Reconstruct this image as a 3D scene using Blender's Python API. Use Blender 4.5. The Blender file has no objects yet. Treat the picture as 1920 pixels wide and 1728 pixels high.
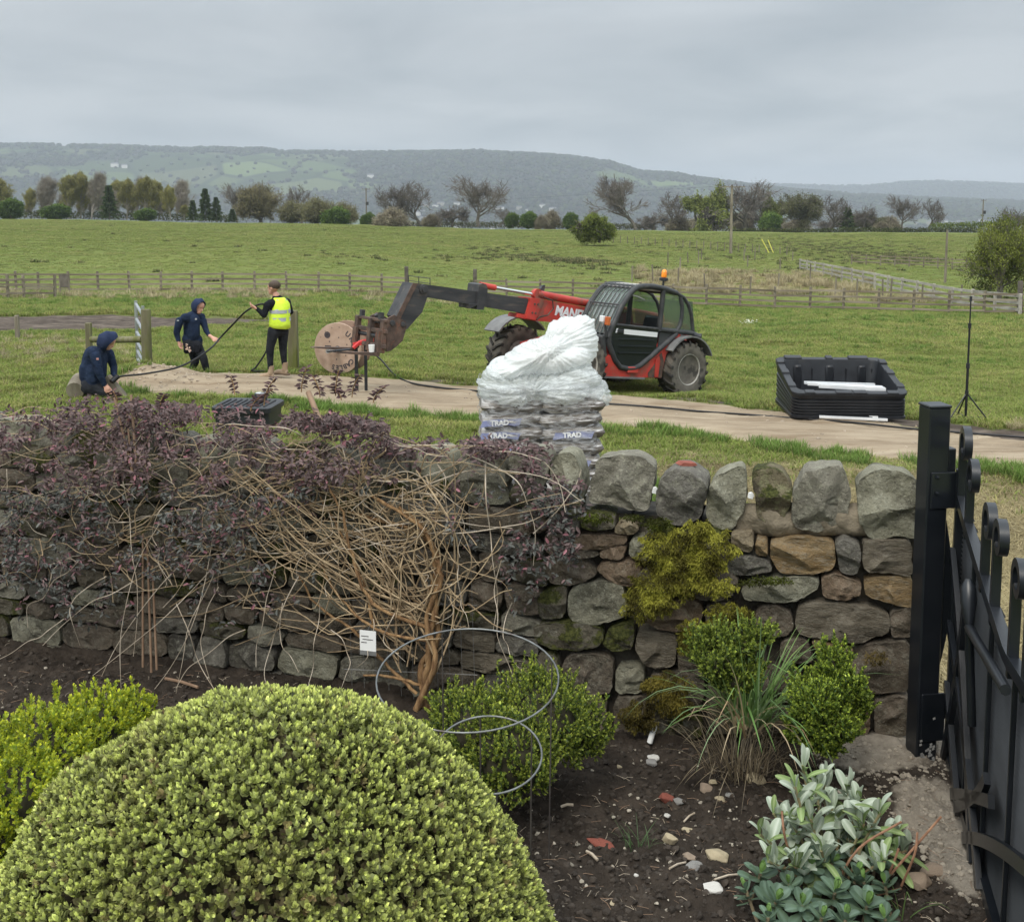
import bpy, math, random
import numpy as np
from mathutils import Vector, Matrix, Euler
R = math.radians
random.seed(7)
rng = np.random.default_rng(11)
scn = bpy.context.scene
COL = scn.collection

# ------------------------------------------------------------------ camera
FPX, OX, OY, PITCH = 2000.0, 960.0, 595.0, R(6.0)
CAMZ = 3.1
cam_d = bpy.data.cameras.new('camera')
cam = bpy.data.objects.new('camera', cam_d); COL.objects.link(cam)
cam.location = (0, 0, CAMZ)
cam.rotation_euler = (R(90) - PITCH, 0, 0)
cam_d.sensor_width = 36; cam_d.lens = 36 * FPX / 1920
cam_d.shift_y = -(864 - OY) / 1920
cam_d.clip_start = 0.05; cam_d.clip_end = 30000
scn.camera = cam

# ------------------------------------------------------------------ sky: overcast
SUN_EL, SUN_ROT = R(52), R(205)
w = bpy.data.worlds.new("World"); scn.world = w; w.use_nodes = True
nt = w.node_tree; nt.nodes.clear()
def wn(t, **k):
    n = nt.nodes.new(t)
    for a, b in k.items(): setattr(n, a, b)
    return n
wo = wn('ShaderNodeOutputWorld'); bg1 = wn('ShaderNodeBackground'); bg2 = wn('ShaderNodeBackground'); mx = wn('ShaderNodeMixShader')
sky = wn('ShaderNodeTexSky', sky_type='NISHITA', sun_disc=False, sun_elevation=SUN_EL, sun_rotation=SUN_ROT)
nt.links.new(sky.outputs[0], bg1.inputs[0]); bg1.inputs[1].default_value = 0.1
tc = wn('ShaderNodeTexCoord'); sp = wn('ShaderNodeSeparateXYZ'); nt.links.new(tc.outputs['Generated'], sp.inputs[0])
def wmath(op, a, b=None, c=None):
    n = wn('ShaderNodeMath', operation=op)
    for i, v in enumerate((a, b, c)):
        if v is None: continue
        if isinstance(v, (int, float)): n.inputs[i].default_value = v
        else: nt.links.new(v, n.inputs[i])
    return n.outputs[0]
zc = wmath('MAXIMUM', sp.outputs['Z'], 0.0)
den = wmath('ADD', zc, 0.16)
cb = wn('ShaderNodeCombineXYZ')
nt.links.new(wmath('DIVIDE', sp.outputs['X'], den), cb.inputs[0])
nt.links.new(wmath('DIVIDE', sp.outputs['Y'], den), cb.inputs[1])
nz = wn('ShaderNodeTexNoise'); nz.inputs['Scale'].default_value = 0.95; nz.inputs['Detail'].default_value = 5; nz.inputs['Roughness'].default_value = 0.5
nz.inputs['Distortion'].default_value = 0.35
nt.links.new(cb.outputs[0], nz.inputs['Vector'])
rp = wn('ShaderNodeValToRGB'); nt.links.new(nz.outputs[0], rp.inputs[0])
rp.color_ramp.elements[0].position = 0.36; rp.color_ramp.elements[0].color = (0.315, 0.35, 0.375, 1)
rp.color_ramp.elements[1].position = 0.64; rp.color_ramp.elements[1].color = (0.455, 0.482, 0.50, 1)
# an overcast sky is about three times brighter overhead than at the horizon
zb = wn('ShaderNodeMapRange'); zb.inputs['From Min'].default_value = 0.16; zb.inputs['From Max'].default_value = 0.95
zb.inputs['To Min'].default_value = 1.0; zb.inputs['To Max'].default_value = 4.4
nt.links.new(zc, zb.inputs['Value'])
nt.links.new(rp.outputs[0], bg2.inputs[0]); nt.links.new(zb.outputs[0], bg2.inputs[1])
mx.inputs[0].default_value = 0.93
nt.links.new(bg1.outputs[0], mx.inputs[1]); nt.links.new(bg2.outputs[0], mx.inputs[2]); nt.links.new(mx.outputs[0], wo.inputs[0])

sun_d = bpy.data.lights.new('sun', 'SUN'); sun = bpy.data.objects.new('sun', sun_d); COL.objects.link(sun)
sun_d.energy = 1.5; sun_d.angle = R(28); sun_d.color = (1.0, 0.93, 0.82)
az = SUN_ROT
sd = Vector((math.sin(az) * math.cos(SUN_EL), math.cos(az) * math.cos(SUN_EL), math.sin(SUN_EL)))
sun.rotation_euler = sd.to_track_quat('Z', 'Y').to_euler()

vs = scn.view_settings
scn.display_settings.display_device = 'sRGB'
vs.view_transform = 'Standard'; vs.look = 'None'; vs.exposure = 0.36; vs.gamma = 1; vs.use_curve_mapping = False
scn.cycles.max_bounces = 8; scn.cycles.diffuse_bounces = 3; scn.cycles.glossy_bounces = 2
scn.cycles.transmission_bounces = 5; scn.cycles.transparent_max_bounces = 10; scn.cycles.volume_bounces = 0
scn.cycles.use_denoising = True
try: scn.cycles.sample_clamp_indirect = 4
except Exception: pass

# ------------------------------------------------------------------ where a pixel of the 1920 x 1728 view lies
CP, SP = math.cos(PITCH), math.sin(PITCH)
def ray(px, py):
    v = (px - OX) / FPX; q = -(py - OY) / FPX
    return Vector((v, CP + q * SP, -SP + q * CP))
def at(px, py, Y):
    d = ray(px, py); k = Y / d.y
    return Vector((d.x * k, Y, CAMZ + d.z * k))
def onz(px, py, z):
    d = ray(px, py); k = (z - CAMZ) / d.z
    return Vector((d.x * k, d.y * k, z))
def project(p):
    q = Vector(p) - Vector((0, 0, CAMZ))
    f = q.y * CP - q.z * SP; u = q.y * SP + q.z * CP
    return (OX + FPX * q.x / f, OY - FPX * u / f, f)

# ------------------------------------------------------------------ noise
def _h(ix, iy, s):
    n = (ix.astype(np.int64) * 374761393 + iy.astype(np.int64) * 668265263 + s * 1442695041) & 0x7fffffff
    n = ((n ^ (n >> 13)) * 1274126177) & 0x7fffffff
    return ((n ^ (n >> 16)) & 0xffff) / 65535.0
def vn(x, y, s=0):
    x = np.asarray(x, float); y = np.asarray(y, float)
    ix = np.floor(x); iy = np.floor(y); fx = x - ix; fy = y - iy
    fx = fx * fx * (3 - 2 * fx); fy = fy * fy * (3 - 2 * fy)
    a = _h(ix, iy, s); b = _h(ix + 1, iy, s); c = _h(ix, iy + 1, s); d = _h(ix + 1, iy + 1, s)
    return (a * (1 - fx) + b * fx) * (1 - fy) + (c * (1 - fx) + d * fx) * fy
def fbm(x, y, o=4, s=0, g=0.5):
    t = 0; a = 1; n = 0
    for i in range(o):
        t = t + a * vn(x * 2 ** i + 17.3 * i, y * 2 ** i - 9.1 * i, s + i); n += a; a *= g
    return t / n
def sstep(a, b, x):
    t = np.clip((np.asarray(x, float) - a) / (b - a), 0, 1); return t * t * (3 - 2 * t)

# ------------------------------------------------------------------ the lie of the land
TPX = np.array([-400, 0, 500, 1000, 1500, 1900, 2400], float)
TD = np.array([3, 5, 7, 9, 13, 16, 19, 22, 30, 60, 120, 250, 330, 520, 1000, 1600, 2600], float)
TZ = np.array([
 [.25, .25, .18, .1, .05, 0, 0, -.1, -.4, -1.7, -1.1, .1, -5, -22, -60, -85, -100],
 [.25, .25, .18, .1, .05, 0, 0, -.1, -.45, -1.78, -1.2, -.05, -5, -22, -60, -85, -100],
 [.2, .2, .15, .1, .05, .02, 0, -.12, -.5, -1.76, -1.6, -1.0, -5, -22, -60, -85, -100],
 [.15, .15, .1, .05, 0, -.1, -.2, -.42, -.9, -2.15, -2.5, -2.5, -6, -22, -60, -85, -100],
 [.1, .1, .05, 0, -.1, -.25, -.48, -.78, -1.2, -2.5, -3.2, -3.2, -7, -22, -60, -85, -100],
 [.5, .5, .3, .08, -.1, -.32, -.55, -.8, -1.3, -2.6, -3.6, -3.3, -7, -22, -60, -85, -100],
 [.5, .5, .4, .1, -.1, -.35, -.6, -.85, -1.3, -2.8, -3.8, -3.4, -7, -22, -60, -85, -100]])
LTD = np.log(TD)
def gz0(x, y):
    x = np.asarray(x, float); y = np.asarray(y, float)
    Y = np.maximum(y, 2.0)
    px = np.clip(OX + FPX * x / Y / 1.0, TPX[0], TPX[-1] - 1e-6)
    l = np.clip(np.log(Y), LTD[0], LTD[-1] - 1e-9)
    i = np.clip(np.searchsorted(TPX, px, side='right') - 1, 0, len(TPX) - 2)
    j = np.clip(np.searchsorted(LTD, l, side='right') - 1, 0, len(TD) - 2)
    a = (px - TPX[i]) / (TPX[i + 1] - TPX[i]); a = a * a * (3 - 2 * a)
    yy = np.exp(l); b = (yy - TD[j]) / (TD[j + 1] - TD[j])
    return (TZ[i, j] * (1 - b) + TZ[i, j + 1] * b) * (1 - a) + (TZ[i + 1, j] * (1 - b) + TZ[i + 1, j + 1] * b) * a
TRACK = np.array([(-6.3, 18.2), (-5.6, 18.3), (-4.6, 18.4), (-2.2, 17.9), (0.6, 17.5), (3.0, 16.7), (5.0, 15.4), (7.2, 13.5), (10, 10.8), (14, 6.5)])
TRW = np.array([0.45, 0.9, 1.25, 1.6, 1.8, 1.75, 1.6, 1.45, 1.5, 1.6])
def track_d(x, y):
    """signed distance outwards from the edge of the track"""
    x = np.asarray(x, float); y = np.asarray(y, float); best = np.full(x.shape, 1e9)
    for k in range(len(TRACK) - 1):
        ax, ay = TRACK[k]; bx, by = TRACK[k + 1]; dx, dy = bx - ax, by - ay
        t = np.clip(((x - ax) * dx + (y - ay) * dy) / (dx * dx + dy * dy), 0, 1)
        d = np.hypot(x - ax - t * dx, y - ay - t * dy) - (TRW[k] * (1 - t) + TRW[k + 1] * t)
        best = np.minimum(best, d)
    return best + (fbm(x * 1.1, y * 1.1, 3, 5) - .5) * .5 + (fbm(x * 4, y * 4, 3, 6) - .5) * .35
def gz(x, y, fine=True):
    z = gz0(x, y); x = np.asarray(x, float); y = np.asarray(y, float)
    if fine:
        t = track_d(x, y); on = sstep(.25, -.15, t); near = sstep(70, 30, y)
        z = z + near * (1 - on) * ((fbm(x * .9, y * .9, 3, 9) - .5) * .16) + on * ((fbm(x * 2.2, y * 2.2, 4, 3) - .5) * .05 - .045 * np.exp(-((t + .62) / .17) ** 2))
        s_ = (x - 1.69) * -.788 + (y - 21.02) * -.616; q_ = (x - 1.69) * .616 - (y - 21.02) * .788; wq = sstep(1.9, .9, np.hypot(s_ / 1.75, q_ / 1.25)); z = z + wq * (-.54 + .119 * s_ - z)
        # spoil heap at the left end of the track
        z = z + .26 * np.exp(-((x + 6.4) / .75) ** 2 - ((y - 18.6) / .55) ** 2) * (.7 + .6 * fbm(x * 5, y * 5, 3, 2)) + .10 * np.exp(-((x + 5.2) / 1.6) ** 2 - ((y - 18.6) / .8) ** 2)
    return z
def G(x, y): return float(gz(np.array([x]), np.array([y]))[0])
def gpt(px, py, lo=6.5, hi=400):
    """the point of the ground seen at a pixel"""
    d = ray(px, py); ys = np.exp(np.linspace(math.log(lo), math.log(hi), 1500))
    xs = d.x / d.y * ys; zs = CAMZ + d.z / d.y * ys; g = gz(xs, ys)
    k = np.nonzero(zs < g)[0]; k = k[0] if len(k) else len(ys) - 1
    return Vector((xs[k], ys[k], g[k]))
SOILZ = 0.57
def soil(x, y):
    x = np.asarray(x, float); y = np.asarray(y, float)
    return SOILZ + (fbm(x * 3, y * 3, 4, 31) - .5) * .1 - .09 * np.exp(-((x - .45) / .75) ** 2 - ((y - 4.9) / .55) ** 2) + .03 * sstep(1.2, 1.8, x)
def S(x, y): return float(soil(np.array([x]), np.array([y]))[0])

# ------------------------------------------------------------------ objects and meshes
def tag(o, label=None, cat=None, group=None, kind=None):
    if label: o['label'] = label
    if cat: o['category'] = cat
    if group: o['group'] = group
    if kind: o['kind'] = kind
    return o
def empty(name, loc=(0, 0, 0), rz=0, label=None, cat=None, group=None):
    o = bpy.data.objects.new(name, None); COL.objects.link(o); o.location = loc; o.rotation_euler = (0, 0, rz)
    o.empty_display_size = .1
    return tag(o, label, cat, group)
def link(name, me, parent=None, loc=None, rot=None, scale=None, mat=None):
    o = bpy.data.objects.new(name, me); COL.objects.link(o)
    if parent is not None: o.parent = parent
    if loc is not None: o.location = loc
    if rot is not None: o.rotation_euler = rot
    if scale is not None: o.scale = (scale,) * 3 if isinstance(scale, (int, float)) else scale
    if mat is not None:
        if not me.materials: me.materials.append(mat)
    return o
def copy_tree(o, parent=None):
    c = o.copy(); COL.objects.link(c)
    if parent is not None: c.parent = parent
    for ch in list(o.children): copy_tree(ch, c)
    return c
def np_mesh(name, V, F, mat=None, smooth=False, col=None):
    """V (n,3), F (m,3 or 4) arrays -> mesh; col (n,3) point colours"""
    V = np.ascontiguousarray(V, np.float32); F = np.ascontiguousarray(F, np.int32)
    me = bpy.data.meshes.new(name); k = F.shape[1]
    me.vertices.add(len(V)); me.vertices.foreach_set('co', V.ravel())
    me.loops.add(F.size); me.loops.foreach_set('vertex_index', F.ravel())
    me.polygons.add(len(F)); me.polygons.foreach_set('loop_start', np.arange(0, F.size, k, dtype=np.int32))
    me.polygons.foreach_set('loop_total', np.full(len(F), k, np.int32))
    if smooth: me.polygons.foreach_set('use_smooth', np.ones(len(F), bool))
    me.update(calc_edges=True)
    if col is not None:
        a = me.color_attributes.new('Col', 'FLOAT_COLOR', 'POINT')
        c = np.ones((len(V), 4), np.float32); c[:, :3] = col; a.data.foreach_set('color', c.ravel())
    if mat: me.materials.append(mat)
    return me
class MB:
    """collects shapes; build() links them as one mesh object"""
    def __init__(s): s.v = []; s.f = []; s.m = []; s.cur = 0
    def add(s, V, F):
        b = len(s.v); s.v += [tuple(p) for p in V]; s.f += [tuple(b + i for i in f) for f in F]; s.m += [s.cur] * len(F); return s
    def box(s, c, d, M=None, bev=0.0):
        x, y, z = d[0] / 2, d[1] / 2, d[2] / 2; c = Vector(c)
        if bev <= 0:
            P = [Vector(p) for p in ((-x, -y, -z), (x, -y, -z), (x, y, -z), (-x, y, -z), (-x, -y, z), (x, -y, z), (x, y, z), (-x, y, z))]
            Fc = [(0, 3, 2, 1), (4, 5, 6, 7), (0, 1, 5, 4), (1, 2, 6, 5), (2, 3, 7, 6), (3, 0, 4, 7)]
        else:
            b = min(bev, x * .9, y * .9, z * .9); P = []; idx = {}
            for sx in (-1, 1):
                for sy in (-1, 1):
                    for sz in (-1, 1):
                        idx[(sx, sy, sz)] = len(P)
                        P += [Vector((sx * x, sy * (y - b), sz * (z - b))), Vector((sx * (x - b), sy * y, sz * (z - b))), Vector((sx * (x - b), sy * (y - b), sz * z))]
            Fc = []
            g = lambda a, b_, c_, k: idx[(a, b_, c_)] + k
            for sg in (-1, 1):
                q = [g(sg, -1, -1, 0), g(sg, 1, -1, 0), g(sg, 1, 1, 0), g(sg, -1, 1, 0)]; Fc.append(q if sg > 0 else q[::-1])
                q = [g(-1, sg, -1, 1), g(-1, sg, 1, 1), g(1, sg, 1, 1), g(1, sg, -1, 1)]; Fc.append(q if sg > 0 else q[::-1])
                q = [g(-1, -1, sg, 2), g(1, -1, sg, 2), g(1, 1, sg, 2), g(-1, 1, sg, 2)]; Fc.append(q if sg > 0 else q[::-1])
            for a in (-1, 1):
                for b_ in (-1, 1):
                    q = [g(a, b_, -1, 0), g(a, b_, -1, 1), g(a, b_, 1, 1), g(a, b_, 1, 0)]; Fc.append(q if a * b_ > 0 else q[::-1])
                    q = [g(a, -1, b_, 2), g(a, -1, b_, 0), g(a, 1, b_, 0), g(a, 1, b_, 2)]; Fc.append(q if a * b_ < 0 else q[::-1])
                    q = [g(-1, a, b_, 1), g(-1, a, b_, 2), g(1, a, b_, 2), g(1, a, b_, 1)]; Fc.append(q if a * b_ < 0 else q[::-1])
                    for c_ in (-1, 1):
                        q = [g(a, b_, c_, 0), g(a, b_, c_, 1), g(a, b_, c_, 2)]; Fc.append(q if a * b_ * c_ > 0 else q[::-1])
        if M is not None: P = [M @ p for p in P]
        return s.add([p + c for p in P], Fc)
    def tube(s, pts, r, n=8, cap=True, ry=None):
        pts = [Vector(p) for p in pts]; m = len(pts)
        if not hasattr(r, '__len__'): r = [r] * m
        V = []; ref = None
        for i, p in enumerate(pts):
            t = (pts[min(i + 1, m - 1)] - pts[max(i - 1, 0)])
            if t.length < 1e-9: t = Vector((0, 0, 1))
            t.normalize()
            if ref is None:
                ref = Vector((0, 0, 1)) if abs(t.z) < .9 else Vector((1, 0, 0))
            a = (ref - t * ref.dot(t))
            if a.length < 1e-6: a = t.orthogonal()
            a.normalize(); ref = a; b = t.cross(a)
            for k in range(n):
                an = 2 * math.pi * k / n
                V.append(p + (a * math.cos(an) + b * math.sin(an) * (1 if ry is None else ry)) * r[i])
        F = []
        for i in range(m - 1):
            for k in range(n):
                k2 = (k + 1) % n; F.append((i * n + k, i * n + k2, (i + 1) * n + k2, (i + 1) * n + k))
        if cap: F.append(tuple(range(n))[::-1]); F.append(tuple((m - 1) * n + k for k in range(n)))
        return s.add(V, F)
    def lathe(s, prof, n=24, M=None, c=(0, 0, 0)):
        """prof: (r, h) pairs turned about local z"""
        V = []; c = Vector(c)
        for (r, h) in prof:
            for k in range(n):
                a = 2 * math.pi * k / n; V.append(Vector((r * math.cos(a), r * math.sin(a), h)))
        F = []
        for i in range(len(prof) - 1):
            for k in range(n):
                k2 = (k + 1) % n; F.append((i * n + k, i * n + k2, (i + 1) * n + k2, (i + 1) * n + k))
        F.append(tuple(range(n))[::-1]); F.append(tuple((len(prof) - 1) * n + k for k in range(n)))
        if M is not None: V = [M @ p for p in V]
        return s.add([p + c for p in V], F)
    def prism(s, poly, y0, y1, M=None, c=(0, 0, 0)):
        """poly in local x,z pushed along local y"""
        n = len(poly); V = [Vector((a, y0, b)) for a, b in poly] + [Vector((a, y1, b)) for a, b in poly]
        F = [tuple(range(n)), tuple(range(2 * n - 1, n - 1, -1))] + [(i, n + i, n + (i + 1) % n, (i + 1) % n) for i in range(n)]
        if M is not None: V = [M @ p for p in V]
        c = Vector(c); return s.add([p + c for p in V], F)
    def strip(s, line, wd, y0, y1, closed=False):
        """a bar of width wd following line (x,z points), from y0 to y1"""
        n = len(line); A = []; B = []
        for i in range(n):
            if closed: p, q = Vector(line[i - 1]), Vector(line[(i + 1) % n])
            else: p, q = Vector(line[max(i - 1, 0)]), Vector(line[min(i + 1, n - 1)])
            t = (q - p); t.normalize(); nn = Vector((-t.y, t.x)) * wd / 2
            A.append(Vector(line[i]) + nn); B.append(Vector(line[i]) - nn)
        V = [(a.x, y0, a.y) for a in A] + [(b.x, y0, b.y) for b in B] + [(a.x, y1, a.y) for a in A] + [(b.x, y1, b.y) for b in B]
        F = []
        for i in range(n if closed else n - 1):
            j = (i + 1) % n
            F += [(i, n + i, n + j, j), (2 * n + i, 2 * n + j, 3 * n + j, 3 * n + i), (i, j, 2 * n + j, 2 * n + i), (n + i, 3 * n + i, 3 * n + j, n + j)]
        if not closed: F += [(0, 2 * n, 3 * n, n), (n - 1, 2 * n - 1, 4 * n - 1, 3 * n - 1)]
        return s.add(V, F)
    def ell(s, c, r, n=12, m=8, M=None):
        V = []; c = Vector(c)
        for i in range(m + 1):
            th = math.pi * i / m
            for k in range(n):
                a = 2 * math.pi * k / n
                V.append(Vector((r[0] * math.sin(th) * math.cos(a), r[1] * math.sin(th) * math.sin(a), r[2] * math.cos(th))))
        F = [(i * n + k, (i + 1) * n + k, (i + 1) * n + (k + 1) % n, i * n + (k + 1) % n) for i in range(m) for k in range(n)]
        if M is not None: V = [M @ p for p in V]
        return s.add([p + c for p in V], F)
    def mesh(s, name, mats, smooth=None, fix=True):
        me = bpy.data.meshes.new(name); me.from_pydata(s.v, [], s.f)
        if not isinstance(mats, (list, tuple)): mats = [mats]
        for m in mats: me.materials.append(m)
        if len(mats) > 1: me.polygons.foreach_set('material_index', s.m)
        if fix:
            import bmesh
            b = bmesh.new(); b.from_mesh(me); bmesh.ops.recalc_face_normals(b, faces=b.faces); b.to_mesh(me); b.free()
        if smooth is not None:
            me.polygons.foreach_set('use_smooth', [True] * len(me.polygons))
            if smooth < 179: me.set_sharp_from_angle(angle=R(smooth))
        me.update(); return me
    def build(s, name, mats, parent=None, smooth=None, **k):
        return link(name, s.mesh(name, mats, smooth), parent, **k)
def text_mesh(txt, size, mat, bold=0.0, ext=0.002, space=1.0, shear=0.0):
    c = bpy.data.curves.new('lettering', 'FONT'); c.body = txt; c.size = size; c.extrude = ext; c.offset = bold; c.space_character = space; c.shear = shear
    c.align_x = 'CENTER'; c.align_y = 'CENTER'; c.resolution_u = 3
    o = bpy.data.objects.new('lettering', c); COL.objects.link(o)
    dg = bpy.context.evaluated_depsgraph_get(); me = bpy.data.meshes.new_from_object(o.evaluated_get(dg))
    bpy.data.objects.remove(o); bpy.data.curves.remove(c)
    me.materials.clear(); me.materials.append(mat); me.name = 'lettering'
    return me
def remesh(me, voxel, smooth_it=2):
    """one continuous skin over everything in me"""
    o = bpy.data.objects.new('tmp', me); COL.objects.link(o)
    m = o.modifiers.new('r', 'REMESH'); m.mode = 'VOXEL'; m.voxel_size = voxel
    if smooth_it: q = o.modifiers.new('s', 'SMOOTH'); q.factor = .5; q.iterations = smooth_it
    dg = bpy.context.evaluated_depsgraph_get(); out = bpy.data.meshes.new_from_object(o.evaluated_get(dg))
    bpy.data.objects.remove(o); out.polygons.foreach_set('use_smooth', [True] * len(out.polygons)); return out

# ------------------------------------------------------------------ materials
def mat_nodes(name):
    m = bpy.data.materials.new(name); m.use_nodes = True; t = m.node_tree
    b = t.nodes['Principled BSDF']; return m, t, b
def rgb(c): return (c[0], c[1], c[2], 1)
def mat(name, c1, c2=None, scale=8, rough=.7, metal=0, bump=0, bscale=None, detail=5, lo=.35, hi=.65, c3=None, s3=None, p3=(.55, .62), spec=.35, stretch=None, obj_rand=0, coat=0, dist=0.01, attr=None):
    m, t, b = mat_nodes(name); L = t.links
    b.inputs['Roughness'].default_value = rough; b.inputs['Metallic'].default_value = metal
    b.inputs['Specular IOR Level'].default_value = spec
    if coat: b.inputs['Coat Weight'].default_value = coat; b.inputs['Coat Roughness'].default_value = .15
    co = t.nodes.new('ShaderNodeTexCoord'); vec = co.outputs['Object']
    if stretch:
        mp = t.nodes.new('ShaderNodeMapping'); mp.inputs['Scale'].default_value = stretch; L.new(vec, mp.inputs[0]); vec = mp.outputs[0]
    if obj_rand:
        oi = t.nodes.new('ShaderNodeObjectInfo'); ad = t.nodes.new('ShaderNodeVectorMath'); ad.operation = 'ADD'
        sc = t.nodes.new('ShaderNodeVectorMath'); sc.operation = 'SCALE'; sc.inputs['Scale'].default_value = 37.0
        cx = t.nodes.new('ShaderNodeCombineXYZ'); L.new(oi.outputs['Random'], cx.inputs[0]); L.new(oi.outputs['Random'], cx.inputs[1])
        L.new(cx.outputs[0], sc.inputs[0]); L.new(vec, ad.inputs[0]); L.new(sc.outputs[0], ad.inputs[1]); vec = ad.outputs[0]
    def noise(s, d=5, ro=.55):
        n = t.nodes.new('ShaderNodeTexNoise'); n.inputs['Scale'].default_value = s; n.inputs['Detail'].default_value = d; n.inputs['Roughness'].default_value = ro
        L.new(vec, n.inputs['Vector']); return n.outputs[0]
    out = None
    if c2 is None and attr is None: b.inputs['Base Color'].default_value = rgb(c1)
    else:
        n1 = noise(scale, detail)
        if attr:
            at_ = t.nodes.new('ShaderNodeAttribute'); at_.attribute_name = attr
            mxx = t.nodes.new('ShaderNodeMix'); mxx.data_type = 'RGBA'; mxx.blend_type = 'MULTIPLY'; mxx.inputs[0].default_value = 1
            r = t.nodes.new('ShaderNodeValToRGB'); L.new(n1, r.inputs[0])
            r.color_ramp.elements[0].position = lo; r.color_ramp.elements[0].color = rgb(c1); r.color_ramp.elements[1].position = hi; r.color_ramp.elements[1].color = rgb(c2 or c1)
            L.new(at_.outputs['Color'], mxx.inputs[6]); L.new(r.outputs[0], mxx.inputs[7]); out = mxx.outputs[2]
        else:
            r = t.nodes.new('ShaderNodeValToRGB'); L.new(n1, r.inputs[0])
            r.color_ramp.elements[0].position = lo; r.color_ramp.elements[0].color = rgb(c1); r.color_ramp.elements[1].position = hi; r.color_ramp.elements[1].color = rgb(c2)
            out = r.outputs[0]
        if c3 is not None:
            n3 = noise(s3 or scale * .4, 6); mr = t.nodes.new('ShaderNodeMapRange'); L.new(n3, mr.inputs[0])
            mr.inputs['From Min'].default_value = p3[0]; mr.inputs['From Max'].default_value = p3[1]
            mm = t.nodes.new('ShaderNodeMix'); mm.data_type = 'RGBA'; L.new(mr.outputs[0], mm.inputs[0]); L.new(out, mm.inputs[6]); mm.inputs[7].default_value = rgb(c3); out = mm.outputs[2]
        if obj_rand:
            hs = t.nodes.new('ShaderNodeHueSaturation'); L.new(out, hs.inputs['Color'])
            mr = t.nodes.new('ShaderNodeMapRange'); L.new(oi.outputs['Random'], mr.inputs[0]); mr.inputs['To Min'].default_value = 1 - obj_rand; mr.inputs['To Max'].default_value = 1 + obj_rand
            L.new(mr.outputs[0], hs.inputs['Value'])
            out = hs.outputs[0]
        L.new(out, b.inputs['Base Color'])
    if bump:
        bn = t.nodes.new('ShaderNodeBump'); bn.inputs['Strength'].default_value = bump; bn.inputs['Distance'].default_value = dist
        L.new(noise(bscale or scale * 2, 8, .6), bn.inputs['Height']); L.new(bn.outputs[0], b.inputs['Normal'])
    return m
def leafmat(name, tint=(1, 1, 1), trans=.35, rough=.5, spec=.3, rnd=.25):
    """leaf colour comes from the point colours, varied per copy"""
    m, t, b = mat_nodes(name); L = t.links
    a = t.nodes.new('ShaderNodeAttribute'); a.attribute_name = 'Col'
    oi = t.nodes.new('ShaderNodeObjectInfo'); hs = t.nodes.new('ShaderNodeHueSaturation'); L.new(a.outputs['Color'], hs.inputs['Color'])
    mr = t.nodes.new('ShaderNodeMapRange'); L.new(oi.outputs['Random'], mr.inputs[0]); mr.inputs['To Min'].default_value = 1 - rnd; mr.inputs['To Max'].default_value = 1 + rnd
    L.new(mr.outputs[0], hs.inputs['Value'])
    mu = t.nodes.new('ShaderNodeMix'); mu.data_type = 'RGBA'; mu.blend_type = 'MULTIPLY'; mu.inputs[0].default_value = 1; L.new(hs.outputs[0], mu.inputs[6]); mu.inputs[7].default_value = rgb(tint)
    L.new(mu.outputs[2], b.inputs['Base Color']); b.inputs['Roughness'].default_value = rough; b.inputs['Specular IOR Level'].default_value = spec
    tr = t.nodes.new('ShaderNodeBsdfTranslucent'); L.new(mu.outputs[2], tr.inputs[0])
    mxs = t.nodes.new('ShaderNodeMixShader'); mxs.inputs[0].default_value = trans
    L.new(b.outputs[0], mxs.inputs[1]); L.new(tr.outputs[0], mxs.inputs[2]); L.new(mxs.outputs[0], t.nodes['Material Output'].inputs[0])
    return m
M_ = {}
M_['wood'] = mat('weathered_wood', (.13, .11, .08), (.26, .23, .175), 6, .85, bump=.5, bscale=30, stretch=(1, 1, .15), obj_rand=.15)
M_['wood_green'] = mat('mossy_wood', (.11, .10, .055), (.21, .19, .12), 5, .9, c3=(.12, .13, .035), s3=4, p3=(.45, .6), bump=.6, bscale=25, stretch=(1, 1, .2))
M_['rail'] = mat('fence_rail_wood', (.15, .12, .085), (.29, .25, .19), 4, .85, stretch=(.2, 1, 1), obj_rand=.2)
M_['rail_pale'] = mat('pale_rail_wood', (.28, .26, .22), (.46, .43, .38), 4, .85, obj_rand=.15)
M_['steel'] = mat('galvanised_steel', (.36, .38, .39), (.5, .52, .53), 12, .38, metal=.8)
M_['black_gloss'] = mat('black_gate_paint', (.007, .009, .012), (.013, .015, .019), 6, .32, spec=.5, bump=.04, bscale=60)
M_['black_plastic'] = mat('black_plastic', (.012, .013, .016), (.024, .026, .03), 9, .42, spec=.45)
M_['tub'] = mat('dusty_black_plastic', (.008, .009, .012), (.018, .02, .024), 5, .42, spec=.4, c3=(.04, .038, .033), s3=3, p3=(.62, .8))
M_['rubber'] = mat('tyre_rubber', (.022, .021, .019), (.05, .046, .04), 6, .85, c3=(.13, .11, .085), s3=4, p3=(.5, .7), bump=.3, bscale=30)
M_['tyre_side'] = mat('dusty_tyre_side', (.09, .08, .068), (.16, .145, .12), 5, .9, c3=(.05, .046, .04), s3=3)
M_['rim'] = mat('pale_wheel_rim', (.3, .29, .26), (.46, .44, .4), 7, .6, c3=(.15, .12, .09), s3=6, p3=(.55, .7))
M_['red'] = mat('red_machine_paint', (.40, .035, .025), (.52, .055, .04), 4, .5, spec=.45, c3=(.2, .085, .06), s3=3.5, p3=(.5, .68))
M_['red_dull'] = mat('faded_red_paint', (.36, .07, .05), (.46, .11, .08), 5, .6, c3=(.2, .1, .08), s3=6, p3=(.58, .75))
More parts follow.
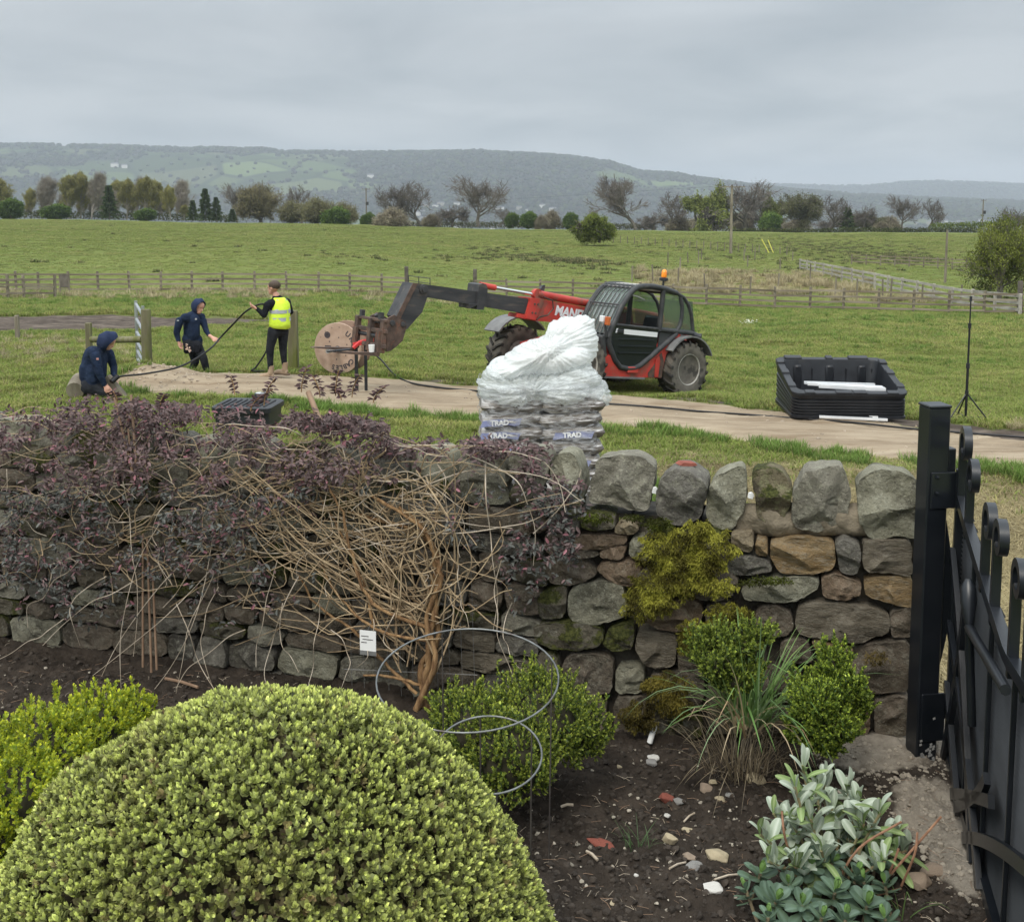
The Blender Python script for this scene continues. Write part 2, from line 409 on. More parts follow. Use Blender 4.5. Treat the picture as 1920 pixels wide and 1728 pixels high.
M_['dark_steel'] = mat('dark_boom_steel', (.028, .03, .034), (.06, .06, .062), 3, .5, c3=(.12, .1, .085), s3=5, p3=(.55, .75), stretch=(.4, 2, 2))
M_['rust'] = mat('rusty_brown_steel', (.055, .04, .034), (.13, .085, .065), 7, .75, c3=(.16, .07, .045), s3=9, p3=(.55, .7), bump=.4, bscale=40)
M_['cab'] = mat('dark_grey_cab_frame', (.03, .032, .034), (.055, .057, .058), 5, .5, c3=(.1, .095, .085), s3=6, p3=(.58, .8))
M_['door'] = mat('black_door_panel', (.006, .009, .013), (.012, .015, .02), 4, .22, spec=.5)
M_['grey_plastic'] = mat('grey_mudguard', (.12, .12, .12), (.20, .20, .195), 5, .6)
M_['white_paint'] = mat('white_print', (.72, .73, .74), rough=.5)
M_['chrome'] = mat('polished_ram_rod', (.75, .75, .74), rough=.18, metal=1)
M_['orange'] = mat('orange_beacon_lens', (.85, .2, .01), (.95, .32, .02), 10, .2, spec=.6)
M_['ply'] = mat('brown_drum_board', (.40, .28, .21), (.49, .36, .28), 4, .85, c3=(.26, .17, .12), s3=3, p3=(.5, .7), bump=.2, bscale=60)
M_['ply_dark'] = mat('brown_drum_board_dark', (.29, .19, .14), (.36, .25, .19), 4, .85, c3=(.2, .11, .085), s3=3)
M_['ink'] = mat('dark_ink_print', (.07, .06, .065), rough=.8)
M_['alu'] = mat('white_aluminium', (.72, .74, .76), (.82, .83, .84), 6, .4, metal=.2)
M_['cup'] = mat('white_card', (.82, .82, .8), rough=.7)
M_['navy'] = mat('navy_cloth', (.008, .015, .036), (.02, .034, .07), 5, .9, spec=.2, bump=.9, bscale=7, dist=.06)
M_['navy_hood'] = mat('navy_hood_cloth', (.018, .028, .065), (.028, .04, .085), 8, .9, spec=.2, bump=.5, bscale=16, dist=.02)
M_['blackcloth'] = mat('black_cloth', (.006, .007, .01), (.013, .014, .019), 6, .9, spec=.2, bump=.6, bscale=14, dist=.02)
M_['trouser'] = mat('dark_trouser_cloth', (.010, .012, .016), (.028, .03, .036), 6, .9, spec=.2, bump=.9, bscale=7, dist=.05)
M_['skin'] = mat('skin', (.55, .29, .21), (.62, .35, .26), 20, .55)
M_['hair'] = mat('brown_hair', (.05, .035, .025), (.1, .07, .05), 60, .7, bump=.5, bscale=120)
M_['hiviz'] = mat('yellow_safety_vest', (.62, .85, .04), (.72, .95, .08), 6, .7, bump=.7, bscale=11, dist=.02)
M_['reflect'] = mat('grey_reflective_tape', (.36, .38, .4), (.44, .46, .48), 12, .5)
M_['boot'] = mat('tan_suede_boot', (.3, .215, .14), (.39, .29, .2), 12, .9)
M_['sole'] = mat('brown_boot_sole', (.13, .09, .06), rough=.9)
M_['bamboo'] = mat('brown_bamboo_cane', (.2, .125, .08), (.3, .2, .13), 10, .7)
M_['wire'] = mat('weathered_wire', (.2, .2, .2), (.3, .3, .29), 30, .5, metal=.5)
M_['hoop'] = mat('weathered_hoop_steel', (.15, .155, .155), (.27, .28, .28), 14, .5, metal=.5, c3=(.12, .09, .08), s3=12, p3=(.55, .66))
M_['hoop_leg'] = mat('brown_hoop_leg', (.045, .038, .035), (.08, .07, .06), 14, .7)
M_['brick'] = mat('red_brick_fragment', (.2, .06, .042), (.31, .10, .07), 18, .9, bump=.5, bscale=50)
M_['glass'] = None
M_['bark'] = mat('bark', (.09, .078, .065), (.17, .15, .125), 3, .95, obj_rand=.15)
def mlist(*k): return [M_[i] for i in k]

def glass_mat(dd=.12):
    m, t, b = mat_nodes('tinted_cab_glass'); N = t.nodes; L = t.links
    tr = N.new('ShaderNodeBsdfTransparent'); tr.inputs[0].default_value = (.60, .70, .66, 1); gl = N.new('ShaderNodeBsdfGlossy'); gl.inputs['Roughness'].default_value = .04
    df = N.new('ShaderNodeBsdfDiffuse'); df.inputs[0].default_value = (.35, .42, .39, 1)
    m1 = N.new('ShaderNodeMixShader'); m1.inputs[0].default_value = dd; L.new(tr.outputs[0], m1.inputs[1]); L.new(df.outputs[0], m1.inputs[2])
    m2 = N.new('ShaderNodeMixShader'); m2.inputs[0].default_value = .13; L.new(m1.outputs[0], m2.inputs[1]); L.new(gl.outputs[0], m2.inputs[2]); L.new(m2.outputs[0], N['Material Output'].inputs[0]); return m
M_['glass'] = glass_mat()
# ================================================================== THE GROUND
def ground_material():
    m, t, b = mat_nodes('meadow_ground'); L = t.links; N = t.nodes
    b.inputs['Roughness'].default_value = .95; b.inputs['Specular IOR Level'].default_value = .1
    geo = N.new('ShaderNodeNewGeometry'); pos = geo.outputs['Position']
    at_ = N.new('ShaderNodeAttribute'); at_.attribute_name = 'mask'; sp = N.new('ShaderNodeSeparateColor'); L.new(at_.outputs['Color'], sp.inputs[0])
    def noise(s, d=5, ro=.55, st=None):
        v = pos
        if st: mp = N.new('ShaderNodeMapping'); mp.inputs['Scale'].default_value = st; L.new(pos, mp.inputs[0]); v = mp.outputs[0]
        n = N.new('ShaderNodeTexNoise'); n.inputs['Scale'].default_value = s; n.inputs['Detail'].default_value = d; n.inputs['Roughness'].default_value = ro; L.new(v, n.inputs['Vector']); return n.outputs[0]
    def ramp(f, stops):
        r = N.new('ShaderNodeValToRGB'); L.new(f, r.inputs[0]); e = r.color_ramp.elements
        e[0].position, e[0].color = stops[0][0], rgb(stops[0][1]); e[1].position, e[1].color = stops[-1][0], rgb(stops[-1][1])
        for p, c in stops[1:-1]: q = e.new(p); q.color = rgb(c)
        return r.outputs[0]
    def mix(f, a, c):
        mm = N.new('ShaderNodeMix'); mm.data_type = 'RGBA'; L.new(f, mm.inputs[0])
        for i, v in ((6, a), (7, c)):
            if isinstance(v, tuple): mm.inputs[i].default_value = rgb(v)
            else: L.new(v, mm.inputs[i])
        return mm.outputs[2]
    def mr(f, a, c, lo=0, hi=1):
        n = N.new('ShaderNodeMapRange'); L.new(f, n.inputs[0]); n.inputs[1].default_value = a; n.inputs[2].default_value = c; n.inputs[3].default_value = lo; n.inputs[4].default_value = hi; return n.outputs[0]
    def mul(a, c):
        n = N.new('ShaderNodeMath'); n.operation = 'MULTIPLY'
        for i, v in enumerate((a, c)):
            if isinstance(v, (int, float)): n.inputs[i].default_value = v
            else: L.new(v, n.inputs[i])
        return n.outputs[0]
    def add(a, c):
        n = N.new('ShaderNodeMath'); n.operation = 'ADD'
        for i, v in enumerate((a, c)):
            if isinstance(v, (int, float)): n.inputs[i].default_value = v
            else: L.new(v, n.inputs[i])
        return n.outputs[0]
    big = noise(.06, 6, .6, (1, .6, 1)); mid = noise(.9, 8, .65, (.55, 1, 1)); fine = noise(9, 8, .7)
    grass = ramp(mid, [(.3, (.07, .105, .024)), (.5, (.115, .15, .036)), (.7, (.18, .195, .062))])
    grass = mix(mr(fine, .35, .75), grass, (.14, .17, .04))
    grass = mix(mr(big, .42, .62, 0, .6), grass, (.18, .195, .055))
    tus = noise(.35, 9, .75, (.5, 1.6, 1))
    grass = mix(mr(tus, .56, .66, 0, .8), grass, (.07, .085, .035))
    dry = ramp(noise(5, 7, .7, (1, 1, 1)), [(.3, (.12, .095, .04)), (.55, (.23, .19, .09)), (.75, (.31, .27, .15))])
    dmask = mr(add(sp.outputs[2], mul(add(noise(2.2, 6, .7), -.5), .9)), .4, .62)
    col = mix(dmask, grass, dry)
    mud = ramp(noise(2.5, 9, .7, (.35, 1, 1)), [(.32, (.04, .031, .025)), (.5, (.095, .076, .062)), (.7, (.19, .155, .125))])
    mmask = mr(add(sp.outputs[1], mul(add(noise(1.6, 8, .7, (.5, 1.3, 1)), -.5), .7)), .42, .56)
    col = mix(mmask, col, mud)
    tr = ramp(noise(1.6, 10, .72, (.45, 1.6, 1)), [(.3, (.21, .16, .11)), (.5, (.315, .25, .175)), (.72, (.43, .355, .26))])
    peb = N.new('ShaderNodeTexVoronoi'); peb.inputs['Scale'].default_value = 26; L.new(pos, peb.inputs['Vector'])
    tr = mix(mr(peb.outputs['Distance'], .0, .35, .45, 0), tr, (.29, .24, .175))
    streak = noise(1.1, 8, .65, (.3, 3.4, 1)); tr = mix(mr(streak, .52, .62, 0, .6), tr, (.19, .135, .085))
    tmask = mr(add(sp.outputs[0], mul(add(noise(3.0, 8, .7), -.5), .5)), .44, .54)
    col = mix(tmask, col, tr)
    L.new(col, b.inputs['Base Color'])
    bn = N.new('ShaderNodeBump'); bn.inputs['Strength'].default_value = .8; bn.inputs['Distance'].default_value = .05; L.new(noise(4, 10, .75), bn.inputs['Height']); L.new(bn.outputs[0], b.inputs['Normal'])
    return m
GROUND_M = ground_material()
def masks(x, y):
    t = track_d(x, y); track = sstep(.3, -.3, t)
    n = fbm(x * .5, y * .5, 4, 40)
    # bare mud: patch at the left, ruts along the far edge of the track, wheel marks
    dl = np.hypot((x + 14.6) / 6.4, (y - 34.0) / 4.6)
    mud = sstep(1.15, .75, dl + (n - .5) * .5)
    far = (y > 13 + (-x + 8) * .25)
    band = sstep(.75, .25, np.abs(t - .45)) * (y > 19.6 - .25 * np.maximum(x, 0) - .9 * np.maximum(x - 4, 0))
    mud = np.maximum(mud, band * sstep(-2.6, -1.2, x) * (.62 + .4 * sstep(6, 7.5, x)))
    mud = np.maximum(mud, .75 * np.exp(-((x - 2.9) / .9) ** 2 - ((y - 22.0) / .6) ** 2) + .6 * np.exp(-((x + 1.5) / 1.6) ** 2 - ((y - 21.0) / .35) ** 2))
    for fx, fy, sx, sy in ((-9.0, 32.6, 3, .35), (-7.5, 31.8, 2.5, .25)):
        mud = np.maximum(mud, .7 * np.exp(-((x - fx) / sx) ** 2 - ((y - fy) / sy) ** 2))
    # dry cut grass behind the wall and beyond the gate
    dry = .74 * sstep(14.5, 11.5, y) * sstep(-3, .5, x) + .35 * sstep(11, 8, y)
    dry = np.maximum(dry, .42 * sstep(1.6, .2, t) * (y > 15))
    dry = np.maximum(dry, .33 * sstep(24, 27, y) * sstep(36, 30, y) * (n > .45))
    dry = dry * (1 - .5 * sstep(.2, .7, t) * sstep(1.2, .7, t) * (y < 14))
    return np.stack([track, mud, dry], -1)
def grid_mesh(name, X, Y, Z, mat_, mask=None):
    r, c = X.shape; idx = np.arange(r * c).reshape(r, c)
    F = np.stack([idx[:-1, :-1], idx[:-1, 1:], idx[1:, 1:], idx[1:, :-1]], -1).reshape(-1, 4)
    me = np_mesh(name, np.stack([X, Y, Z], -1).reshape(-1, 3), F, mat_, True)
    if mask is not None:
        a = me.color_attributes.new('mask', 'FLOAT_COLOR', 'POINT'); cc = np.ones((r * c, 4), np.float32); cc[:, :3] = mask.reshape(-1, 3); a.data.foreach_set('color', cc.ravel())
    return me
# near meadow: fine square grid; far: fan out to 2600 m
xs = np.arange(-21, 17.01, .1); ys = np.concatenate([np.arange(4.9, 24, .1), np.arange(24, 42.01, .2)])
X, Y = np.meshgrid(xs, ys); Z = gz(X, Y); MK = masks(X, Y)
Z = Z - MK[..., 1] * .05 * (.5 + fbm(X * 3, Y * 3, 4, 77)) + MK[..., 1] * .09 * (fbm(X * 4, Y * 9, 4, 78) - .5)
tag(link('meadow', grid_mesh('meadow', X, Y, Z, GROUND_M, MK)), kind='structure')
an = np.radians(np.linspace(-78, 78, 420)); rr = np.exp(np.linspace(math.log(9), math.log(2600), 340))
A, Rr = np.meshgrid(an, rr); X, Y = Rr * np.tan(A) / np.sqrt(1 + .35 * np.tan(A) ** 2), Rr
Z = gz(X, Y, True); inside = (X > -20.6) & (X < 16.6) & (Y < 41.2); Z = np.where(inside, Z - .35, Z)
Z = Z + sstep(45, 90, Y) * sstep(330, 200, Y) * (fbm(X * .12, Y * .12, 4, 12) - .5) * .5
mkf = masks(X, Y) * 0
# pale tussocky ground in the middle distance, rushes beyond
PXg = OX + FPX * X / Y
mkf[..., 2] = .75 * sstep(66, 74, Y) * sstep(98, 88, Y) * sstep(1150, 1220, PXg) * sstep(1680, 1560, PXg) * (fbm(X * .25, Y * .25, 3, 8) > .42) + .45 * sstep(42, 52, Y) * sstep(63, 59, Y) * sstep(900, 400, PXg) * fbm(X * .4, Y * .4, 3, 22)
tag(link('field', grid_mesh('field', X, Y, Z, GROUND_M, mkf)), kind='structure')

X, Y = np.meshgrid(np.arange(-40, 40.1, 1.0), np.arange(-8, 5.6, .8)); Z = .36 + 0 * X - .5 * sstep(14, 17, np.abs(X))
tag(link('lawn', grid_mesh('lawn', X, Y, Z, GROUND_M, np.zeros(X.shape + (3,)))), kind='structure')
# ------------------------------------------------------------------ the hills over the valley
RPX = [-1500, -300, 0, 100, 200, 500, 530, 700, 900, 1000, 1060, 1140, 1200, 1260, 1300, 1360, 1450, 1600, 1750, 1920, 2400, 3400]
RPY = [285, 276, 273, 274, 277, 280, 285, 287, 286, 291, 295, 305, 324, 327, 333, 342, 354, 366, 374, 380, 388, 392]
QPX = [-1500, 900, 1100, 1330, 1450, 1550, 1620, 1680, 1750, 1850, 1920, 2100, 3400]
QPY = [360, 352, 350, 346, 348, 349.5, 349.5, 343.5, 341.5, 344.5, 348, 345, 350]
def zpy(py, D):
    q = -(np.asarray(py, float) - OY) / FPX
    return CAMZ + D * (-SP + q * CP) / (CP + q * SP)
def hz(x, y):
    x = np.asarray(x, float); y = np.asarray(y, float); px = OX + FPX * x / y * .995
    fl = -96.0 + 0 * x
    jit = (fbm(px * .05, px * 0 + 3.3, 4, 51) - .5) * 2.2
    D1, D2 = 4800.0, 7600.0
    z1 = zpy(np.interp(px, RPX, RPY) + jit, D1); z2 = zpy(np.interp(px, QPX, QPY) + jit * .6, D2)
    t = np.clip((y - 2500) / (D1 - 2500), 0, 1); up = .35 * t + .65 * sstep(.15, .95, t)
    a = fl + (z1 - fl) * up
    roll = (fbm(x / 620, y / 620, 4, 61) - .5) * 90 * np.clip(t * 2, 0, 1) * np.clip((1 - t) * 2.2, 0, 1) + (fbm(x / 300, y / 300, 3, 63) - .5) * 26 * sstep(1900, 2600, y) * np.clip((1 - t) * 3, 0, 1)
    a = np.where(y < D1, a + roll, z1 - (y - D1) * .06)
    t2 = np.clip((y - 5200) / (D2 - 5200), 0, 1); b = np.where(y < D2, -120 + (z2 + 120) * sstep(0, 1, t2) + (fbm(x / 700, y / 700, 3, 66) - .5) * 60 * t2 * (1 - t2) * 4, z2 - (y - D2) * .05)
    return np.maximum(a, b)
def woodf(x, y):
    px = OX + FPX * x / y; e = (hz(x, y) + 96) / 340
    n = fbm(x / 420, y / 420, 5, 71)
    right = sstep(560, 760, px)
    f = n + .22 * right * sstep(.1, .35, e) - .09 * (1 - right) * sstep(.35, .6, e) + .02
    f = f - .35 * np.exp(-((px - 345) / 110) ** 2 - ((e - .52) / .17) ** 2)
    return f
m, t, b = mat_nodes('far_hillside'); L = t.links; N = t.nodes
b.inputs['Roughness'].default_value = 1; b.inputs['Specular IOR Level'].default_value = 0
geo = N.new('ShaderNodeNewGeometry'); vo = N.new('ShaderNodeTexVoronoi'); vo.inputs['Scale'].default_value = 1 / 230; L.new(geo.outputs['Position'], vo.inputs['Vector'])
r = N.new('ShaderNodeValToRGB'); sx = N.new('ShaderNodeSeparateColor'); L.new(vo.outputs['Color'], sx.inputs[0]); L.new(sx.outputs[0], r.inputs[0])
e = r.color_ramp.elements; e[0].color = (.035, .05, .02, 1); e[1].color = (.11, .15, .05, 1); q = e.new(.35); q.color = (.055, .078, .028, 1); q = e.new(.6); q.color = (.08, .11, .038, 1); q = e.new(.8); q.color = (.08, .08, .045, 1)
ve = N.new('ShaderNodeTexVoronoi'); ve.feature = 'DISTANCE_TO_EDGE'; ve.inputs['Scale'].default_value = 1 / 230; L.new(geo.outputs['Position'], ve.inputs['Vector'])
mr1 = N.new('ShaderNodeMapRange'); L.new(ve.outputs[0], mr1.inputs[0]); mr1.inputs[1].default_value = .035; mr1.inputs[2].default_value = .07; mr1.inputs[3].default_value = 1; mr1.inputs[4].default_value = 0
mh = N.new('ShaderNodeMix'); mh.data_type = 'RGBA'; L.new(mr1.outputs[0], mh.inputs[0]); L.new(r.outputs[0], mh.inputs[6]); mh.inputs[7].default_value = (.035, .05, .025, 1)
aw = N.new('ShaderNodeAttribute'); aw.attribute_name = 'mask'; s2 = N.new('ShaderNodeSeparateColor'); L.new(aw.outputs['Color'], s2.inputs[0])
nn = N.new('ShaderNodeTexNoise'); nn.inputs['Scale'].default_value = 1 / 60; nn.inputs['Detail'].default_value = 8; L.new(geo.outputs['Position'], nn.inputs['Vector'])
ad = N.new('ShaderNodeMath'); ad.operation = 'MULTIPLY_ADD'; L.new(nn.outputs[0], ad.inputs[0]); ad.inputs[1].default_value = .22; L.new(s2.outputs[0], ad.inputs[2])
mr2 = N.new('ShaderNodeMapRange'); L.new(ad.outputs[0], mr2.inputs[0]); mr2.inputs[1].default_value = .60; mr2.inputs[2].default_value = .64
wc = N.new('ShaderNodeValToRGB'); L.new(nn.outputs[0], wc.inputs[0]); e = wc.color_ramp.elements; e[0].position = .35; e[0].color = (.014, .019, .012, 1); e[1].position = .68; e[1].color = (.04, .04, .027, 1)
mw = N.new('ShaderNodeMix'); mw.data_type = 'RGBA'; L.new(mr2.outputs[0], mw.inputs[0]); L.new(mh.outputs[2], mw.inputs[6]); L.new(wc.outputs[0], mw.inputs[7])
L.new(mw.outputs[2], b.inputs['Base Color']); HILL_M = m
pxs = np.arange(-1500, 3401, 9.0); ds = np.exp(np.linspace(math.log(1500), math.log(9200), 230))
PP, DD = np.meshgrid(pxs, ds); X = (PP - OX) / FPX * DD; Y = DD; Z = hz(X, Y) - 12 * sstep(2200, 1600, Y)
W_ = woodf(X, Y); mk = np.stack([W_, W_, W_], -1)
tag(link('hills', grid_mesh('hills', X, Y, Z, HILL_M, mk)), kind='structure')

# ------------------------------------------------------------------ scattering what nobody could count
def scatter(name, P, protos, scale, rot=None, idx=None, label=None, cat=None, scl3=None, kind='stuff'):
    """one object whose points carry copies of the protos"""
    P = np.asarray(P, np.float32); n = len(P)
    me = bpy.data.meshes.new(name); me.vertices.add(n); me.vertices.foreach_set('co', P.ravel())
    if rot is None: rot = np.zeros((n, 3)); rot[:, 2] = rng.random(n) * 6.283
    if idx is None: idx = rng.integers(0, len(protos), n)
    a = me.attributes.new('rot', 'FLOAT_VECTOR', 'POINT'); a.data.foreach_set('vector', np.asarray(rot, np.float32).ravel())
    if scl3 is None: scl3 = np.repeat(np.asarray(scale, np.float32).reshape(-1, 1), 3, 1)
    a = me.attributes.new('scl', 'FLOAT_VECTOR', 'POINT'); a.data.foreach_set('vector', np.asarray(scl3, np.float32).ravel())
    a = me.attributes.new('pick', 'INT', 'POINT'); a.data.foreach_set('value', np.asarray(idx, np.int32))
    o = link(name, me); me.update()
    c = bpy.data.collections.new(name + '_kinds')
    for k, pm in enumerate(protos):
        po = bpy.data.objects.new('%s_kind_%02d' % (name, k), pm); c.objects.link(po)
    g = bpy.data.node_groups.new(name, 'GeometryNodeTree')
    g.interface.new_socket('Geometry', in_out='INPUT', socket_type='NodeSocketGeometry'); g.interface.new_socket('Geometry', in_out='OUTPUT', socket_type='NodeSocketGeometry')
    N = g.nodes; L = g.links; gi = N.new('NodeGroupInput'); go = N.new('NodeGroupOutput')
    mp = N.new('GeometryNodeMeshToPoints'); L.new(gi.outputs[0], mp.inputs[0])
    ip = N.new('GeometryNodeInstanceOnPoints'); L.new(mp.outputs[0], ip.inputs['Points'])
    ci = N.new('GeometryNodeCollectionInfo'); ci.inputs['Collection'].default_value = c; ci.inputs['Separate Children'].default_value = True; ci.inputs['Reset Children'].default_value = True
    L.new(ci.outputs[0], ip.inputs['Instance']); ip.inputs['Pick Instance'].default_value = True
    def na(nm, ty):
        q = N.new('GeometryNodeInputNamedAttribute'); q.data_type = ty; q.inputs['Name'].default_value = nm; return q.outputs['Attribute']
    L.new(na('pick', 'INT'), ip.inputs['Instance Index']); L.new(na('scl', 'FLOAT_VECTOR'), ip.inputs['Scale'])
    er = N.new('FunctionNodeEulerToRotation'); L.new(na('rot', 'FLOAT_VECTOR'), er.inputs[0]); L.new(er.outputs[0], ip.inputs['Rotation'])
    L.new(ip.outputs[0], go.inputs[0])
    md = o.modifiers.new('scatter', 'NODES'); md.node_group = g
    return tag(o, label, cat, kind=kind)

# far woods and hedgerow trees
def blob_mesh(name, mat_, seed, n=8, m=6, flat=.85, rough=.25, c=((.03, .04, .02), (.06, .06, .035))):
    rs = np.random.default_rng(seed); V = []; C = []
    for i in range(m + 1):
        th = math.pi * i / m
        for k in range(n):
            a = 2 * math.pi * k / n; r = 1 + rough * (rs.random() - .5) * 2
            V.append((r * math.sin(th) * math.cos(a), r * math.sin(th) * math.sin(a), flat * r * math.cos(th) + .7)); q = rs.random(); C.append(np.array(c[0]) * (1 - q) + np.array(c[1]) * q)
    F = [(i * n + k, (i + 1) * n + k, (i + 1) * n + (k + 1) % n, i * n + (k + 1) % n) for i in range(m) for k in range(n)]
    return np_mesh(name, np.array(V), np.array(F), mat_, False, np.array(C))
FARLEAF = leafmat('far_foliage', trans=0, rough=1, spec=0, rnd=.35)
fb = [blob_mesh('far_tree', FARLEAF, s, c=c) for s, c in ((1, ((.012, .019, .009), (.03, .037, .016))), (2, ((.022, .022, .015), (.05, .045, .03))), (3, ((.022, .033, .01), (.06, .072, .024))))]
n = 60000; pxr = rng.uniform(-120, 2040, n); dr = 2500 + 5300 * rng.random(n) ** 1.1
x = (pxr - OX) / FPX * dr; f = woodf(x, dr) + .22 * fbm(x / 60, dr / 60, 3, 5)
ln = np.abs(np.sin(x / 210 + 2 * vn(dr / 300, x * 0, 4))) < .05; ln2 = np.abs(np.sin(dr / 190 + 3 * vn(x / 260, dr * 0, 6))) < .05
keep = (f > .615) | (ln & (rng.random(n) < .6)) | (ln2 & (rng.random(n) < .6)) | (rng.random(n) < .05)
x, dr = x[keep], dr[keep]; zz = hz(x, dr)
sc_ = rng.uniform(4.5, 9.5, len(x)) * (dr / 4200) ** .3
scatter('far_woods', np.stack([x, dr, zz - 1], -1), fb, sc_, label='hazy woods and hedgerow trees across the far hillside', cat='woods')

# haze
x0, x1, y0, y1, z0, z1 = -8600, 11600, -60, 9300, -135, 300
hb = MB(); hb.box(((x0 + x1) / 2, (y0 + y1) / 2, (z0 + z1) / 2), (x1 - x0, y1 - y0, z1 - z0))
hm = bpy.data.materials.new('valley_air'); hm.use_nodes = True; hm.node_tree.nodes.clear()
ho = hm.node_tree.nodes.new('ShaderNodeOutputMaterial'); pv = hm.node_tree.nodes.new('ShaderNodeVolumePrincipled')
HAZE = 1.5e-4
pv.inputs['Density'].default_value = HAZE; pv.inputs['Color'].default_value = (.80, .88, .97, 1); pv.inputs['Anisotropy'].default_value = 0.0
hm.node_tree.links.new(pv.outputs[0], ho.inputs['Volume'])
hz_o = hb.build('haze', hm); hz_o['kind'] = 'stuff'; hz_o['label'] = 'thin grey haze lying over the valley and hills'
# ================================================================== DRY STONE WALL
WB = Vector((1.86, 4.62, 0)); WA = Vector((-2.83, 5.9, 0)); WD = (WA - WB).normalized()   # u runs from the gate post leftwards
WN = Vector((WD.y, -WD.x, 0));  WN = WN if WN.y < 0 else -WN      # towards the garden
def wpt(u, z, off=0): return Vector((WB.x + WD.x * u + WN.x * off, WB.y + WD.y * u + WN.y * off, z))
def wuz(px, py, off=0):
    d = ray(px, py); o = Vector((0, 0, CAMZ)); p0 = wpt(0, 0, off)
    k = (p0 - o).dot(WN) / d.dot(WN); p = o + d * k
    return (Vector((p.x, p.y, 0)) - p0).dot(WD), p.z
def wp(px, py, off=0):
    u, z = wuz(px, py, off); return wpt(u, z, off)
def zq(X, Y): return (1000 + X / 2.6667, 820 + Y / 2.6667)
def stone_mat(name, a, b_, lich=(.33, .34, .29), moss=0.0, st=None, dark=(.05, .045, .038)):
    m, t, b = mat_nodes(name); L = t.links; N = t.nodes; b.inputs['Roughness'].default_value = .92; b.inputs['Specular IOR Level'].default_value = .2
    g = N.new('ShaderNodeNewGeometry'); vec = g.outputs['Position']
    oi = N.new('ShaderNodeObjectInfo'); ad = N.new('ShaderNodeVectorMath'); ad.operation = 'MULTIPLY_ADD'; L.new(oi.outputs['Location'], ad.inputs[0]); ad.inputs[1].default_value = (9, 7, 5); L.new(vec, ad.inputs[2]); vec = ad.outputs[0]
    if st: mp = N.new('ShaderNodeMapping'); mp.inputs['Scale'].default_value = st; L.new(vec, mp.inputs[0]); vec = mp.outputs[0]
    def noise(s, d=8, ro=.6):
        n = N.new('ShaderNodeTexNoise'); n.inputs['Scale'].default_value = s; n.inputs['Detail'].default_value = d; n.inputs['Roughness'].default_value = ro; L.new(vec, n.inputs['Vector']); return n.outputs[0]
    def mr(f, p, q, lo=0, hi=1):
        n = N.new('ShaderNodeMapRange'); L.new(f, n.inputs[0]); n.inputs[1].default_value = p; n.inputs[2].default_value = q; n.inputs[3].default_value = lo; n.inputs[4].default_value = hi; return n.outputs[0]
    def mix(f, x, y, bt='MIX'):
        mm = N.new('ShaderNodeMix'); mm.data_type = 'RGBA'; mm.blend_type = bt
        if isinstance(f, float): mm.inputs[0].default_value = f
        else: L.new(f, mm.inputs[0])
        for i, v in ((6, x), (7, y)):
            if isinstance(v, tuple): mm.inputs[i].default_value = rgb(v)
            else: L.new(v, mm.inputs[i])
        return mm.outputs[2]
    c = mix(mr(noise(9), .35, .65), a, b_)
    c = mix(mr(noise(3.3, 6), .52, .62), c, tuple(.45 * v + .55 * w_ for v, w_ in zip(a, dark)))
    c = mix(mr(noise(26, 9, .7), .50, .64, 0, .75), c, lich)
    c = mix(mr(noise(75, 9, .75), .56, .66, 0, .85), c, dark)
    c = mix(mr(noise(120, 4, .7), .60, .70, 0, .8), c, tuple(min(1, v * 1.6) for v in lich))
    # damp, mossy staining plus occlusion shade painted in, low on the wall
    sx = N.new('ShaderNodeSeparateXYZ'); L.new(g.outputs['Position'], sx.inputs[0])
    damp_shade = mr(sx.outputs['Z'], 1.6, .6, 0, .42); mm = N.new('ShaderNodeMath'); mm.operation = 'MULTIPLY'; L.new(damp_shade, mm.inputs[0]); L.new(mr(noise(5, 7), .35, .6), mm.inputs[1])
    c = mix(mm.outputs[0], c, (.065, .055, .035))
    if moss:
        up = N.new('ShaderNodeSeparateXYZ'); L.new(g.outputs['Normal'], up.inputs[0])
        ma = N.new('ShaderNodeMath'); ma.operation = 'MULTIPLY_ADD'; L.new(up.outputs['Z'], ma.inputs[0]); ma.inputs[1].default_value = .12; L.new(noise(7, 9, .68), ma.inputs[2])
        c = mix(mr(ma.outputs[0], .62 - .14 * moss, .68 - .14 * moss), c, mix(mr(noise(60), .4, .6), (.035, .04, .012), (.10, .105, .03)))
    L.new(c, b.inputs['Base Color'])
    h = N.new('ShaderNodeMath'); h.operation = 'MULTIPLY_ADD'; L.new(noise(16, 10, .72), h.inputs[0]); h.inputs[1].default_value = 2.6; L.new(noise(80, 6, .7), h.inputs[2])
    bn = N.new('ShaderNodeBump'); bn.inputs['Strength'].default_value = 1.0; bn.inputs['Distance'].default_value = .014; L.new(h.outputs[0], bn.inputs['Height']); L.new(bn.outputs[0], b.inputs['Normal'])
    return m
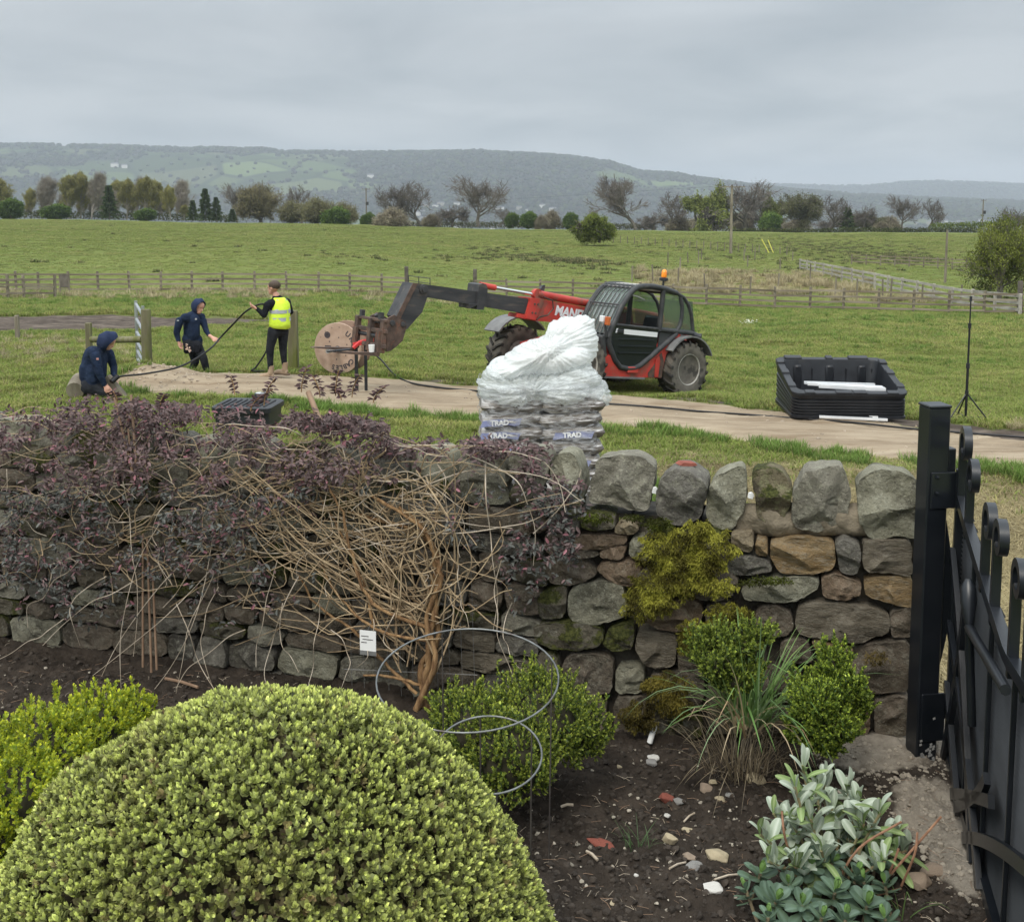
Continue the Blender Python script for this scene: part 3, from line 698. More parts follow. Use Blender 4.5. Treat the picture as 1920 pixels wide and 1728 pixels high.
SM = dict(
 grey=stone_mat('grey_lichened_stone', (.21, .195, .155), (.32, .30, .24), (.40, .39, .30)),
 greyd=stone_mat('dark_grey_stone', (.135, .125, .108), (.22, .205, .175), (.31, .30, .24)),
 pale=stone_mat('pale_green_grey_stone', (.24, .23, .17), (.345, .33, .245), (.42, .41, .32)),
 tan=stone_mat('tan_sandstone', (.24, .195, .13), (.34, .275, .18), (.36, .31, .23)),
 ochre=stone_mat('ochre_sandstone', (.28, .185, .085), (.37, .27, .15), (.36, .31, .23), st=(1, 1, 2.2)),
 pink=stone_mat('brown_sandstone', (.19, .135, .09), (.27, .20, .14), (.33, .27, .2)),
 brown=stone_mat('brown_gritstone', (.135, .11, .082), (.215, .175, .135), (.28, .255, .2)),
 layered=stone_mat('layered_gritstone', (.155, .13, .095), (.26, .225, .17), (.32, .29, .23), st=(1, 1, 3.5)),
 mossy=stone_mat('mossy_gritstone', (.105, .09, .065), (.18, .16, .12), (.26, .25, .2), moss=.75),
 mossc=stone_mat('moss_topped_stone', (.15, .12, .08), (.22, .19, .12), (.26, .26, .14), moss=.7))
wall = empty('dry_stone_wall', wpt(2.4, .5), 0, 'rough dry stone garden wall with big upright coping stones beside the black gate post', 'wall')
bpy.context.view_layer.update()
def smooth_poly(P, it=2):
    P = [Vector(p) for p in P]
    for _ in range(it):
        Q = []
        for i in range(len(P)):
            a, b = P[i], P[(i + 1) % len(P)]; Q += [a * .85 + b * .15, a * .15 + b * .85]
        P = Q
    return P
def make_stone(poly, off0, depth, back, m, name='stone', seg=34, seed=None, bulge=None, scale=1.0):
    """poly: (u,z) outline; front face reaches off0+depth, body goes back behind"""
    rs = np.random.default_rng(seed if seed is not None else rng.integers(1e9))
    P = smooth_poly([(p[0], p[1]) for p in poly], 1); P = [P[i].lerp(P[(i + 1) % len(P)], f / 5) for i in range(len(P)) for f in range(5)]; c = sum(P, Vector((0, 0))) / len(P)
    Q = np.array([(p.x - c.x, p.y - c.y) for p in P]) * scale
    ang = np.arctan2(Q[:, 1], Q[:, 0]); o = np.argsort(ang); ang, rad = ang[o], np.hypot(Q[o, 0], Q[o, 1])
    th = np.linspace(-math.pi, math.pi, seg, endpoint=False)
    r = np.interp(th, np.concatenate([ang - 2 * math.pi, ang, ang + 2 * math.pi]), np.tile(rad, 3))
    size = r.mean()
    ks = [.0, .12, .24, .36, .48, .59, .69, .78, .85, .91, .955, .985, 1.0, 1.0, .985, .93] ; ds = [1, 1, 1, .995, .985, .97, .95, .925, .89, .82, .70, .52, .3, -.1, -.6, -1.0]
    if back > .2: ks += [.75, .4, 0]; ds += [-1.25, -1.35, -1.38]
    planes = [(rs.uniform(.55, .98), *(rs.normal(0, .55, 2))) for _ in range(9)]
    V = []; sa, sb = int(rs.integers(1000)), int(rs.integers(1000))
    for k, d in zip(ks, ds):
        x = k * r * np.cos(th); y = k * r * np.sin(th)
        if d >= 0:
            dep = np.full(seg, d * depth)
            for h, ax, ay in planes: dep = np.minimum(dep, np.maximum(h * depth + ax * x + ay * y, depth * .12))
        else: dep = np.full(seg, d * back)
        nn = (fbm((x + c.x) * 14, (y + c.y) * 14 + min(d, .3) * 2, 4, sa) - .5)
        wr = np.abs(th) / math.pi * 4; nr = (fbm(wr + np.sin(th) * 2 + 40, np.full(seg, d * .6), 3, sb) - .5)
        fade = min(1, k * 3)
        n2 = fbm((x + c.x) * 45, (y + c.y) * 45 + d * 3, 3, 7) - .5; dep = dep + (nn * .22 * size + n2 * .016) * fade * (1 if d > -.2 else .4)
        s_ = 1.025 + nr * .16 + (fbm(np.cos(th) * 4 + 9, np.sin(th) * 4 + d * .8, 3, sb) - .5) * .10
        V.append(np.stack([x * s_, dep, y * s_], -1))
    V = np.concatenate(V); m_ = len(ks)
    F = [(i * seg + k, i * seg + (k + 1) % seg, (i + 1) * seg + (k + 1) % seg, (i + 1) * seg + k) for i in range(m_ - 1) for k in range(seg)]
    # local (u, off, z) -> world, relative to the stone's own origin
    o3 = wpt(c.x, c.y, off0)
    W = np.stack([WD.x * V[:, 0] + WN.x * V[:, 1], WD.y * V[:, 0] + WN.y * V[:, 1], V[:, 2]], -1)
    me = np_mesh(name, W, np.array(F)[:, ::-1], m, True); me.set_sharp_from_angle(angle=R(26))
    return link(name, me, wall, loc=o3 - wall.location)
COP = [('grey', [(320,100),(430,85),(545,100),(610,150),(600,240),(575,370),(500,360),(400,330),(283,318),(290,240)]),
 ('greyd', [(640,200),(700,140),(790,145),(870,195),(882,240),(835,400),(740,440),(650,410),(615,370),(618,280)]),
 ('pale', [(905,185),(1050,135),(1068,210),(1065,330),(1000,455),(915,455),(865,405),(870,290)]),
 ('mossc', [(1088,165),(1180,148),(1245,175),(1288,230),(1290,330),(1240,415),(1170,420),(1115,390),(1110,290)]),
 ('grey', [(1350,140),(1540,130),(1570,190),(1590,270),(1570,440),(1430,470),(1320,455),(1290,400),(1300,270)]),
 ('pale', [(1610,210),(1720,160),(1850,170),(1925,220),(1930,500),(1840,490),(1680,505),(1625,400)]),
 ('pale', [(88,110),(140,70),(210,75),(245,160),(262,260),(235,330),(150,330),(95,270)]),
 ('grey', [(-110,70),(60,55),(85,110),(70,210),(40,250),(-80,240),(-125,150)])]
for k, (m, P) in enumerate(COP):
    o = make_stone([wuz(*zq(*p), off=-.06) for p in P], -.06, .12, .16, SM[m], 'coping_stone', seg=64, seed=100 + k, scale=.98)
# coping further along, behind the climber
u = wuz(952, 900, -.06)[0]; k = 0
TOPX, TOPY = [-300, 0, 340, 700, 1000], [745, 782, 815, 838, 842]
while u < 6.6:
    wd = rng.uniform(.17, .29); px_, py_, _ = project(wpt(u + wd / 2, 2.0, -.06))
    zt = wuz(px_, np.interp(px_, TOPX, TOPY) + rng.uniform(-4, 6), -.06)[1]; hh = rng.uniform(.22, .28)
    P = [(u + .02, zt - .03), (u + wd * rng.uniform(.25, .5), zt), (u + wd * .8, zt - rng.uniform(0, .03)), (u + wd - .01, zt - .07), (u + wd, zt - hh * .7), (u + wd * .9, zt - hh), (u + wd * .2, zt - hh + .01), (u, zt - hh * .6)]
    make_stone(P, -.06, .12, .15, SM[['grey', 'pale', 'greyd', 'grey', 'mossc'][k % 5]], 'coping_stone', seg=30, seed=200 + k); u += wd + .015; k += 1
ST = [('tan', [(405,450),(440,420),(490,430),(527,470),(490,493),(400,487)]), ('mossy', [(230,400),(300,375),(400,400),(410,460),(300,475),(235,460)]),
 ('pink', [(190,510),(270,490),(470,500),(475,540),(320,568),(185,570)]), ('brown', [(192,576),(318,572),(328,600),(210,606)]), ('pink', [(322,572),(440,547),(467,560),(440,615),(322,612)]),
 ('pale', [(480,515),(560,500),(575,630),(470,605)]), ('brown', [(60,610),(150,598),(250,610),(315,680),(290,720),(190,750),(90,740),(50,690)]),
 ('pink', [(322,632),(500,625),(545,680),(490,765),(380,732),(312,672)]), ('pale', [(195,750),(340,720),(440,740),(475,850),(460,905),(300,950),(165,925),(170,800)]),
 ('mossy', [(10,790),(150,742),(163,762),(155,912),(20,922)]), ('mossy', [(0,942),(200,922),(340,960),(352,1010),(322,1065),(100,1072),(0,1032)]),
 ('mossy', [(372,962),(450,937),(505,952),(495,1062),(400,1085),(337,1042)]), ('layered', [(522,960),(640,985),(720,1002),(712,1142),(620,1168),(560,1152),(502,1062)]),
 ('brown', [(130,1132),(200,1082),(390,1112),(392,1282),(300,1302),(160,1242)]), ('pale', [(405,1160),(520,1150),(555,1190),(545,1292),(400,1292)]),
 ('pink', [(550,902),(620,852),(760,812),(842,842),(838,942),(730,985),(600,962)]), ('brown', [(852,852),(960,832),(1035,902),(1025,1000),(862,960)]),
 ('brown', [(720,1092),(800,1082),(865,1112),(865,1205),(740,1205),(715,1162)]), ('layered', [(780,792),(900,762),(1005,792),(935,824),(830,824)]),
 ('tan', [(990,480),(1090,475),(1105,520),(1092,582),(1010,572),(985,530)]), ('ochre', [(1110,510),(1170,515),(1174,602),(1108,597)]),
 ('ochre', [(1185,515),(1350,505),(1500,530),(1515,610),(1500,680),(1380,697),(1230,692),(1180,620)]), ('greyd', [(1510,530),(1555,500),(1630,540),(1642,600),(1622,707),(1530,687),(1517,600)]),
 ('layered', [(1645,530),(1720,515),(1905,525),(1905,702),(1800,692),(1660,672),(1645,600)]), ('greyd', [(975,620),(1060,595),(1180,625),(1190,682),(1060,700),(960,692)]),
 ('pale', [(1035,770),(1080,735),(1250,708),(1427,706),(1427,760),(1330,822),(1230,837),(1060,822)]), ('pink', [(1437,702),(1530,692),(1645,742),(1632,802),(1560,830),(1440,812)]),
 ('ochre', [(1652,720),(1800,697),(1905,712),(1905,862),(1800,842),(1660,802)]), ('brown', [(1130,860),(1210,845),(1290,890),(1305,960),(1270,1007),(1150,1002),(1080,920)]),
 ('layered', [(1312,850),(1480,832),(1700,862),(1777,902),(1772,1002),(1640,1032),(1450,1012),(1317,992)]), ('brown', [(1782,882),(1905,852),(1905,1012),(1790,1012)]),
 ('brown', [(1235,1030),(1370,1012),(1402,1102),(1392,1142),(1230,1122)]), ('ochre', [(1388,1017),(1560,1042),(1602,1058),(1590,1095),(1402,1072)]),
 ('brown', [(1420,1082),(1640,1042),(1890,1022),(1890,1282),(1700,1302),(1650,1252),(1450,1182)]), ('brown', [(1702,1332),(1800,1305),(1890,1312),(1890,1512),(1702,1502)]),
 ('pink', [(1602,1402),(1692,1342),(1682,1482),(1602,1482)]), ('brown', [(395,1312),(560,1302),(562,1482),(400,1502)]), ('mossy', [(570,1402),(700,1382),(842,1402),(842,1522),(580,1522)]),
 ('mossy', [(862,1222),(1062,1232),(1052,1482),(872,1502)]), ('brown', [(1080,1160),(1330,1160),(1392,1342),(1080,1342)]), ('brown', [(1080,1362),(1300,1352),(1312,1502),(1080,1502)]),
 ('brown', [(1402,1202),(1640,1272),(1585,1402),(1402,1362)]), ('mossy', [(1322,1372),(1580,1412),(1592,1502),(1332,1502)]), ('mossy', [(560,522),(760,512),(765,642),(570,642)]),
 ('brown', [(780,522),(980,502),(972,642),(780,652)]), ('brown', [(500,682),(700,652),(782,702),(765,787),(520,802)]), ('mossy', [(545,450),(640,430),(715,470),(700,510),(560,508)]),
 ('brown', [(560,1205),(700,1180),(850,1220),(845,1380),(600,1390)]), ('mossy', [(0,1090),(110,1090),(140,1250),(60,1300),(-60,1280)]), ('brown', [(-40,1320),(150,1260),(370,1320),(370,1500),(-40,1480)]),
 ('greyd', [(60,395),(225,400),(228,475),(70,482)]), ('brown', [(45,490),(178,490),(184,592),(58,592)]), ('mossy', [(90,335),(235,335),(228,392),(95,395)]), ('grey', [(-60,300),(85,330),(60,392),(-60,395)]), ('pink', [(-60,402),(50,400),(60,480),(-50,485)]),
 ('mossy', [(720,480),(860,450),(980,480),(970,505),(770,512)]), ('brown', [(800,660),(950,655),(1030,710),(1020,770),(900,755),(790,775)])]
for k, (m, P) in enumerate(ST):
    make_stone([wuz(*zq(*p)) for p in P], -.03, rng.uniform(.045, .075), .16, SM[m], 'stone', seg=52, seed=400 + k, scale=.96)
# further courses to the left, seen through the climber
u_end = wuz(1012, 1100)[0]; row = 0; ztop = 1.93; z = .46; mk_ = ['mossy', 'greyd', 'brown', 'grey', 'mossy', 'layered', 'brown', 'pale']
while z < 1.72:
    h = rng.uniform(.10, .165); u = u_end + rng.uniform(-.03, .05)
    while u < 5.9:
        wd = rng.uniform(.17, .44) * (1.15 if h > .16 else .9); j = lambda a=.014: rng.uniform(-a, a)
        P = [(u + .01 + j(), z + .012 + j()), (u + wd * .5, z + .005 + j(.008)), (u + wd - .01 + j(), z + .012 + j()), (u + wd - .004 + j(.006), z + h * .5), (u + wd - .02 + j(), z + h - .015 + j()), (u + wd * .5, z + h - .004 + j(.012)), (u + .02 + j(), z + h - .02 + j()), (u + .004, z + h * .5)]
        make_stone(P, -.03, rng.uniform(.045, .08), .14, SM[mk_[int(rng.integers(8))]], 'stone', seg=30); u += wd + .004
    z += h
# heart of the wall and the sandy mortar under the copings
cm = mat('wall_hearting', (.03, .026, .02), (.075, .065, .05), 14, .95, bump=.6, bscale=40)
hb = MB()
for du in np.arange(.03, 6.6, .33):
    hb.box(wpt(du + .165, 1.02, -.24), (.34, .26, 1.16), Matrix.Rotation(math.atan2(WD.y, WD.x), 3, 'Z'))
hb.build('hearting', cm, wall, loc=-wall.location)
mo = mat('sandy_mortar', (.17, .142, .10), (.27, .228, .165), 12, .95, bump=1.0, bscale=22, dist=.02, c3=(.1, .085, .06), s3=8)
def slab_grid(px0, px1, y0f, y1f, off, mat_, name, amp=.02, nx=90, ny=16):
    V = []; 
    for j in range(ny):
        for i in range(nx):
            px = px0 + (px1 - px0) * i / (nx - 1); t_ = j / (ny - 1); py = y0f(px) * (1 - t_) + y1f(px) * t_
            a, z_ = wuz(px, py, off); n_ = float(fbm(np.array([a * 9]), np.array([z_ * 9]), 4, 66)[0]) - .5
            e = (math.sin(math.pi * t_) ** .5) * (math.sin(math.pi * i / (nx - 1)) ** .3)
            V.append(wpt(a, z_, off + amp * n_ * 2 - .05 * (1 - e)) - wall.location)
    F = [(j * nx + i, j * nx + i + 1, (j + 1) * nx + i + 1, (j + 1) * nx + i) for j in range(ny - 1) for i in range(nx - 1)]
    link(name, np_mesh(name, np.array([tuple(v) for v in V]), np.array(F), mat_, True), wall)
slab_grid(1375, 1722, lambda x: 948, lambda x: 1010, -.045, mo, 'mortar', .03)
# red tile scrap and white scraps on and between the copings
for (X, Y, sz, m, lab, nm) in ((765, 133, .045, 'brick', 'thin red tile scrap lying on top of a rounded grey coping stone', 'tile_scrap'), (608, 262, .014, 'cup', 'cream stone chip wedged in the gap right of the widest coping stone', 'stone_chip'), (1088, 288, .013, 'cup', 'white stone chip wedged beside the moss topped coping stone', 'stone_chip')):
    b_ = MB(); b_.prism([(-sz, 0), (-sz * .3, -sz * .18), (sz, -.05 * sz), (sz * .8, sz * .22), (-sz * .6, sz * .3)] if nm == 'tile_scrap' else [(-sz, -sz), (sz * .4, -sz * 1.3), (sz, 0), (sz * .3, sz * 1.1), (-sz * .8, sz * .8)], -sz * .6, sz * .6)
    p = wp(*zq(X, Y), off=-.10 if nm == 'tile_scrap' else -.05)
    tag(b_.build(nm, M_[m], loc=p, rot=(0, .05, .3)), lab, 'scrap')

# ================================================================== GARDEN SOIL
m, t, b = mat_nodes('garden_soil'); L = t.links; N = t.nodes; b.inputs['Roughness'].default_value = .95; b.inputs['Specular IOR Level'].default_value = .15
g = N.new('ShaderNodeNewGeometry')
def _n(s, d=8, ro=.65):
    n = N.new('ShaderNodeTexNoise'); n.inputs['Scale'].default_value = s; n.inputs['Detail'].default_value = d; n.inputs['Roughness'].default_value = ro; L.new(g.outputs['Position'], n.inputs['Vector']); return n.outputs[0]
r = N.new('ShaderNodeValToRGB'); L.new(_n(7), r.inputs[0]); e = r.color_ramp.elements; e[0].position = .3; e[0].color = (.018, .014, .011, 1); e[1].position = .72; e[1].color = (.07, .055, .043, 1)
a2 = N.new('ShaderNodeAttribute'); a2.attribute_name = 'mask'; s2 = N.new('ShaderNodeSeparateColor'); L.new(a2.outputs['Color'], s2.inputs[0])
r2 = N.new('ShaderNodeValToRGB'); L.new(_n(16), r2.inputs[0]); e = r2.color_ramp.elements; e[0].position = .3; e[0].color = (.17, .145, .115, 1); e[1].position = .7; e[1].color = (.33, .29, .235, 1)
ma = N.new('ShaderNodeMath'); ma.operation = 'MULTIPLY_ADD'; L.new(_n(11), ma.inputs[0]); ma.inputs[1].default_value = .6; L.new(s2.outputs[0], ma.inputs[2])
mr1 = N.new('ShaderNodeMapRange'); L.new(ma.outputs[0], mr1.inputs[0]); mr1.inputs[1].default_value = .72; mr1.inputs[2].default_value = .86
mm = N.new('ShaderNodeMix'); mm.data_type = 'RGBA'; L.new(mr1.outputs[0], mm.inputs[0]); L.new(r.outputs[0], mm.inputs[6]); L.new(r2.outputs[0], mm.inputs[7]); L.new(mm.outputs[2], b.inputs['Base Color'])
bn = N.new('ShaderNodeBump'); bn.inputs['Strength'].default_value = .9; bn.inputs['Distance'].default_value = .012; L.new(_n(70, 8, .7), bn.inputs['Height']); L.new(bn.outputs[0], b.inputs['Normal'])
SOIL_M = m
xs = np.arange(-4.2, 3.3, .014); ys = np.arange(2.0, 6.6, .014); X, Y = np.meshgrid(xs, ys)
dw = (X - WB.x) * WN.x + (Y - WB.y) * WN.y       # + garden side
Z = soil(X, Y); sand = np.zeros_like(X)
def soft(cx, cy, rx, ry): return np.clip(1.25 - np.hypot((X - cx) / rx, (Y - cy) / ry), 0, 1)
p1 = onz(1650, 1420, .62); p2 = onz(1760, 1540, .6); p3 = onz(1800, 1640, .6); p4 = onz(1590, 1400, .62)
for p, rx, ry in ((p1, .3, .22), (p2, .22, .3), (p3, .13, .25), (p4, .14, .12), (Vector((2.3, 4.6)), .5, 1.0)): sand = np.maximum(sand, soft(p.x, p.y, rx, ry))
cl = np.abs(fbm(X * 22, Y * 22, 4, 90) - .5) * 2; cl2 = fbm(X * 60, Y * 60, 3, 95)
Z = Z + (1 - sand * .8) * (.035 * (1 - cl) ** 2 + .014 * cl2) + sand * (.015 + .045 * fbm(X * 16, Y * 16, 5, 97))
Z = Z + .012 * np.exp(-(np.maximum(dw, 0) / .2) ** 2) 
gate_gap = X > 1.72
Z = np.where(gate_gap, Z * sstep(-1.1, -.1, dw) + (gz(X, Y) - .03) * (1 - sstep(-1.1, -.1, dw)), np.where(dw < -.2, .1, Z))
mk = np.stack([sand, sand, sand], -1)
SX, SY, SZ_ = xs, ys, Z
tag(link('garden_soil', grid_mesh('garden_soil', X, Y, Z, SOIL_M, mk)), kind='structure')
def SG(x, y):
    i = int(np.clip(round((x - SX[0]) / .014), 0, len(SX) - 1)); j = int(np.clip(round((y - SY[0]) / .014), 0, len(SY) - 1)); return float(SZ_[j, i])
def sg(px, py):
    """soil point seen at a pixel"""
    z = SOILZ
    for _ in range(4): p = onz(px, py, z); z = SG(p.x, p.y)
    return Vector((p.x, p.y, z))
def lump(name, mat_, seed, n=9, m=6, amp=.35, flat=.7, col=None):
    rs = np.random.default_rng(seed); pl = rs.normal(0, 1, (9, 3)); pl /= np.linalg.norm(pl, axis=1)[:, None]; h = rs.uniform(.45, .95, 9); import bmesh
    b = bmesh.new()
    for q in rs.normal(0, 1, (n + 7, 3)):
        q = q / np.linalg.norm(q) * rs.uniform(.75, 1.1); b.verts.new((q[0], q[1], q[2] * flat))
    bmesh.ops.convex_hull(b, input=b.verts); bmesh.ops.delete(b, geom=[v for v in b.verts if not v.link_faces], context='VERTS'); bmesh.ops.bevel(b, geom=b.edges[:], offset=.06, segments=1, affect='EDGES')
    me = bpy.data.meshes.new(name); b.to_mesh(me); b.free(); me.materials.append(mat_); return me
clod_m = mat('soil_clod', (.026, .020, .016), (.08, .064, .05), 20, .95, bump=.5, bscale=80, obj_rand=.35)
peb_m = mat('pebble', (.2, .17, .13), (.42, .38, .31), 6, .9, obj_rand=.4)
def vis_soil(n, px0, px1, py0, py1, sandy=False):
    out = []
    while len(out) < n:
        px = rng.uniform(px0, px1); py = rng.uniform(py0, py1); p = onz(px, py, SOILZ)
        if ((p.x - WB.x) * WN.x + (p.y - WB.y) * WN.y) < .06 or (not sandy and sand[int((p.y - 2.0) / .014), int((p.x + 4.2) / .014)] > .25): continue
        out.append((p.x, p.y, SG(p.x, p.y)))
    return np.array(out)
P = np.concatenate([vis_soil(5200, 930, 1870, 1370, 1760), vis_soil(1500, -40, 560, 1200, 1420)])
scatter('soil_clods', P, [lump('clod', clod_m, s) for s in range(5)], .003 + .018 * rng.random(len(P)) ** 3.4, label='loose dark clods of turned garden soil', cat='soil')
Ps_ = vis_soil(6000, 1500, 1860, 1370, 1760, True); Ps_ = Ps_[[sand[int((b_ - 2.0) / .014), int((a_ + 4.2) / .014)] > .2 for a_, b_, _c in Ps_]][:1300]
scatter('sand_crumbs', Ps_, [lump('crumb', mat('sandy_crumb', (.2, .17, .135), (.34, .3, .24), 20, .95, obj_rand=.2), 90 + s) for s in range(3)], .003 + .014 * rng.random(len(Ps_)) ** 3, label='crumbling grey sand and mortar round the gate post foot', cat='sand')
P = np.concatenate([vis_soil(330, 930, 1860, 1380, 1760), vis_soil(50, 0, 500, 1210, 1400)]); P[:, 2] += .004
scatter('soil_grit', P, [lump('grit', peb_m, s + 20) for s in range(4)], .003 + .010 * rng.random(len(P)) ** 2, label='scattered pale grit and small pebbles in the soil', cat='grit')
ps_m = {k: mat('garden_' + k, a, c, 25, .9, bump=.5, bscale=60) for k, a, c in (('grey_stone', (.2, .19, .18), (.34, .33, .31)), ('white_stone', (.5, .48, .44), (.7, .68, .63)), ('buff_stone', (.38, .31, .2), (.52, .44, .3)), ('tan_stone', (.25, .19, .14), (.36, .28, .21)))}
ps_m['red_brick'] = M_['brick']
for k, (X_, Y_, s_, m_, fl, lab) in enumerate([
 (520, 318, .033, 'red_brick', .9, 'pointed red brick fragment on dark soil left of the silver-leaved plant'), (270, 490, .036, 'red_brick', .4, 'long flat red brick shard lying alone in the soil'),
 (672, 278, .037, 'tan_stone', .6, 'smooth brown-tan stone above the red brick fragment'), (702, 248, .02, 'buff_stone', .7, 'small buff stone touching the smooth tan stone'),
 (732, 308, .026, 'buff_stone', .6, 'flat cream-buff stone below the smooth tan stone'), (572, 322, .023, 'grey_stone', .8, 'round dark grey pebble touching the pointed red brick fragment'),
 (868, 232, .042, 'buff_stone', .7, 'large cream stone half hidden by silver leaves'), (478, 135, .035, 'white_stone', .5, 'cream broken stone at the wall foot by the rolled white paper'),
 (530, 472, .032, 'buff_stone', .8, 'knobbly cream and grey stone in mid soil'), (718, 540, .04, 'buff_stone', .7, 'pale yellow upright stone beside a grey stone'),
 (632, 582, .042, 'grey_stone', .6, 'angular light grey stone under the pale yellow stone'), (704, 675, .034, 'white_stone', .6, 'bright white angular stone nearest the blue-green rosettes'),
 (403, 608, .009, 'white_stone', .8, 'tiny white pebble alone in mid soil'), (523, 385, .014, 'white_stone', .6, 'small white chip just below the pointed red brick fragment'), (305, 718, .018, 'buff_stone', .4, 'flat cream chip low in the soil by the big dome bush'),
 (1570, 585, .045, 'tan_stone', .4, 'long tan stone between the sedum and the gate foot'), (1510, 640, .045, 'tan_stone', .8, 'dull brown round stone half buried beside the sedum'), (612, 540, .024, 'tan_stone', .7, 'small brown pebble above the angular grey stone'),
 (768, 296, .019, 'grey_stone', .7, 'small pale grey pebble right of the cream-buff stone'), (465, 178, .026, 'grey_stone', .6, 'small slate grey stone at the foot of the wall'), (337, 185, .014, 'buff_stone', .7, 'orange-cream chip left of the slate grey stone'), (602, 432, .027, 'buff_stone', .35, 'thin cream flake lying flat in mid soil')]):
    p = sg(1000 + X_ / 2.087, 1350 + Y_ / 2.087); me = lump('garden_stone', ps_m[m_], 50 + k, 12, 8, .3, fl)
    el = 2.1 if k in (1, 15) else 1.25
    tag(link('brick_fragment' if m_ == 'red_brick' else 'garden_stone', me, loc=p + Vector((0, 0, s_ * fl * .35)), rot=(.1, .15, -.5 if k == 1 else rng.uniform(-.6, .6)), scale=(s_ * el, s_ * .9, s_)), lab, 'brick' if m_ == 'red_brick' else 'stone')
# ================================================================== LEAVES
def leaves(B, D, Nn, Ln, Wd, C, name, mat_, fold=.25, curl=.0, base=.12):
    """B base points, D axes, Nn normals (n,3); Ln, Wd (n); C (n,3) -> mesh of folded oval leaves"""
    n = len(B); D = D / np.linalg.norm(D, axis=1)[:, None]; Sd = np.cross(D, Nn); Sd /= np.linalg.norm(Sd, axis=1)[:, None] + 1e-9; Up = np.cross(Sd, D)
    l = Ln[:, None]; w_ = Wd[:, None] / 2
    pts = [B, B + D * l * .32 + Sd * w_ + Up * w_ * fold, B + D * l * .72 + Sd * w_ * .85 + Up * (w_ * fold - curl * l * .35), B + D * l - Up * curl * l, B + D * l * .72 - Sd * w_ * .85 + Up * (w_ * fold - curl * l * .35), B + D * l * .32 - Sd * w_ + Up * w_ * fold]
    V = np.stack(pts, 1).reshape(-1, 3); i = np.arange(n)[:, None] * 6
    F = np.concatenate([i + np.array([[0, 1, 2, 3]]), i + np.array([[0, 3, 4, 5]])])
    return np_mesh(name, V, F, mat_, False, np.repeat(C, 6, 0))
def unit(v): return v / (np.linalg.norm(v, axis=-1, keepdims=True) + 1e-9)
def sprigs(P, A, K, ln, wd, tipc, lowc, spread=.9, lift=.02, name='foliage', mat_=None, jit=.35, droop=0.0, vcol=.18, tipw=1.0, brown=None):
    """K leaves round each sprig axis; the topmost are young and bright"""
    n = len(P); A = unit(A + rng.normal(0, jit, A.shape)); T = unit(np.cross(A, np.array([.3, .2, .9]) + rng.normal(0, .2, A.shape))); U = np.cross(A, T)
    Bs, Ds, Ns, Ls, Ws, Cs = [], [], [], [], [], []
    ph = rng.random(n) * 6.28; sv = 1 + rng.normal(0, .14, n)
    for k in range(K):
        f = k / (K - 1); an = ph + k * 2.4 + rng.normal(0, .2, n); rad = T * np.cos(an)[:, None] + U * np.sin(an)[:, None]
        sp_ = spread * (1.25 - f * 1.0) ; D = unit(A + rad * sp_ - np.array([0, 0, droop])); Bs.append(P + A * (lift * (f - .6))[None] if False else P + A * lift * (f - .6)); Ds.append(D); Ns.append(unit(A * 1.0 - rad * .3 + rng.normal(0, .15, A.shape)))
        s_ = (1.05 - .35 * f) * sv * (1 + rng.normal(0, .12, n)); Ls.append(ln * s_); Ws.append(wd * s_ * (1.05 - .25 * f))
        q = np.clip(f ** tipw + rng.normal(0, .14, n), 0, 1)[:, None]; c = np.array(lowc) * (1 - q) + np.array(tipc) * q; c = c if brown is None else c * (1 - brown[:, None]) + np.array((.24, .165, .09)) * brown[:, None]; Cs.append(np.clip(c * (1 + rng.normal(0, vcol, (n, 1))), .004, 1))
    return leaves(np.concatenate(Bs), np.concatenate(Ds), np.concatenate(Ns), np.concatenate(Ls), np.concatenate(Ws), np.concatenate(Cs), name, mat_)
def shell(n, c, r, zmin=-1, back=1.0, lump_=0.0, depth=.0, seed=0):
    """points and normals on an ellipsoid, lumpy"""
    v = unit(rng.normal(0, 1, (int(n * 2.2), 3))); v = v[v[:, 2] > zmin]
    keep = (v[:, 1] < .35) | (rng.random(len(v)) < back); v = v[keep][:n]
    k = 1 + lump_ * (fbm(v[:, 0] * 3.2 + 5 + v[:, 2] * 2, v[:, 1] * 3.2 + v[:, 2] * 1.3 + 9, 3, seed) - .5) * 2 - depth * rng.random(len(v)) ** 2
    return np.array(c) + v * np.array(r) * k[:, None], unit(v / np.array(r))
LEAF = leafmat('garden_leaves', trans=.3, rough=.42, spec=.35, rnd=0)
LEAFP = leafmat('purple_leaves', trans=.12, rough=.5, spec=.3, rnd=0)
DARKCORE = mat('dark_core_shade', (.02, .018, .01), (.05, .045, .025), 20, .95)  # solid filler colour; the shade inside a bush is put into it
# ---- clipped dome bush, nearest
dome = empty('dome_bush', (-.74, 3.02, SOILZ), 0, 'large clipped dome bush with lime green leaf tips filling the front of the garden', 'bush')
DC, DR = np.array([-.74, 3.02, .55]), np.array([.91, .82, 1.08])
P, Nn = shell(24000, DC, DR, -.15, .3, .05, .06, 3); hol = fbm(P[:, 0] * 11 + P[:, 1] * 7, P[:, 2] * 11, 3, 8); kp = (hol < .66) | (rng.random(len(P)) < .35); P, Nn, hol = P[kp], Nn[kp], hol[kp]
br_ = np.clip((fbm(P[:, 0] * 2.6 + 3, P[:, 2] * 2.6 + P[:, 1], 4, 44) - .5) * 2.2, 0, .6) * rng.random(len(P)) + (rng.random(len(P)) < .03) * .7
me = sprigs(P, Nn + np.array([0, -.1, .55]), 8, .0190, .0118, (.68, .74, .22), (.215, .235, .09), .95, .02, 'foliage', LEAF, .42, vcol=.32, tipw=1.7, brown=br_)
tag(link('foliage', me, dome, loc=-dome.location), kind='stuff')
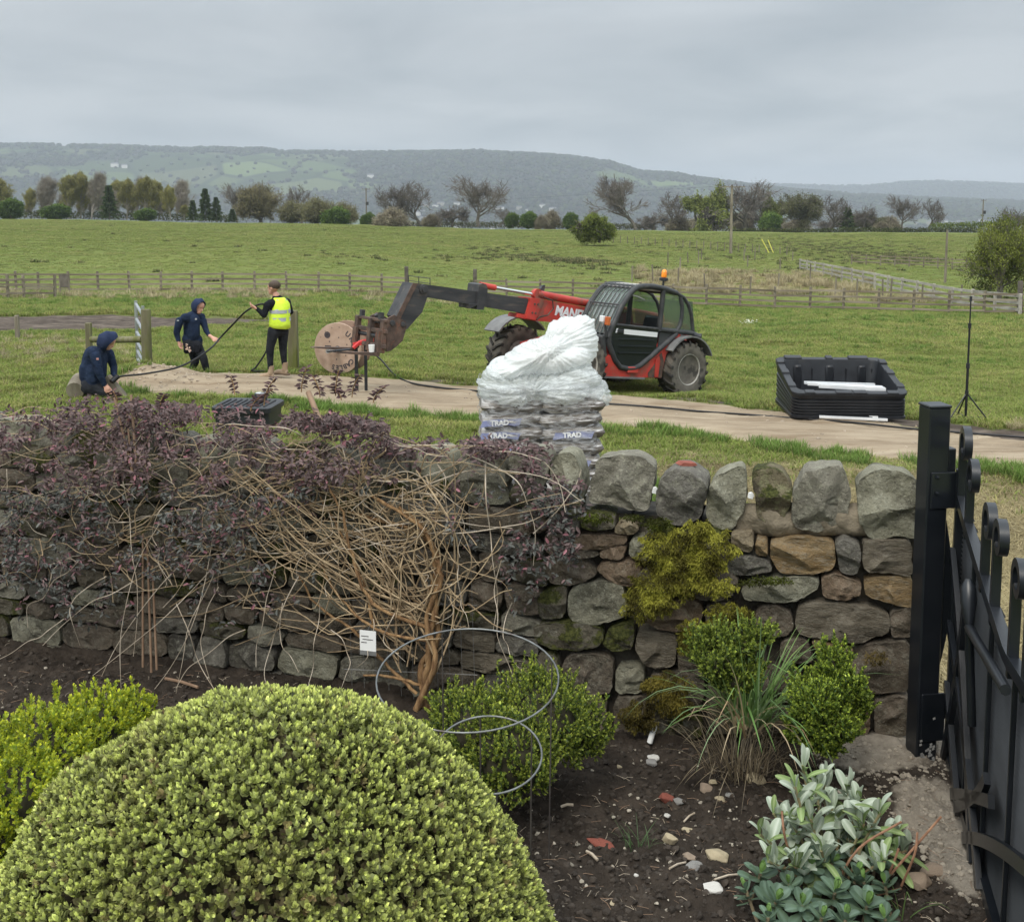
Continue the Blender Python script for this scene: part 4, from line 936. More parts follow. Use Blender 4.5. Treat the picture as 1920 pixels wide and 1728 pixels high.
P2, N2 = shell(5200, DC, DR * .955, -.15, .2, .03, .05, 3)
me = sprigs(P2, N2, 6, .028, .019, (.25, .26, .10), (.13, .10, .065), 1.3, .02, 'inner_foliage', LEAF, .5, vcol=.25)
tag(link('inner_foliage', me, dome, loc=-dome.location), kind='stuff')
b_ = MB(); b_.ell((0, 0, -.05), DR * .90, 28, 18); b_.build('branches', DARKCORE, dome, smooth=180)  # dark solid core painted as shade behind the leaves
# ---- box shrubs
BOXL = leafmat('box_leaves', trans=.3, rough=.35, spec=.4, rnd=0)
def box_shrub(base, blobs, tip, low, n, label, ln=.014, wd=.008, K=7, group=None):
    s = empty('box_shrub', base, 0, label, 'shrub', group); Ps, Ns = [], []; tot = sum(r[0] * r[1] for c, r in blobs)
    for i, (c, r) in enumerate(blobs):
        p, q = shell(int(n * r[0] * r[1] / tot), c, r, -.75, .35, .46, .32, 20 + i); Ps.append(p); Ns.append(q)
    P, Nn = np.concatenate(Ps), np.concatenate(Ns)
    # short upright shoots: each point carries a little stack of sprigs
    sh = rng.random(len(P)) < .3; st = unit(Nn * .5 + np.array([0, -.1, 1.0]) + rng.normal(0, .25, P.shape))
    Pa = [P]; Na = [Nn + np.array([0, 0, .3])]
    for j in range(1, 5): Pa.append(P[sh] + st[sh] * .015 * j); Na.append(st[sh])
    P, Nn = np.concatenate(Pa), np.concatenate(Na)
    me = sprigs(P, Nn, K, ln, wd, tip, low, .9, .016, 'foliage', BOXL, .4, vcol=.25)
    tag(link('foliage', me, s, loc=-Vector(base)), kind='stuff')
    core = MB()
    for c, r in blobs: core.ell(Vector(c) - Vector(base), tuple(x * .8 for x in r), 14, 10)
    cme = remesh(core.mesh('branches', DARKCORE), .02, 1); cme.materials.clear(); cme.materials.append(DARKCORE); tag(link('branches', cme, s), kind='stuff')  # solid core, dark to paint in the shrub's inner shade
    return s
def bl(px, py, D, rx, ry, rd=None):
    """an ellipsoid whose outline is rx, ry pixels at distance D"""
    p = at(px, py, D); k = D / FPX * 1.03; return ((p.x, p.y, p.z), (rx * k, (rd if rd else rx) * k, ry * k))
pz = sg(120, 1560)
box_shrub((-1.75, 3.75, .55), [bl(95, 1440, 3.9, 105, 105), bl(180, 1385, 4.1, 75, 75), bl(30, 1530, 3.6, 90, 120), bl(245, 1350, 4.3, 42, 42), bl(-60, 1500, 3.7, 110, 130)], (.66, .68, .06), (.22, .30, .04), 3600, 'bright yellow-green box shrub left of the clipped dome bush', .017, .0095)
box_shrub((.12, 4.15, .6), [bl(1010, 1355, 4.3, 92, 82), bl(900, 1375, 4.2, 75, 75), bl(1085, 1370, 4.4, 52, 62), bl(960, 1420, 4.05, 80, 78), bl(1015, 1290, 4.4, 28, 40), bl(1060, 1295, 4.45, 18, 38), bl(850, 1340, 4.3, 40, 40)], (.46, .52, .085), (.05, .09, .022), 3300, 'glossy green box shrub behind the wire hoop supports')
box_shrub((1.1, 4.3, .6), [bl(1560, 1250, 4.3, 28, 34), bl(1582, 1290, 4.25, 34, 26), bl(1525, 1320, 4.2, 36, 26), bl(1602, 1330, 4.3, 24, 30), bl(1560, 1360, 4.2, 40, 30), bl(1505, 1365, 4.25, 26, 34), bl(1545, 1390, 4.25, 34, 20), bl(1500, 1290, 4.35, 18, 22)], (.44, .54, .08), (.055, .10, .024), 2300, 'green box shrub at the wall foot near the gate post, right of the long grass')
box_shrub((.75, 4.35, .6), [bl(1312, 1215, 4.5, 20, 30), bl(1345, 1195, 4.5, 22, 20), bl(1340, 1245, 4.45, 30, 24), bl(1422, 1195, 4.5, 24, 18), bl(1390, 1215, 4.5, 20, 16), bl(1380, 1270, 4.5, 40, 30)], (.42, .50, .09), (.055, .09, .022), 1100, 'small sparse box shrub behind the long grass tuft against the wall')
# ---- long grass tuft with dead stems
def blades(n, base, spr, ln, wd, c0, c1, name, parent, bend=1.0, seed=1, up=1.0, seg=7, toward=None):
    rs = np.random.default_rng(seed); V, F, C = [], [], []
    for i in range(n):
        a = rs.uniform(0, 6.283); r0 = rs.random() ** .5 * spr; p = np.array(base) + np.array([math.cos(a) * r0, math.sin(a) * r0 * .7, 0]); a2 = a + rs.normal(0, .7)
        if toward is not None and rs.random() < .5: a2 = toward + rs.normal(0, .7)
        el = rs.uniform(.75, 1.5) * up; d = np.array([math.cos(a2) * math.cos(el), math.sin(a2) * math.cos(el), math.sin(el)]); L_ = ln * rs.uniform(.5, 1.25); w_ = wd * rs.uniform(.6, 1.2); sd = np.array([-math.sin(a2), math.cos(a2), 0]); bd = rs.uniform(.3, 1.6) * bend
        q = rs.random(); c = (np.array(c0) * (1 - q) + np.array(c1) * q); b0 = len(V); kink = rs.integers(2, seg) if rs.random() < .25 else 99
        for k in range(seg + 1):
            f = k / seg; ww = w_ * (1 - f ** 2.2) + .0004; V += [p + sd * ww / 2, p - sd * ww / 2]; C += [c * (.8 + .3 * f)] * 2
            d = d + np.array([math.cos(a2) * .25, math.sin(a2) * .25, -1]) * bd / seg * (.35 + f) + (np.array([0, 0, -.9]) if k == kink else 0); d /= np.linalg.norm(d); p = p + d * L_ / seg
            if k: F.append((b0 + 2 * k - 2, b0 + 2 * k - 1, b0 + 2 * k + 1, b0 + 2 * k))
    me = np_mesh(name, np.array(V), np.array(F), LEAF, True, np.array(C)); return tag(link(name, me, parent), kind='stuff')
tf = sg(1405, 1470); tuft = empty('grass_tuft', tf, 0, 'tall unkempt tuft of long blue-green grass growing at the foot of the wall', 'grass tuft')
blades(110, (0, .05, .27), .10, .42, .0095, (.17, .31, .09), (.30, .43, .15), 'blades', tuft, .9, 5)
blades(45, (.0, 0, .28), .10, .52, .008, (.15, .25, .10), (.27, .36, .19), 'drooping_blades', tuft, 2.3, 6)
blades(26, (-.03, -.04, .26), .08, .4, .009, (.40, .27, .15), (.5, .42, .28), 'dead_blades', tuft, 2.4, 8)
blades(150, (-.04, 0, .05), .15, .3, .004, (.2, .155, .1), (.33, .27, .18), 'old_stems', tuft, .9, 9)
blades(50, (.22, .03, .03), .12, .28, .0025, (.1, .075, .05), (.2, .15, .1), 'dead_twigs', tuft, .6, 10)
# ---- moss cushions on the wall
MOSS = leafmat('moss_fronds', trans=.2, rough=.8, spec=.1, rnd=0)
def moss(regs, n, c0, c1, label, seed, drop=.6):
    ps, ns = [], []
    tot = sum(r[2] * r[3] for r in regs)
    for (X_, Y_, rx, ry) in regs:
        k = int(n * rx * ry / tot); a = rng.random(k) * 6.283; q = rng.random(k) ** .5
        xx = X_ + np.cos(a) * q * rx * (1 + .25 * np.sin(a * 5 + seed)); yy = Y_ + np.sin(a) * q * ry * (1 + .2 * np.sin(a * 7 + seed * 2))
        for x_, y_, q_ in zip(xx, yy, q):
            h_ = .055 + .05 * (1 - q_ ** 2) + .02 * float(vn(np.array([x_ / 30.]), np.array([y_ / 30.]), 3)[0]); ps.append(tuple(wp(*zq(x_, y_), off=h_ - .012)))
    P = np.array(ps); n_ = len(P); A = unit(np.tile(np.array([WN.x, WN.y, -drop]), (n_, 1)) + rng.normal(0, .55, (n_, 3)))
    q = fbm(P[:, 0] * 14, P[:, 2] * 14, 3, seed)[:, None]; q = np.clip((q - .3) / .4 + rng.normal(0, .15, q.shape), 0, 1); C = np.array(c0) * (1 - q) + np.array(c1) * q
    me = leaves(P, A, unit(rng.normal(0, 1, (n_, 3))), rng.uniform(.010, .026, n_), rng.uniform(.003, .006, n_), C, 'moss', MOSS)
    tag(link('moss', me), label, 'moss', kind='stuff')
Y0_, Y1_ = (.09, .08, .018), (.38, .37, .06)
moss([(640, 560, 120, 110), (800, 500, 95, 85), (900, 560, 115, 110), (720, 640, 120, 90), (860, 650, 90, 70), (610, 740, 140, 90), (760, 740, 80, 70), (920, 745, 95, 50), (550, 830, 110, 85), (650, 830, 70, 60), (840, 460, 60, 45)], 17000, Y0_, Y1_, 'large hanging yellow-green moss sheet covering several wall stones under the copings', 1)
moss([(960, 890, 100, 65), (1040, 880, 60, 40), (790, 960, 70, 55), (770, 1030, 45, 50), (870, 960, 60, 40)], 4200, Y0_, (.3, .29, .04), 'smaller moss cushion just above the box shrub on the wall', 2)
moss([(670, 1260, 120, 90), (700, 1340, 90, 50), (620, 1240, 60, 50)], 4000, (.05, .04, .012), (.2, .165, .035), 'rounded brown-green moss cushion low on the wall left of the long grass', 3)
moss([(520, 1390, 80, 75), (580, 1430, 40, 40)], 2200, (.05, .04, .012), (.18, .15, .035), 'lowest dark moss cushion near the wall foot', 4)
moss([(620, 430, 80, 30), (310, 400, 90, 25), (500, 400, 60, 16)], 1500, (.04, .045, .01), (.16, .19, .035), 'thin green moss line directly beneath the coping stones', 5, .1)
moss([(1180, 715, 110, 20), (1080, 725, 50, 14)], 800, (.05, .055, .012), (.15, .18, .035), 'flat green moss strip on top of a long pale wall stone', 6, 0)
moss([(1715, 1100, 60, 35)], 300, (.08, .06, .02), (.2, .15, .06), 'withered brown moss tuft on the wall nearest the gate post', 7)
# ================================================================== TREES AND SHRUBS BEYOND THE FIELD
BARK = M_['bark']; BARKP = mat('pale_bark', (.16, .14, .12), (.27, .25, .22), 3, .9)
TWIG = leafmat('twigs_and_buds', trans=.1, rough=.9, spec=.1, rnd=.15)
def branching(seed, h, trunk_r, levels=5, spread=.6, up=.35, kids=(3, 4), ratio=.68, trunk_frac=.25, wob=.18, lean=0.0, n0=6, minr=.05, low=.4, cone=0):
    rs = random.Random(seed); mb = MB(); TP = []
    def grow(p, d, L_, r, lv):
        k = 5 if lv == 0 else (4 if lv < 3 else 2); pts = [p]; q = p.copy(); dd = d.copy()
        for i in range(k):
            dd = (dd + Vector((rs.gauss(0, wob), rs.gauss(0, wob), rs.gauss(0, wob * .6) + (up * .12 if lv else 0)))).normalized(); q = q + dd * L_ / k; pts.append(q.copy())
        re = r * (.62 if lv else .72)
        mb.tube(pts, [max(minr, r + (re - r) * i / k) for i in range(k + 1)], 6 if lv == 0 else (4 if lv < 2 else 3), cap=False)
        if lv >= max(1, levels - 3): TP.append((pts[-2], dd)); TP.append((pts[1], dd))
        if lv >= levels: TP.append((pts[-1], dd)); return
        nk = rs.randint(*kids) if lv else n0
        for j in range(nk):
            f = rs.uniform(.3, 1) if lv else rs.uniform(low, 1); 
            if j == 0: f = 1.0
            pos = f * k; i0 = min(int(pos), k - 1); s = pts[i0].lerp(pts[i0 + 1], pos - i0)
            a = rs.uniform(0, 6.283) if j else rs.uniform(0, 6.283); o = dd.orthogonal().normalized(); o.rotate(Matrix.Rotation(a + j * 2.3, 3, dd)) if False else o.rotate(Matrix.Rotation(a, 3, dd))
            sp_ = spread * rs.uniform(.6, 1.3) * (.45 if j == 0 else 1)
            nd = (dd * math.cos(sp_) + o * math.sin(sp_) + Vector((0, 0, up * .5))).normalized()
            grow(s, nd, L_ * ratio * rs.uniform(.8, 1.15) * (1.25 if lv == 0 else 1) * (1 - cone * f if lv == 0 else 1), re * (.95 if j == 0 else .7) * rs.uniform(.85, 1.1), lv + 1)
    grow(Vector((0, 0, 0)), Vector((lean, 0, 1)).normalized(), h * trunk_frac, trunk_r, 0)
    zmx = max(v[2] for v in mb.v); s = h / zmx; mb.v = [(a * s, b * s, c * s) for a, b, c in mb.v]
    return mb, np.array([tuple(p * s) for p, _ in TP]), np.array([tuple(d) for _, d in TP])
def crown_mesh(TP, TD_, per, ln, wd, c0, c1, name, spread_=.35, gate=None, seed=0):
    rs = np.random.default_rng(seed); n = len(TP); idx = np.repeat(np.arange(n), per)
    if gate is not None:
        g = vn(TP[:, 0] * gate[0], TP[:, 2] * gate[0] + TP[:, 1] * .3, seed); idx = idx[g[idx] > gate[1]]
    P = TP[idx] + rs.normal(0, spread_, (len(idx), 3)); D = unit(TD_[idx] + rs.normal(0, .8, (len(idx), 3)))
    q = np.clip(vn(P[:, 0] * 1.1, P[:, 2] * 1.1, 3)[:, None] + rs.normal(0, .2, (len(idx), 1)), 0, 1); C = np.array(c0) * (1 - q) + np.array(c1) * q
    return leaves(P, D, unit(rs.normal(0, 1, P.shape)), rs.uniform(.6, 1.4, len(P)) * ln, rs.uniform(.6, 1.3, len(P)) * wd, C, name, TWIG)
def tree_kind(seed, h, tr, bark=BARK, leaf=None, **k):
    mb, TP, TD_ = branching(seed, h, tr, **k)
    bm_ = mb.mesh('branches', bark, smooth=None, fix=False); cm_ = None
    if leaf: cm_ = crown_mesh(TP, TD_, *leaf, seed=seed)
    return bm_, cm_
GY0, GY1 = (.075, .06, .045), (.13, .105, .08)
TWIGS = (2, .8, .028, (.10, .088, .075), (.19, .17, .145), 'crown', .55)
KINDS = dict(
 bare=tree_kind(1, 14, .38, leaf=TWIGS, levels=5, spread=.78, trunk_frac=.24, wob=.2, ratio=.74, up=.2),
 bare2=tree_kind(2, 13, .36, leaf=TWIGS, levels=5, spread=.85, trunk_frac=.2, wob=.24, kids=(2, 4), ratio=.75, up=.15),
 lean=tree_kind(3, 15, .42, leaf=TWIGS, levels=5, spread=.66, trunk_frac=.26, wob=.18, lean=.3, ratio=.74, up=.15),
 wide=tree_kind(4, 12, .4, leaf=(3, .7, .035, (.06, .052, .045), (.12, .105, .09), 'crown', .5), levels=5, spread=.95, trunk_frac=.2, up=.0, ratio=.75),
 oak=tree_kind(5, 13, .42, leaf=(7, .5, .3, (.11, .13, .035), (.21, .235, .065), 'crown', .5, (.28, .36)), levels=5, spread=.8, trunk_frac=.2, up=.1),
 oakb=tree_kind(6, 12, .4, leaf=(5, .55, .13, (.095, .095, .055), (.18, .18, .085), 'crown', .5), levels=5, spread=.8, trunk_frac=.2, up=.1),
 birch=tree_kind(7, 11, .13, bark=BARKP, leaf=(5, .5, .10, (.2, .19, .075), (.30, .28, .10), 'crown', .3), levels=4, spread=.33, trunk_frac=.62, n0=26, up=.4, kids=(3, 4), ratio=.46, low=.1, cone=.72),
 larch=tree_kind(8, 11, .14, bark=BARKP, leaf=(3, .7, .03, (.2, .175, .14), (.31, .28, .22), 'crown', .35), levels=4, spread=.36, trunk_frac=.66, n0=26, up=.4, kids=(3, 4), ratio=.44, low=.1, cone=.72),
 willow=tree_kind(9, 7, .2, leaf=(9, .6, .12, (.15, .145, .075), (.25, .235, .12), 'crown', .4), levels=4, spread=.85, trunk_frac=.12, n0=14, kids=(3, 4), up=.35, ratio=.85, low=.05),
 brown=tree_kind(10, 8, .22, leaf=(9, .65, .10, (.12, .108, .06), (.21, .185, .10), 'crown', .4), levels=4, spread=.75, trunk_frac=.14, n0=14, kids=(3, 4), up=.35, ratio=.85, low=.1),
 green=tree_kind(11, 4, .14, leaf=(16, .34, .2, (.06, .10, .025), (.16, .23, .05), 'crown', .28), levels=4, spread=.85, trunk_frac=.12, n0=14, kids=(3, 4), up=.2, ratio=.82, low=.02),
 grey=tree_kind(12, 4, .12, leaf=(13, .4, .07, (.2, .17, .12), (.32, .29, .2), 'crown', .3), levels=4, spread=.85, trunk_frac=.12, n0=14, kids=(3, 4), up=.2, ratio=.82, low=.02),
 thorn=tree_kind(13, 5, .12, leaf=(9, .22, .12, (.07, .09, .02), (.2, .24, .05), 'crown', .28, (.9, .3)), levels=5, spread=.85, trunk_frac=.16, n0=11, kids=(3, 4), up=.1, ratio=.76, low=.05))
def conifer(seed, h, w_):
    rs = np.random.default_rng(seed); n = 2600; f = rs.random(n) ** .8; a = rs.random(n) * 6.283; rr_ = (1 - f) ** .8 * w_ * (.3 + .7 * rs.random(n)) * (1 + .35 * np.sin(f * 40 + seed) + .35 * np.sin(a * 3 + f * 25)); P = np.stack([np.cos(a) * rr_, np.sin(a) * rr_, .04 * h + f * h * .96], -1)
    D = np.stack([np.cos(a), np.sin(a), rs.normal(-.25, .3, n)], -1); q = rs.random((n, 1)); C = np.array((.03, .05, .018)) * (1 - q) + np.array((.09, .125, .04)) * q
    cm_ = leaves(P, D, unit(rs.normal(0, 1, P.shape)), rs.uniform(.3, .8, n), rs.uniform(.12, .26, n), C, 'crown', TWIG)
    return MB().tube([(0, 0, 0), (0, 0, h * .95)], [.14, .02], 6).mesh('branches', BARK), cm_
KINDS['fir'] = conifer(1, 7, 1.5); KINDS['ivy'] = conifer(2, 6, 1.9)
HT = dict(bare=14, bare2=13, lean=15, wide=12, oak=13, oakb=12, birch=11, larch=11, willow=7, brown=8, green=4, grey=4, thorn=5, fir=7, ivy=6)
def tree(kind, px, top, base, D, label, group=None, wx=1.0, rz=None, flip=1):
    """a tree standing at distance D whose foot and top show at these rows"""
    p = at(px, base, D); h = at(px, top, D).z - p.z; s = h / HT[kind]
    bm_, cm_ = KINDS[kind]; nm = dict(fir='conifer', ivy='ivy_clad_tree', green='green_shrub', grey='pale_shrub', thorn='hawthorn').get(kind, 'tree')
    cat = 'shrub' if kind in ('green', 'grey', 'thorn', 'willow') else 'tree'
    if kind == 'willow': nm = 'willow_shrub'
    r = empty(nm, p, (rng.uniform(-.5, .5) if rz is None else rz), label, cat, group); r.scale = (s * wx * flip, s * wx, s)
    link('trunk', bm_, r); link('crown', cm_, r); return r
TG = 'trees along the far edge of the field'
T = [('birch', -8, 335, 408, 285, 'brown-green tree cut by the photo edge at the far left', 1.3), ('larch', 70, 338, 409, 300, 'bare pale birch furthest left among the far trees', 1), ('larch', 92, 332, 409, 305, 'bare grey birch next to the pale first birch of the far row', 1),
 ('birch', 130, 331, 410, 290, 'slim green-brown birch at the left end of the far birch row', .9), ('birch', 152, 325, 410, 295, 'tallest green-brown birch in the left far row', .85), ('larch', 172, 324, 411, 290, 'tall bare birch left of the dark conifer', .9), ('larch', 190, 333, 411, 300, 'bare birch touching the dark conifer', .9),
 ('fir', 206, 348, 411, 280, 'dark narrow conifer standing among the bare birches', 1.0), ('birch', 238, 338, 412, 290, 'green-tinged birch at the left of the second birch clump', .9), ('larch', 256, 333, 412, 295, 'bare birch near the left of the second birch clump', .9), ('birch', 272, 334, 412, 285, 'yellowish birch in the middle of the second birch clump', 1), ('birch', 292, 340, 412, 290, 'olive birch inside the second birch clump', .9),
 ('larch', 306, 345, 413, 300, 'bare birch near the right of the second birch clump', .9), ('birch', 320, 350, 413, 285, 'short green birch at the right end of the second birch clump', .8), ('larch', 340, 362, 413, 300, 'small bare tree in the gap right of the birches', 1.1), ('fir', 362, 376, 414, 280, 'short conifer at the left of the conifer trio', 1.1),
 ('fir', 386, 354, 415, 275, 'tallest light green conifer of the far row', .9), ('fir', 406, 370, 415, 275, 'middle-height green conifer right of the tallest one', 1), ('birch', 345, 385, 414, 282, 'low green sapling beside the conifers', 1.2), ('fir', 436, 392, 417, 270, 'low bright green conifer left of the round brown tree', 1.5),
 ('bare', 445, 342, 417, 300, 'dark purple-grey bare tree left of the round brown tree', .75), ('brown', 490, 345, 419, 275, 'big round brown budding tree in the far row', 1.0), ('bare2', 567, 345, 419, 310, 'bare tree crown rising behind the grey willows', .75),
 ('bare', 745, 338, 422, 285, 'dark bare tree, left one of the pair right of the power pole', .9), ('bare2', 788, 342, 422, 290, 'bare tree, right one of the pair right of the power pole', .85), ('wide', 848, 380, 425, 280, 'small round bare tree left of the big bare tree', 1.2), ('bare', 898, 327, 424, 270, 'big tall bare tree alone near the middle of the skyline', 1.05),
 ('bare2', 938, 388, 424, 290, 'little bare tree just right of the big bare tree', 1), ('lean', 1192, 322, 431, 275, 'tall bare tree leaning right at the left of the right-hand group', .85), ('bare2', 1252, 358, 433, 285, 'thin dark bare tree between the leaning tree and the greening oak', .8), ('oak', 1300, 343, 436, 270, 'large oak coming into ochre-green leaf', 1.0),
 ('bare', 1395, 336, 437, 275, 'broad bare tree right behind the tall power pole', 1.15), ('bare2', 1432, 362, 437, 290, 'bare tree at the right shoulder of the broad bare tree', 1), ('oak', 1466, 357, 437, 280, 'flat-topped tree with greenish crown', .65), ('oakb', 1502, 362, 438, 272, 'dense round brown tree beside the flat-topped greenish one', 1.1),
 ('bare2', 1552, 364, 436, 280, 'bare spreading tree left of the dark ivy-clad tree', 1.0), ('ivy', 1589, 390, 434, 275, 'dark ivy-clad tree standing like a column', .9), ('wide', 1619, 382, 432, 280, 'small rounded bare tree right of the ivy-clad one', .75), ('bare', 1692, 364, 431, 275, 'bare round tree, left one of the last pair', .85), ('bare2', 1740, 370, 430, 280, 'thinner bare tree, right one of the last pair', .75),
 ('larch', 1345, 385, 437, 300, 'faint thin bare tree behind the oak and the power pole', 1.4), ('wide', 1225, 395, 432, 300, 'low bare tree in the gap right of the leaning tree', 1.4), ('oakb', 1590, 405, 436, 320, 'low brown thicket tree behind the ivy-clad one', 2.2), ('oakb', 1370, 398, 437, 310, 'low brown thicket tree behind the power pole', 2.2), ('wide', 1905, 386, 440, 300, 'bare tree at the right edge behind the hawthorn', 1)]
for k, (kd, px, tp, bs, D, lab, wx) in enumerate(T): tree(kd, px, tp, bs, D, lab, TG, wx, flip=1 if k % 2 else -1)
for k in range(20):
    px = 48 + k * 15.5; tree(['larch', 'birch'][k % 2], px + rng.uniform(-5, 5), rng.uniform(338, 378), 412, rng.uniform(300, 318), 'one of the thin pale trunks crowded behind the left birch clumps', 'thin trees crowded behind the birches', rng.uniform(.8, 1.3))
for k in range(9):
    px = 1210 + k * 58; tree(['wide', 'oakb', 'grey'][k % 3], px, rng.uniform(398, 414), 437, rng.uniform(300, 318), 'one of the low bare thickets merging behind the right-hand trees', 'thickets behind the right-hand trees', rng.uniform(1.4, 2.2))
T = [('green', 22, 374, 409, 270, 'dark green bush at the left end of the far hedge line', 1.1), ('green', 108, 384, 410, 275, 'low dark green bush under the left birches', 1.6), ('green', 275, 392, 413, 270, 'bright green undergrowth bush under the second birch clump', 1.5), ('willow', 592, 372, 422, 265, 'wide grey-green willow thicket right of the round brown tree', 1.15), ('willow', 545, 378, 421, 275, 'grey-green willow thicket touching the round brown tree', 1.1),
 ('willow', 640, 380, 423, 275, 'grey-green willow thicket behind the dark green bush', 1.0), ('green', 632, 390, 425, 262, 'solid green bush at the foot of the willow thicket', 1.2), ('green', 691, 400, 428, 260, 'small dark green bush below the left power pole', .8), ('grey', 745, 392, 431, 245, 'pale buff rounded shrub in front of the pair of bare trees', 1.5),
 ('grey', 812, 402, 427, 285, 'small pale shrub between the pair and the round bare tree', 1.2), ('green', 962, 400, 425, 280, 'first of the small green trees along the mid hedge', .9), ('green', 992, 398, 426, 280, 'second small round green tree along the mid hedge', .9), ('grey', 1040, 396, 427, 285, 'small bare round shrub along the mid hedge', 1.0), ('green', 1072, 400, 427, 285, 'green shrub left behind the spreading bush', .9), ('grey', 1018, 404, 427, 280, 'tiny olive shrub along the mid hedge', 1.0),
 ('thorn', 1124, 402, 455, 150, 'spreading dark-stemmed bush standing alone out in the field', 1.1), ('green', 1448, 400, 438, 265, 'green rounded bush between the bare trees right of the tall pole', 1.0), ('grey', 1280, 410, 436, 285, 'dull bare undergrowth shrub below the greening oak', 1.6), ('grey', 1400, 412, 438, 285, 'dull undergrowth shrub below the broad bare tree', 1.6), ('grey', 1655, 416, 434, 275, 'low twiggy shrub in the hedge by the last pair', 1.3)]
for kd, px, tp, bs, D, lab, wx in T: tree(kd, px, tp, bs, D, lab, 'shrubs along the far edge of the field', wx)
# nearer hawthorn at the right edge
mb, TP, TD_ = branching(31, 7.2, .17, levels=5, spread=.8, trunk_frac=.14, n0=13, kids=(3, 4), up=.2, ratio=.78, minr=.008, low=.06)
hp = gpt(1868, 580); hp.x = at(1872, 560, 62).x; hp.y = 62; hp.z = G(hp.x, 62)
hh = at(1870, 398, 62).z - hp.z; sc_ = hh / 7.2
r = empty('hawthorn', hp, .4, 'tall hawthorn coming into fresh leaf beside the diagonal fence at the right edge', 'shrub'); r.scale = (sc_ * .62, sc_ * .62, sc_)
link('trunk', mb.mesh('branches', BARK, fix=False), r)
link('crown', crown_mesh(TP, TD_, 4, .17, .11, (.07, .09, .02), (.24, .27, .06), 'crown', .3, None, 31), r)
# clipped hedges along the far right
def hedge(pxs_, D, base, h, label, c0, c1):
    pts = [(at(px, b_, D).x, D, at(px, b_, D).z) for px, b_ in zip(pxs_, base)]; P = []
    for (a, b) in zip(pts[:-1], pts[1:]):
        n = int(abs(b[0] - a[0]) * 90)
        for _ in range(n):
            f = random.random(); P.append((a[0] + (b[0] - a[0]) * f, D + random.uniform(-.8, .8), a[2] + (b[2] - a[2]) * f + random.random() ** .7 * h * random.uniform(.85, 1.15)))
    P = np.array(P); n = len(P); q = rng.random((n, 1)); me = leaves(P, unit(rng.normal(0, 1, (n, 3)) + (0, 0, .4)), unit(rng.normal(0, 1, (n, 3))), rng.uniform(.25, .55, n), rng.uniform(.15, .3, n), np.array(c0) * (1 - q) + np.array(c1) * q, 'hedge', TWIG)
    tag(link('hedge', me), label, 'hedge')
hedge([1360, 1500, 1640, 1760, 1842], 262, [442, 442, 440, 440, 440], 1.5, 'low dark clipped hedge along the far right of the field', (.04, .05, .02), (.1, .11, .04))
hedge([1745, 1800, 1850, 1905], 270, [432, 430, 429, 428], 1.6, 'bright green hedge behind the dark one at the far right', (.10, .14, .03), (.2, .25, .06))
hedge([700, 860, 960, 1090, 1200], 300, [428, 428, 428, 430, 432], 1.6, 'thin dark hedge line along the middle of the skyline field edge', (.05, .055, .03), (.12, .12, .06))
hedge([0, 120, 240, 360, 440], 300, [410, 411, 413, 415, 418], 2.0, 'dense undergrowth along the foot of the left far trees', (.05, .055, .03), (.11, .12, .05))
# ------------------------------------------------------------------ power poles
def pole(px, top, base, D, label, arms=1, r=.14, trans=False):
    p = at(px, base, D); h = at(px, top, D).z - p.z; o = empty('power_pole', p, 0, label, 'pole')
    MB().tube([(0, 0, 0), (0, 0, h)], [r, r * .75], 8).build('shaft', M_['wood'], o, smooth=60)
    if arms:
        MB().box((0, -.12, h - .25), (1.9 * arms, .1, .12)).build('crossarm', M_['wood'], o)
        for x in (-.85 * arms, 0, .85 * arms): MB().lathe([(.02, 0), (.06, .05), (.03, .12), (.06, .17), (.03, .24)], 6, c=(x, -.12, h - .19)).build('insulator', M_['dark_steel'], o)
    if trans: MB().box((.3, -.2, h * .45), (.6, .4, .8), bev=.05).build('transformer', M_['dark_steel'], o)
    return o, p + Vector((0, 0, h))
o, t1 = pole(1370, 347, 475, 135, 'tall pale wooden power pole standing out in the field', 1.7, .2)
o, t2 = pole(687, 353, 405, 265, 'dark power pole with a transformer on the left skyline', 1.1, .17, True)
o, t3 = pole(1842, 374, 418, 262, 'leaning power pole with equipment on the far right skyline', .7, .17, True)
o, t4 = pole(1772, 431, 530, 82, 'plain dark pole without crossarm beside the diagonal fence', 0, .11)
p = at(1430, 475, 135); 
for k, (a, b) in enumerate((((1428, 448), (1442, 474)), ((1440, 450), (1450, 474)))):
    MB().tube([at(a[0], a[1], 135), at(b[0], b[1], 134)], .07, 5).build('stay_guard', mat('yellow_guard_%d' % k, (.5, .48, .08), rough=.6), None)
    tag(bpy.context.scene.collection.objects[-1], ['left yellow stay guard slanting from the tall pole', 'right yellow stay guard slanting from the tall pole'][k], 'stay guard')
MB().tube([t1 + Vector((-.8, 0, -.1)), (t1 + t2) / 2 + Vector((0, 0, -2.5)), t2], .012, 3).build('power_line', M_['dark_steel'])
tag(bpy.context.scene.collection.objects[-1], 'thin sagging power line between the left and tall poles', 'cable')
MB().tube([t1 + Vector((1.2, 0, -.1)), (t1 + t3) / 2 + Vector((0, 0, -2.5)), t3], .012, 3).build('power_line', M_['dark_steel'])
tag(bpy.context.scene.collection.objects[-1], 'thin sagging power line from the tall pole to the far right pole', 'cable')
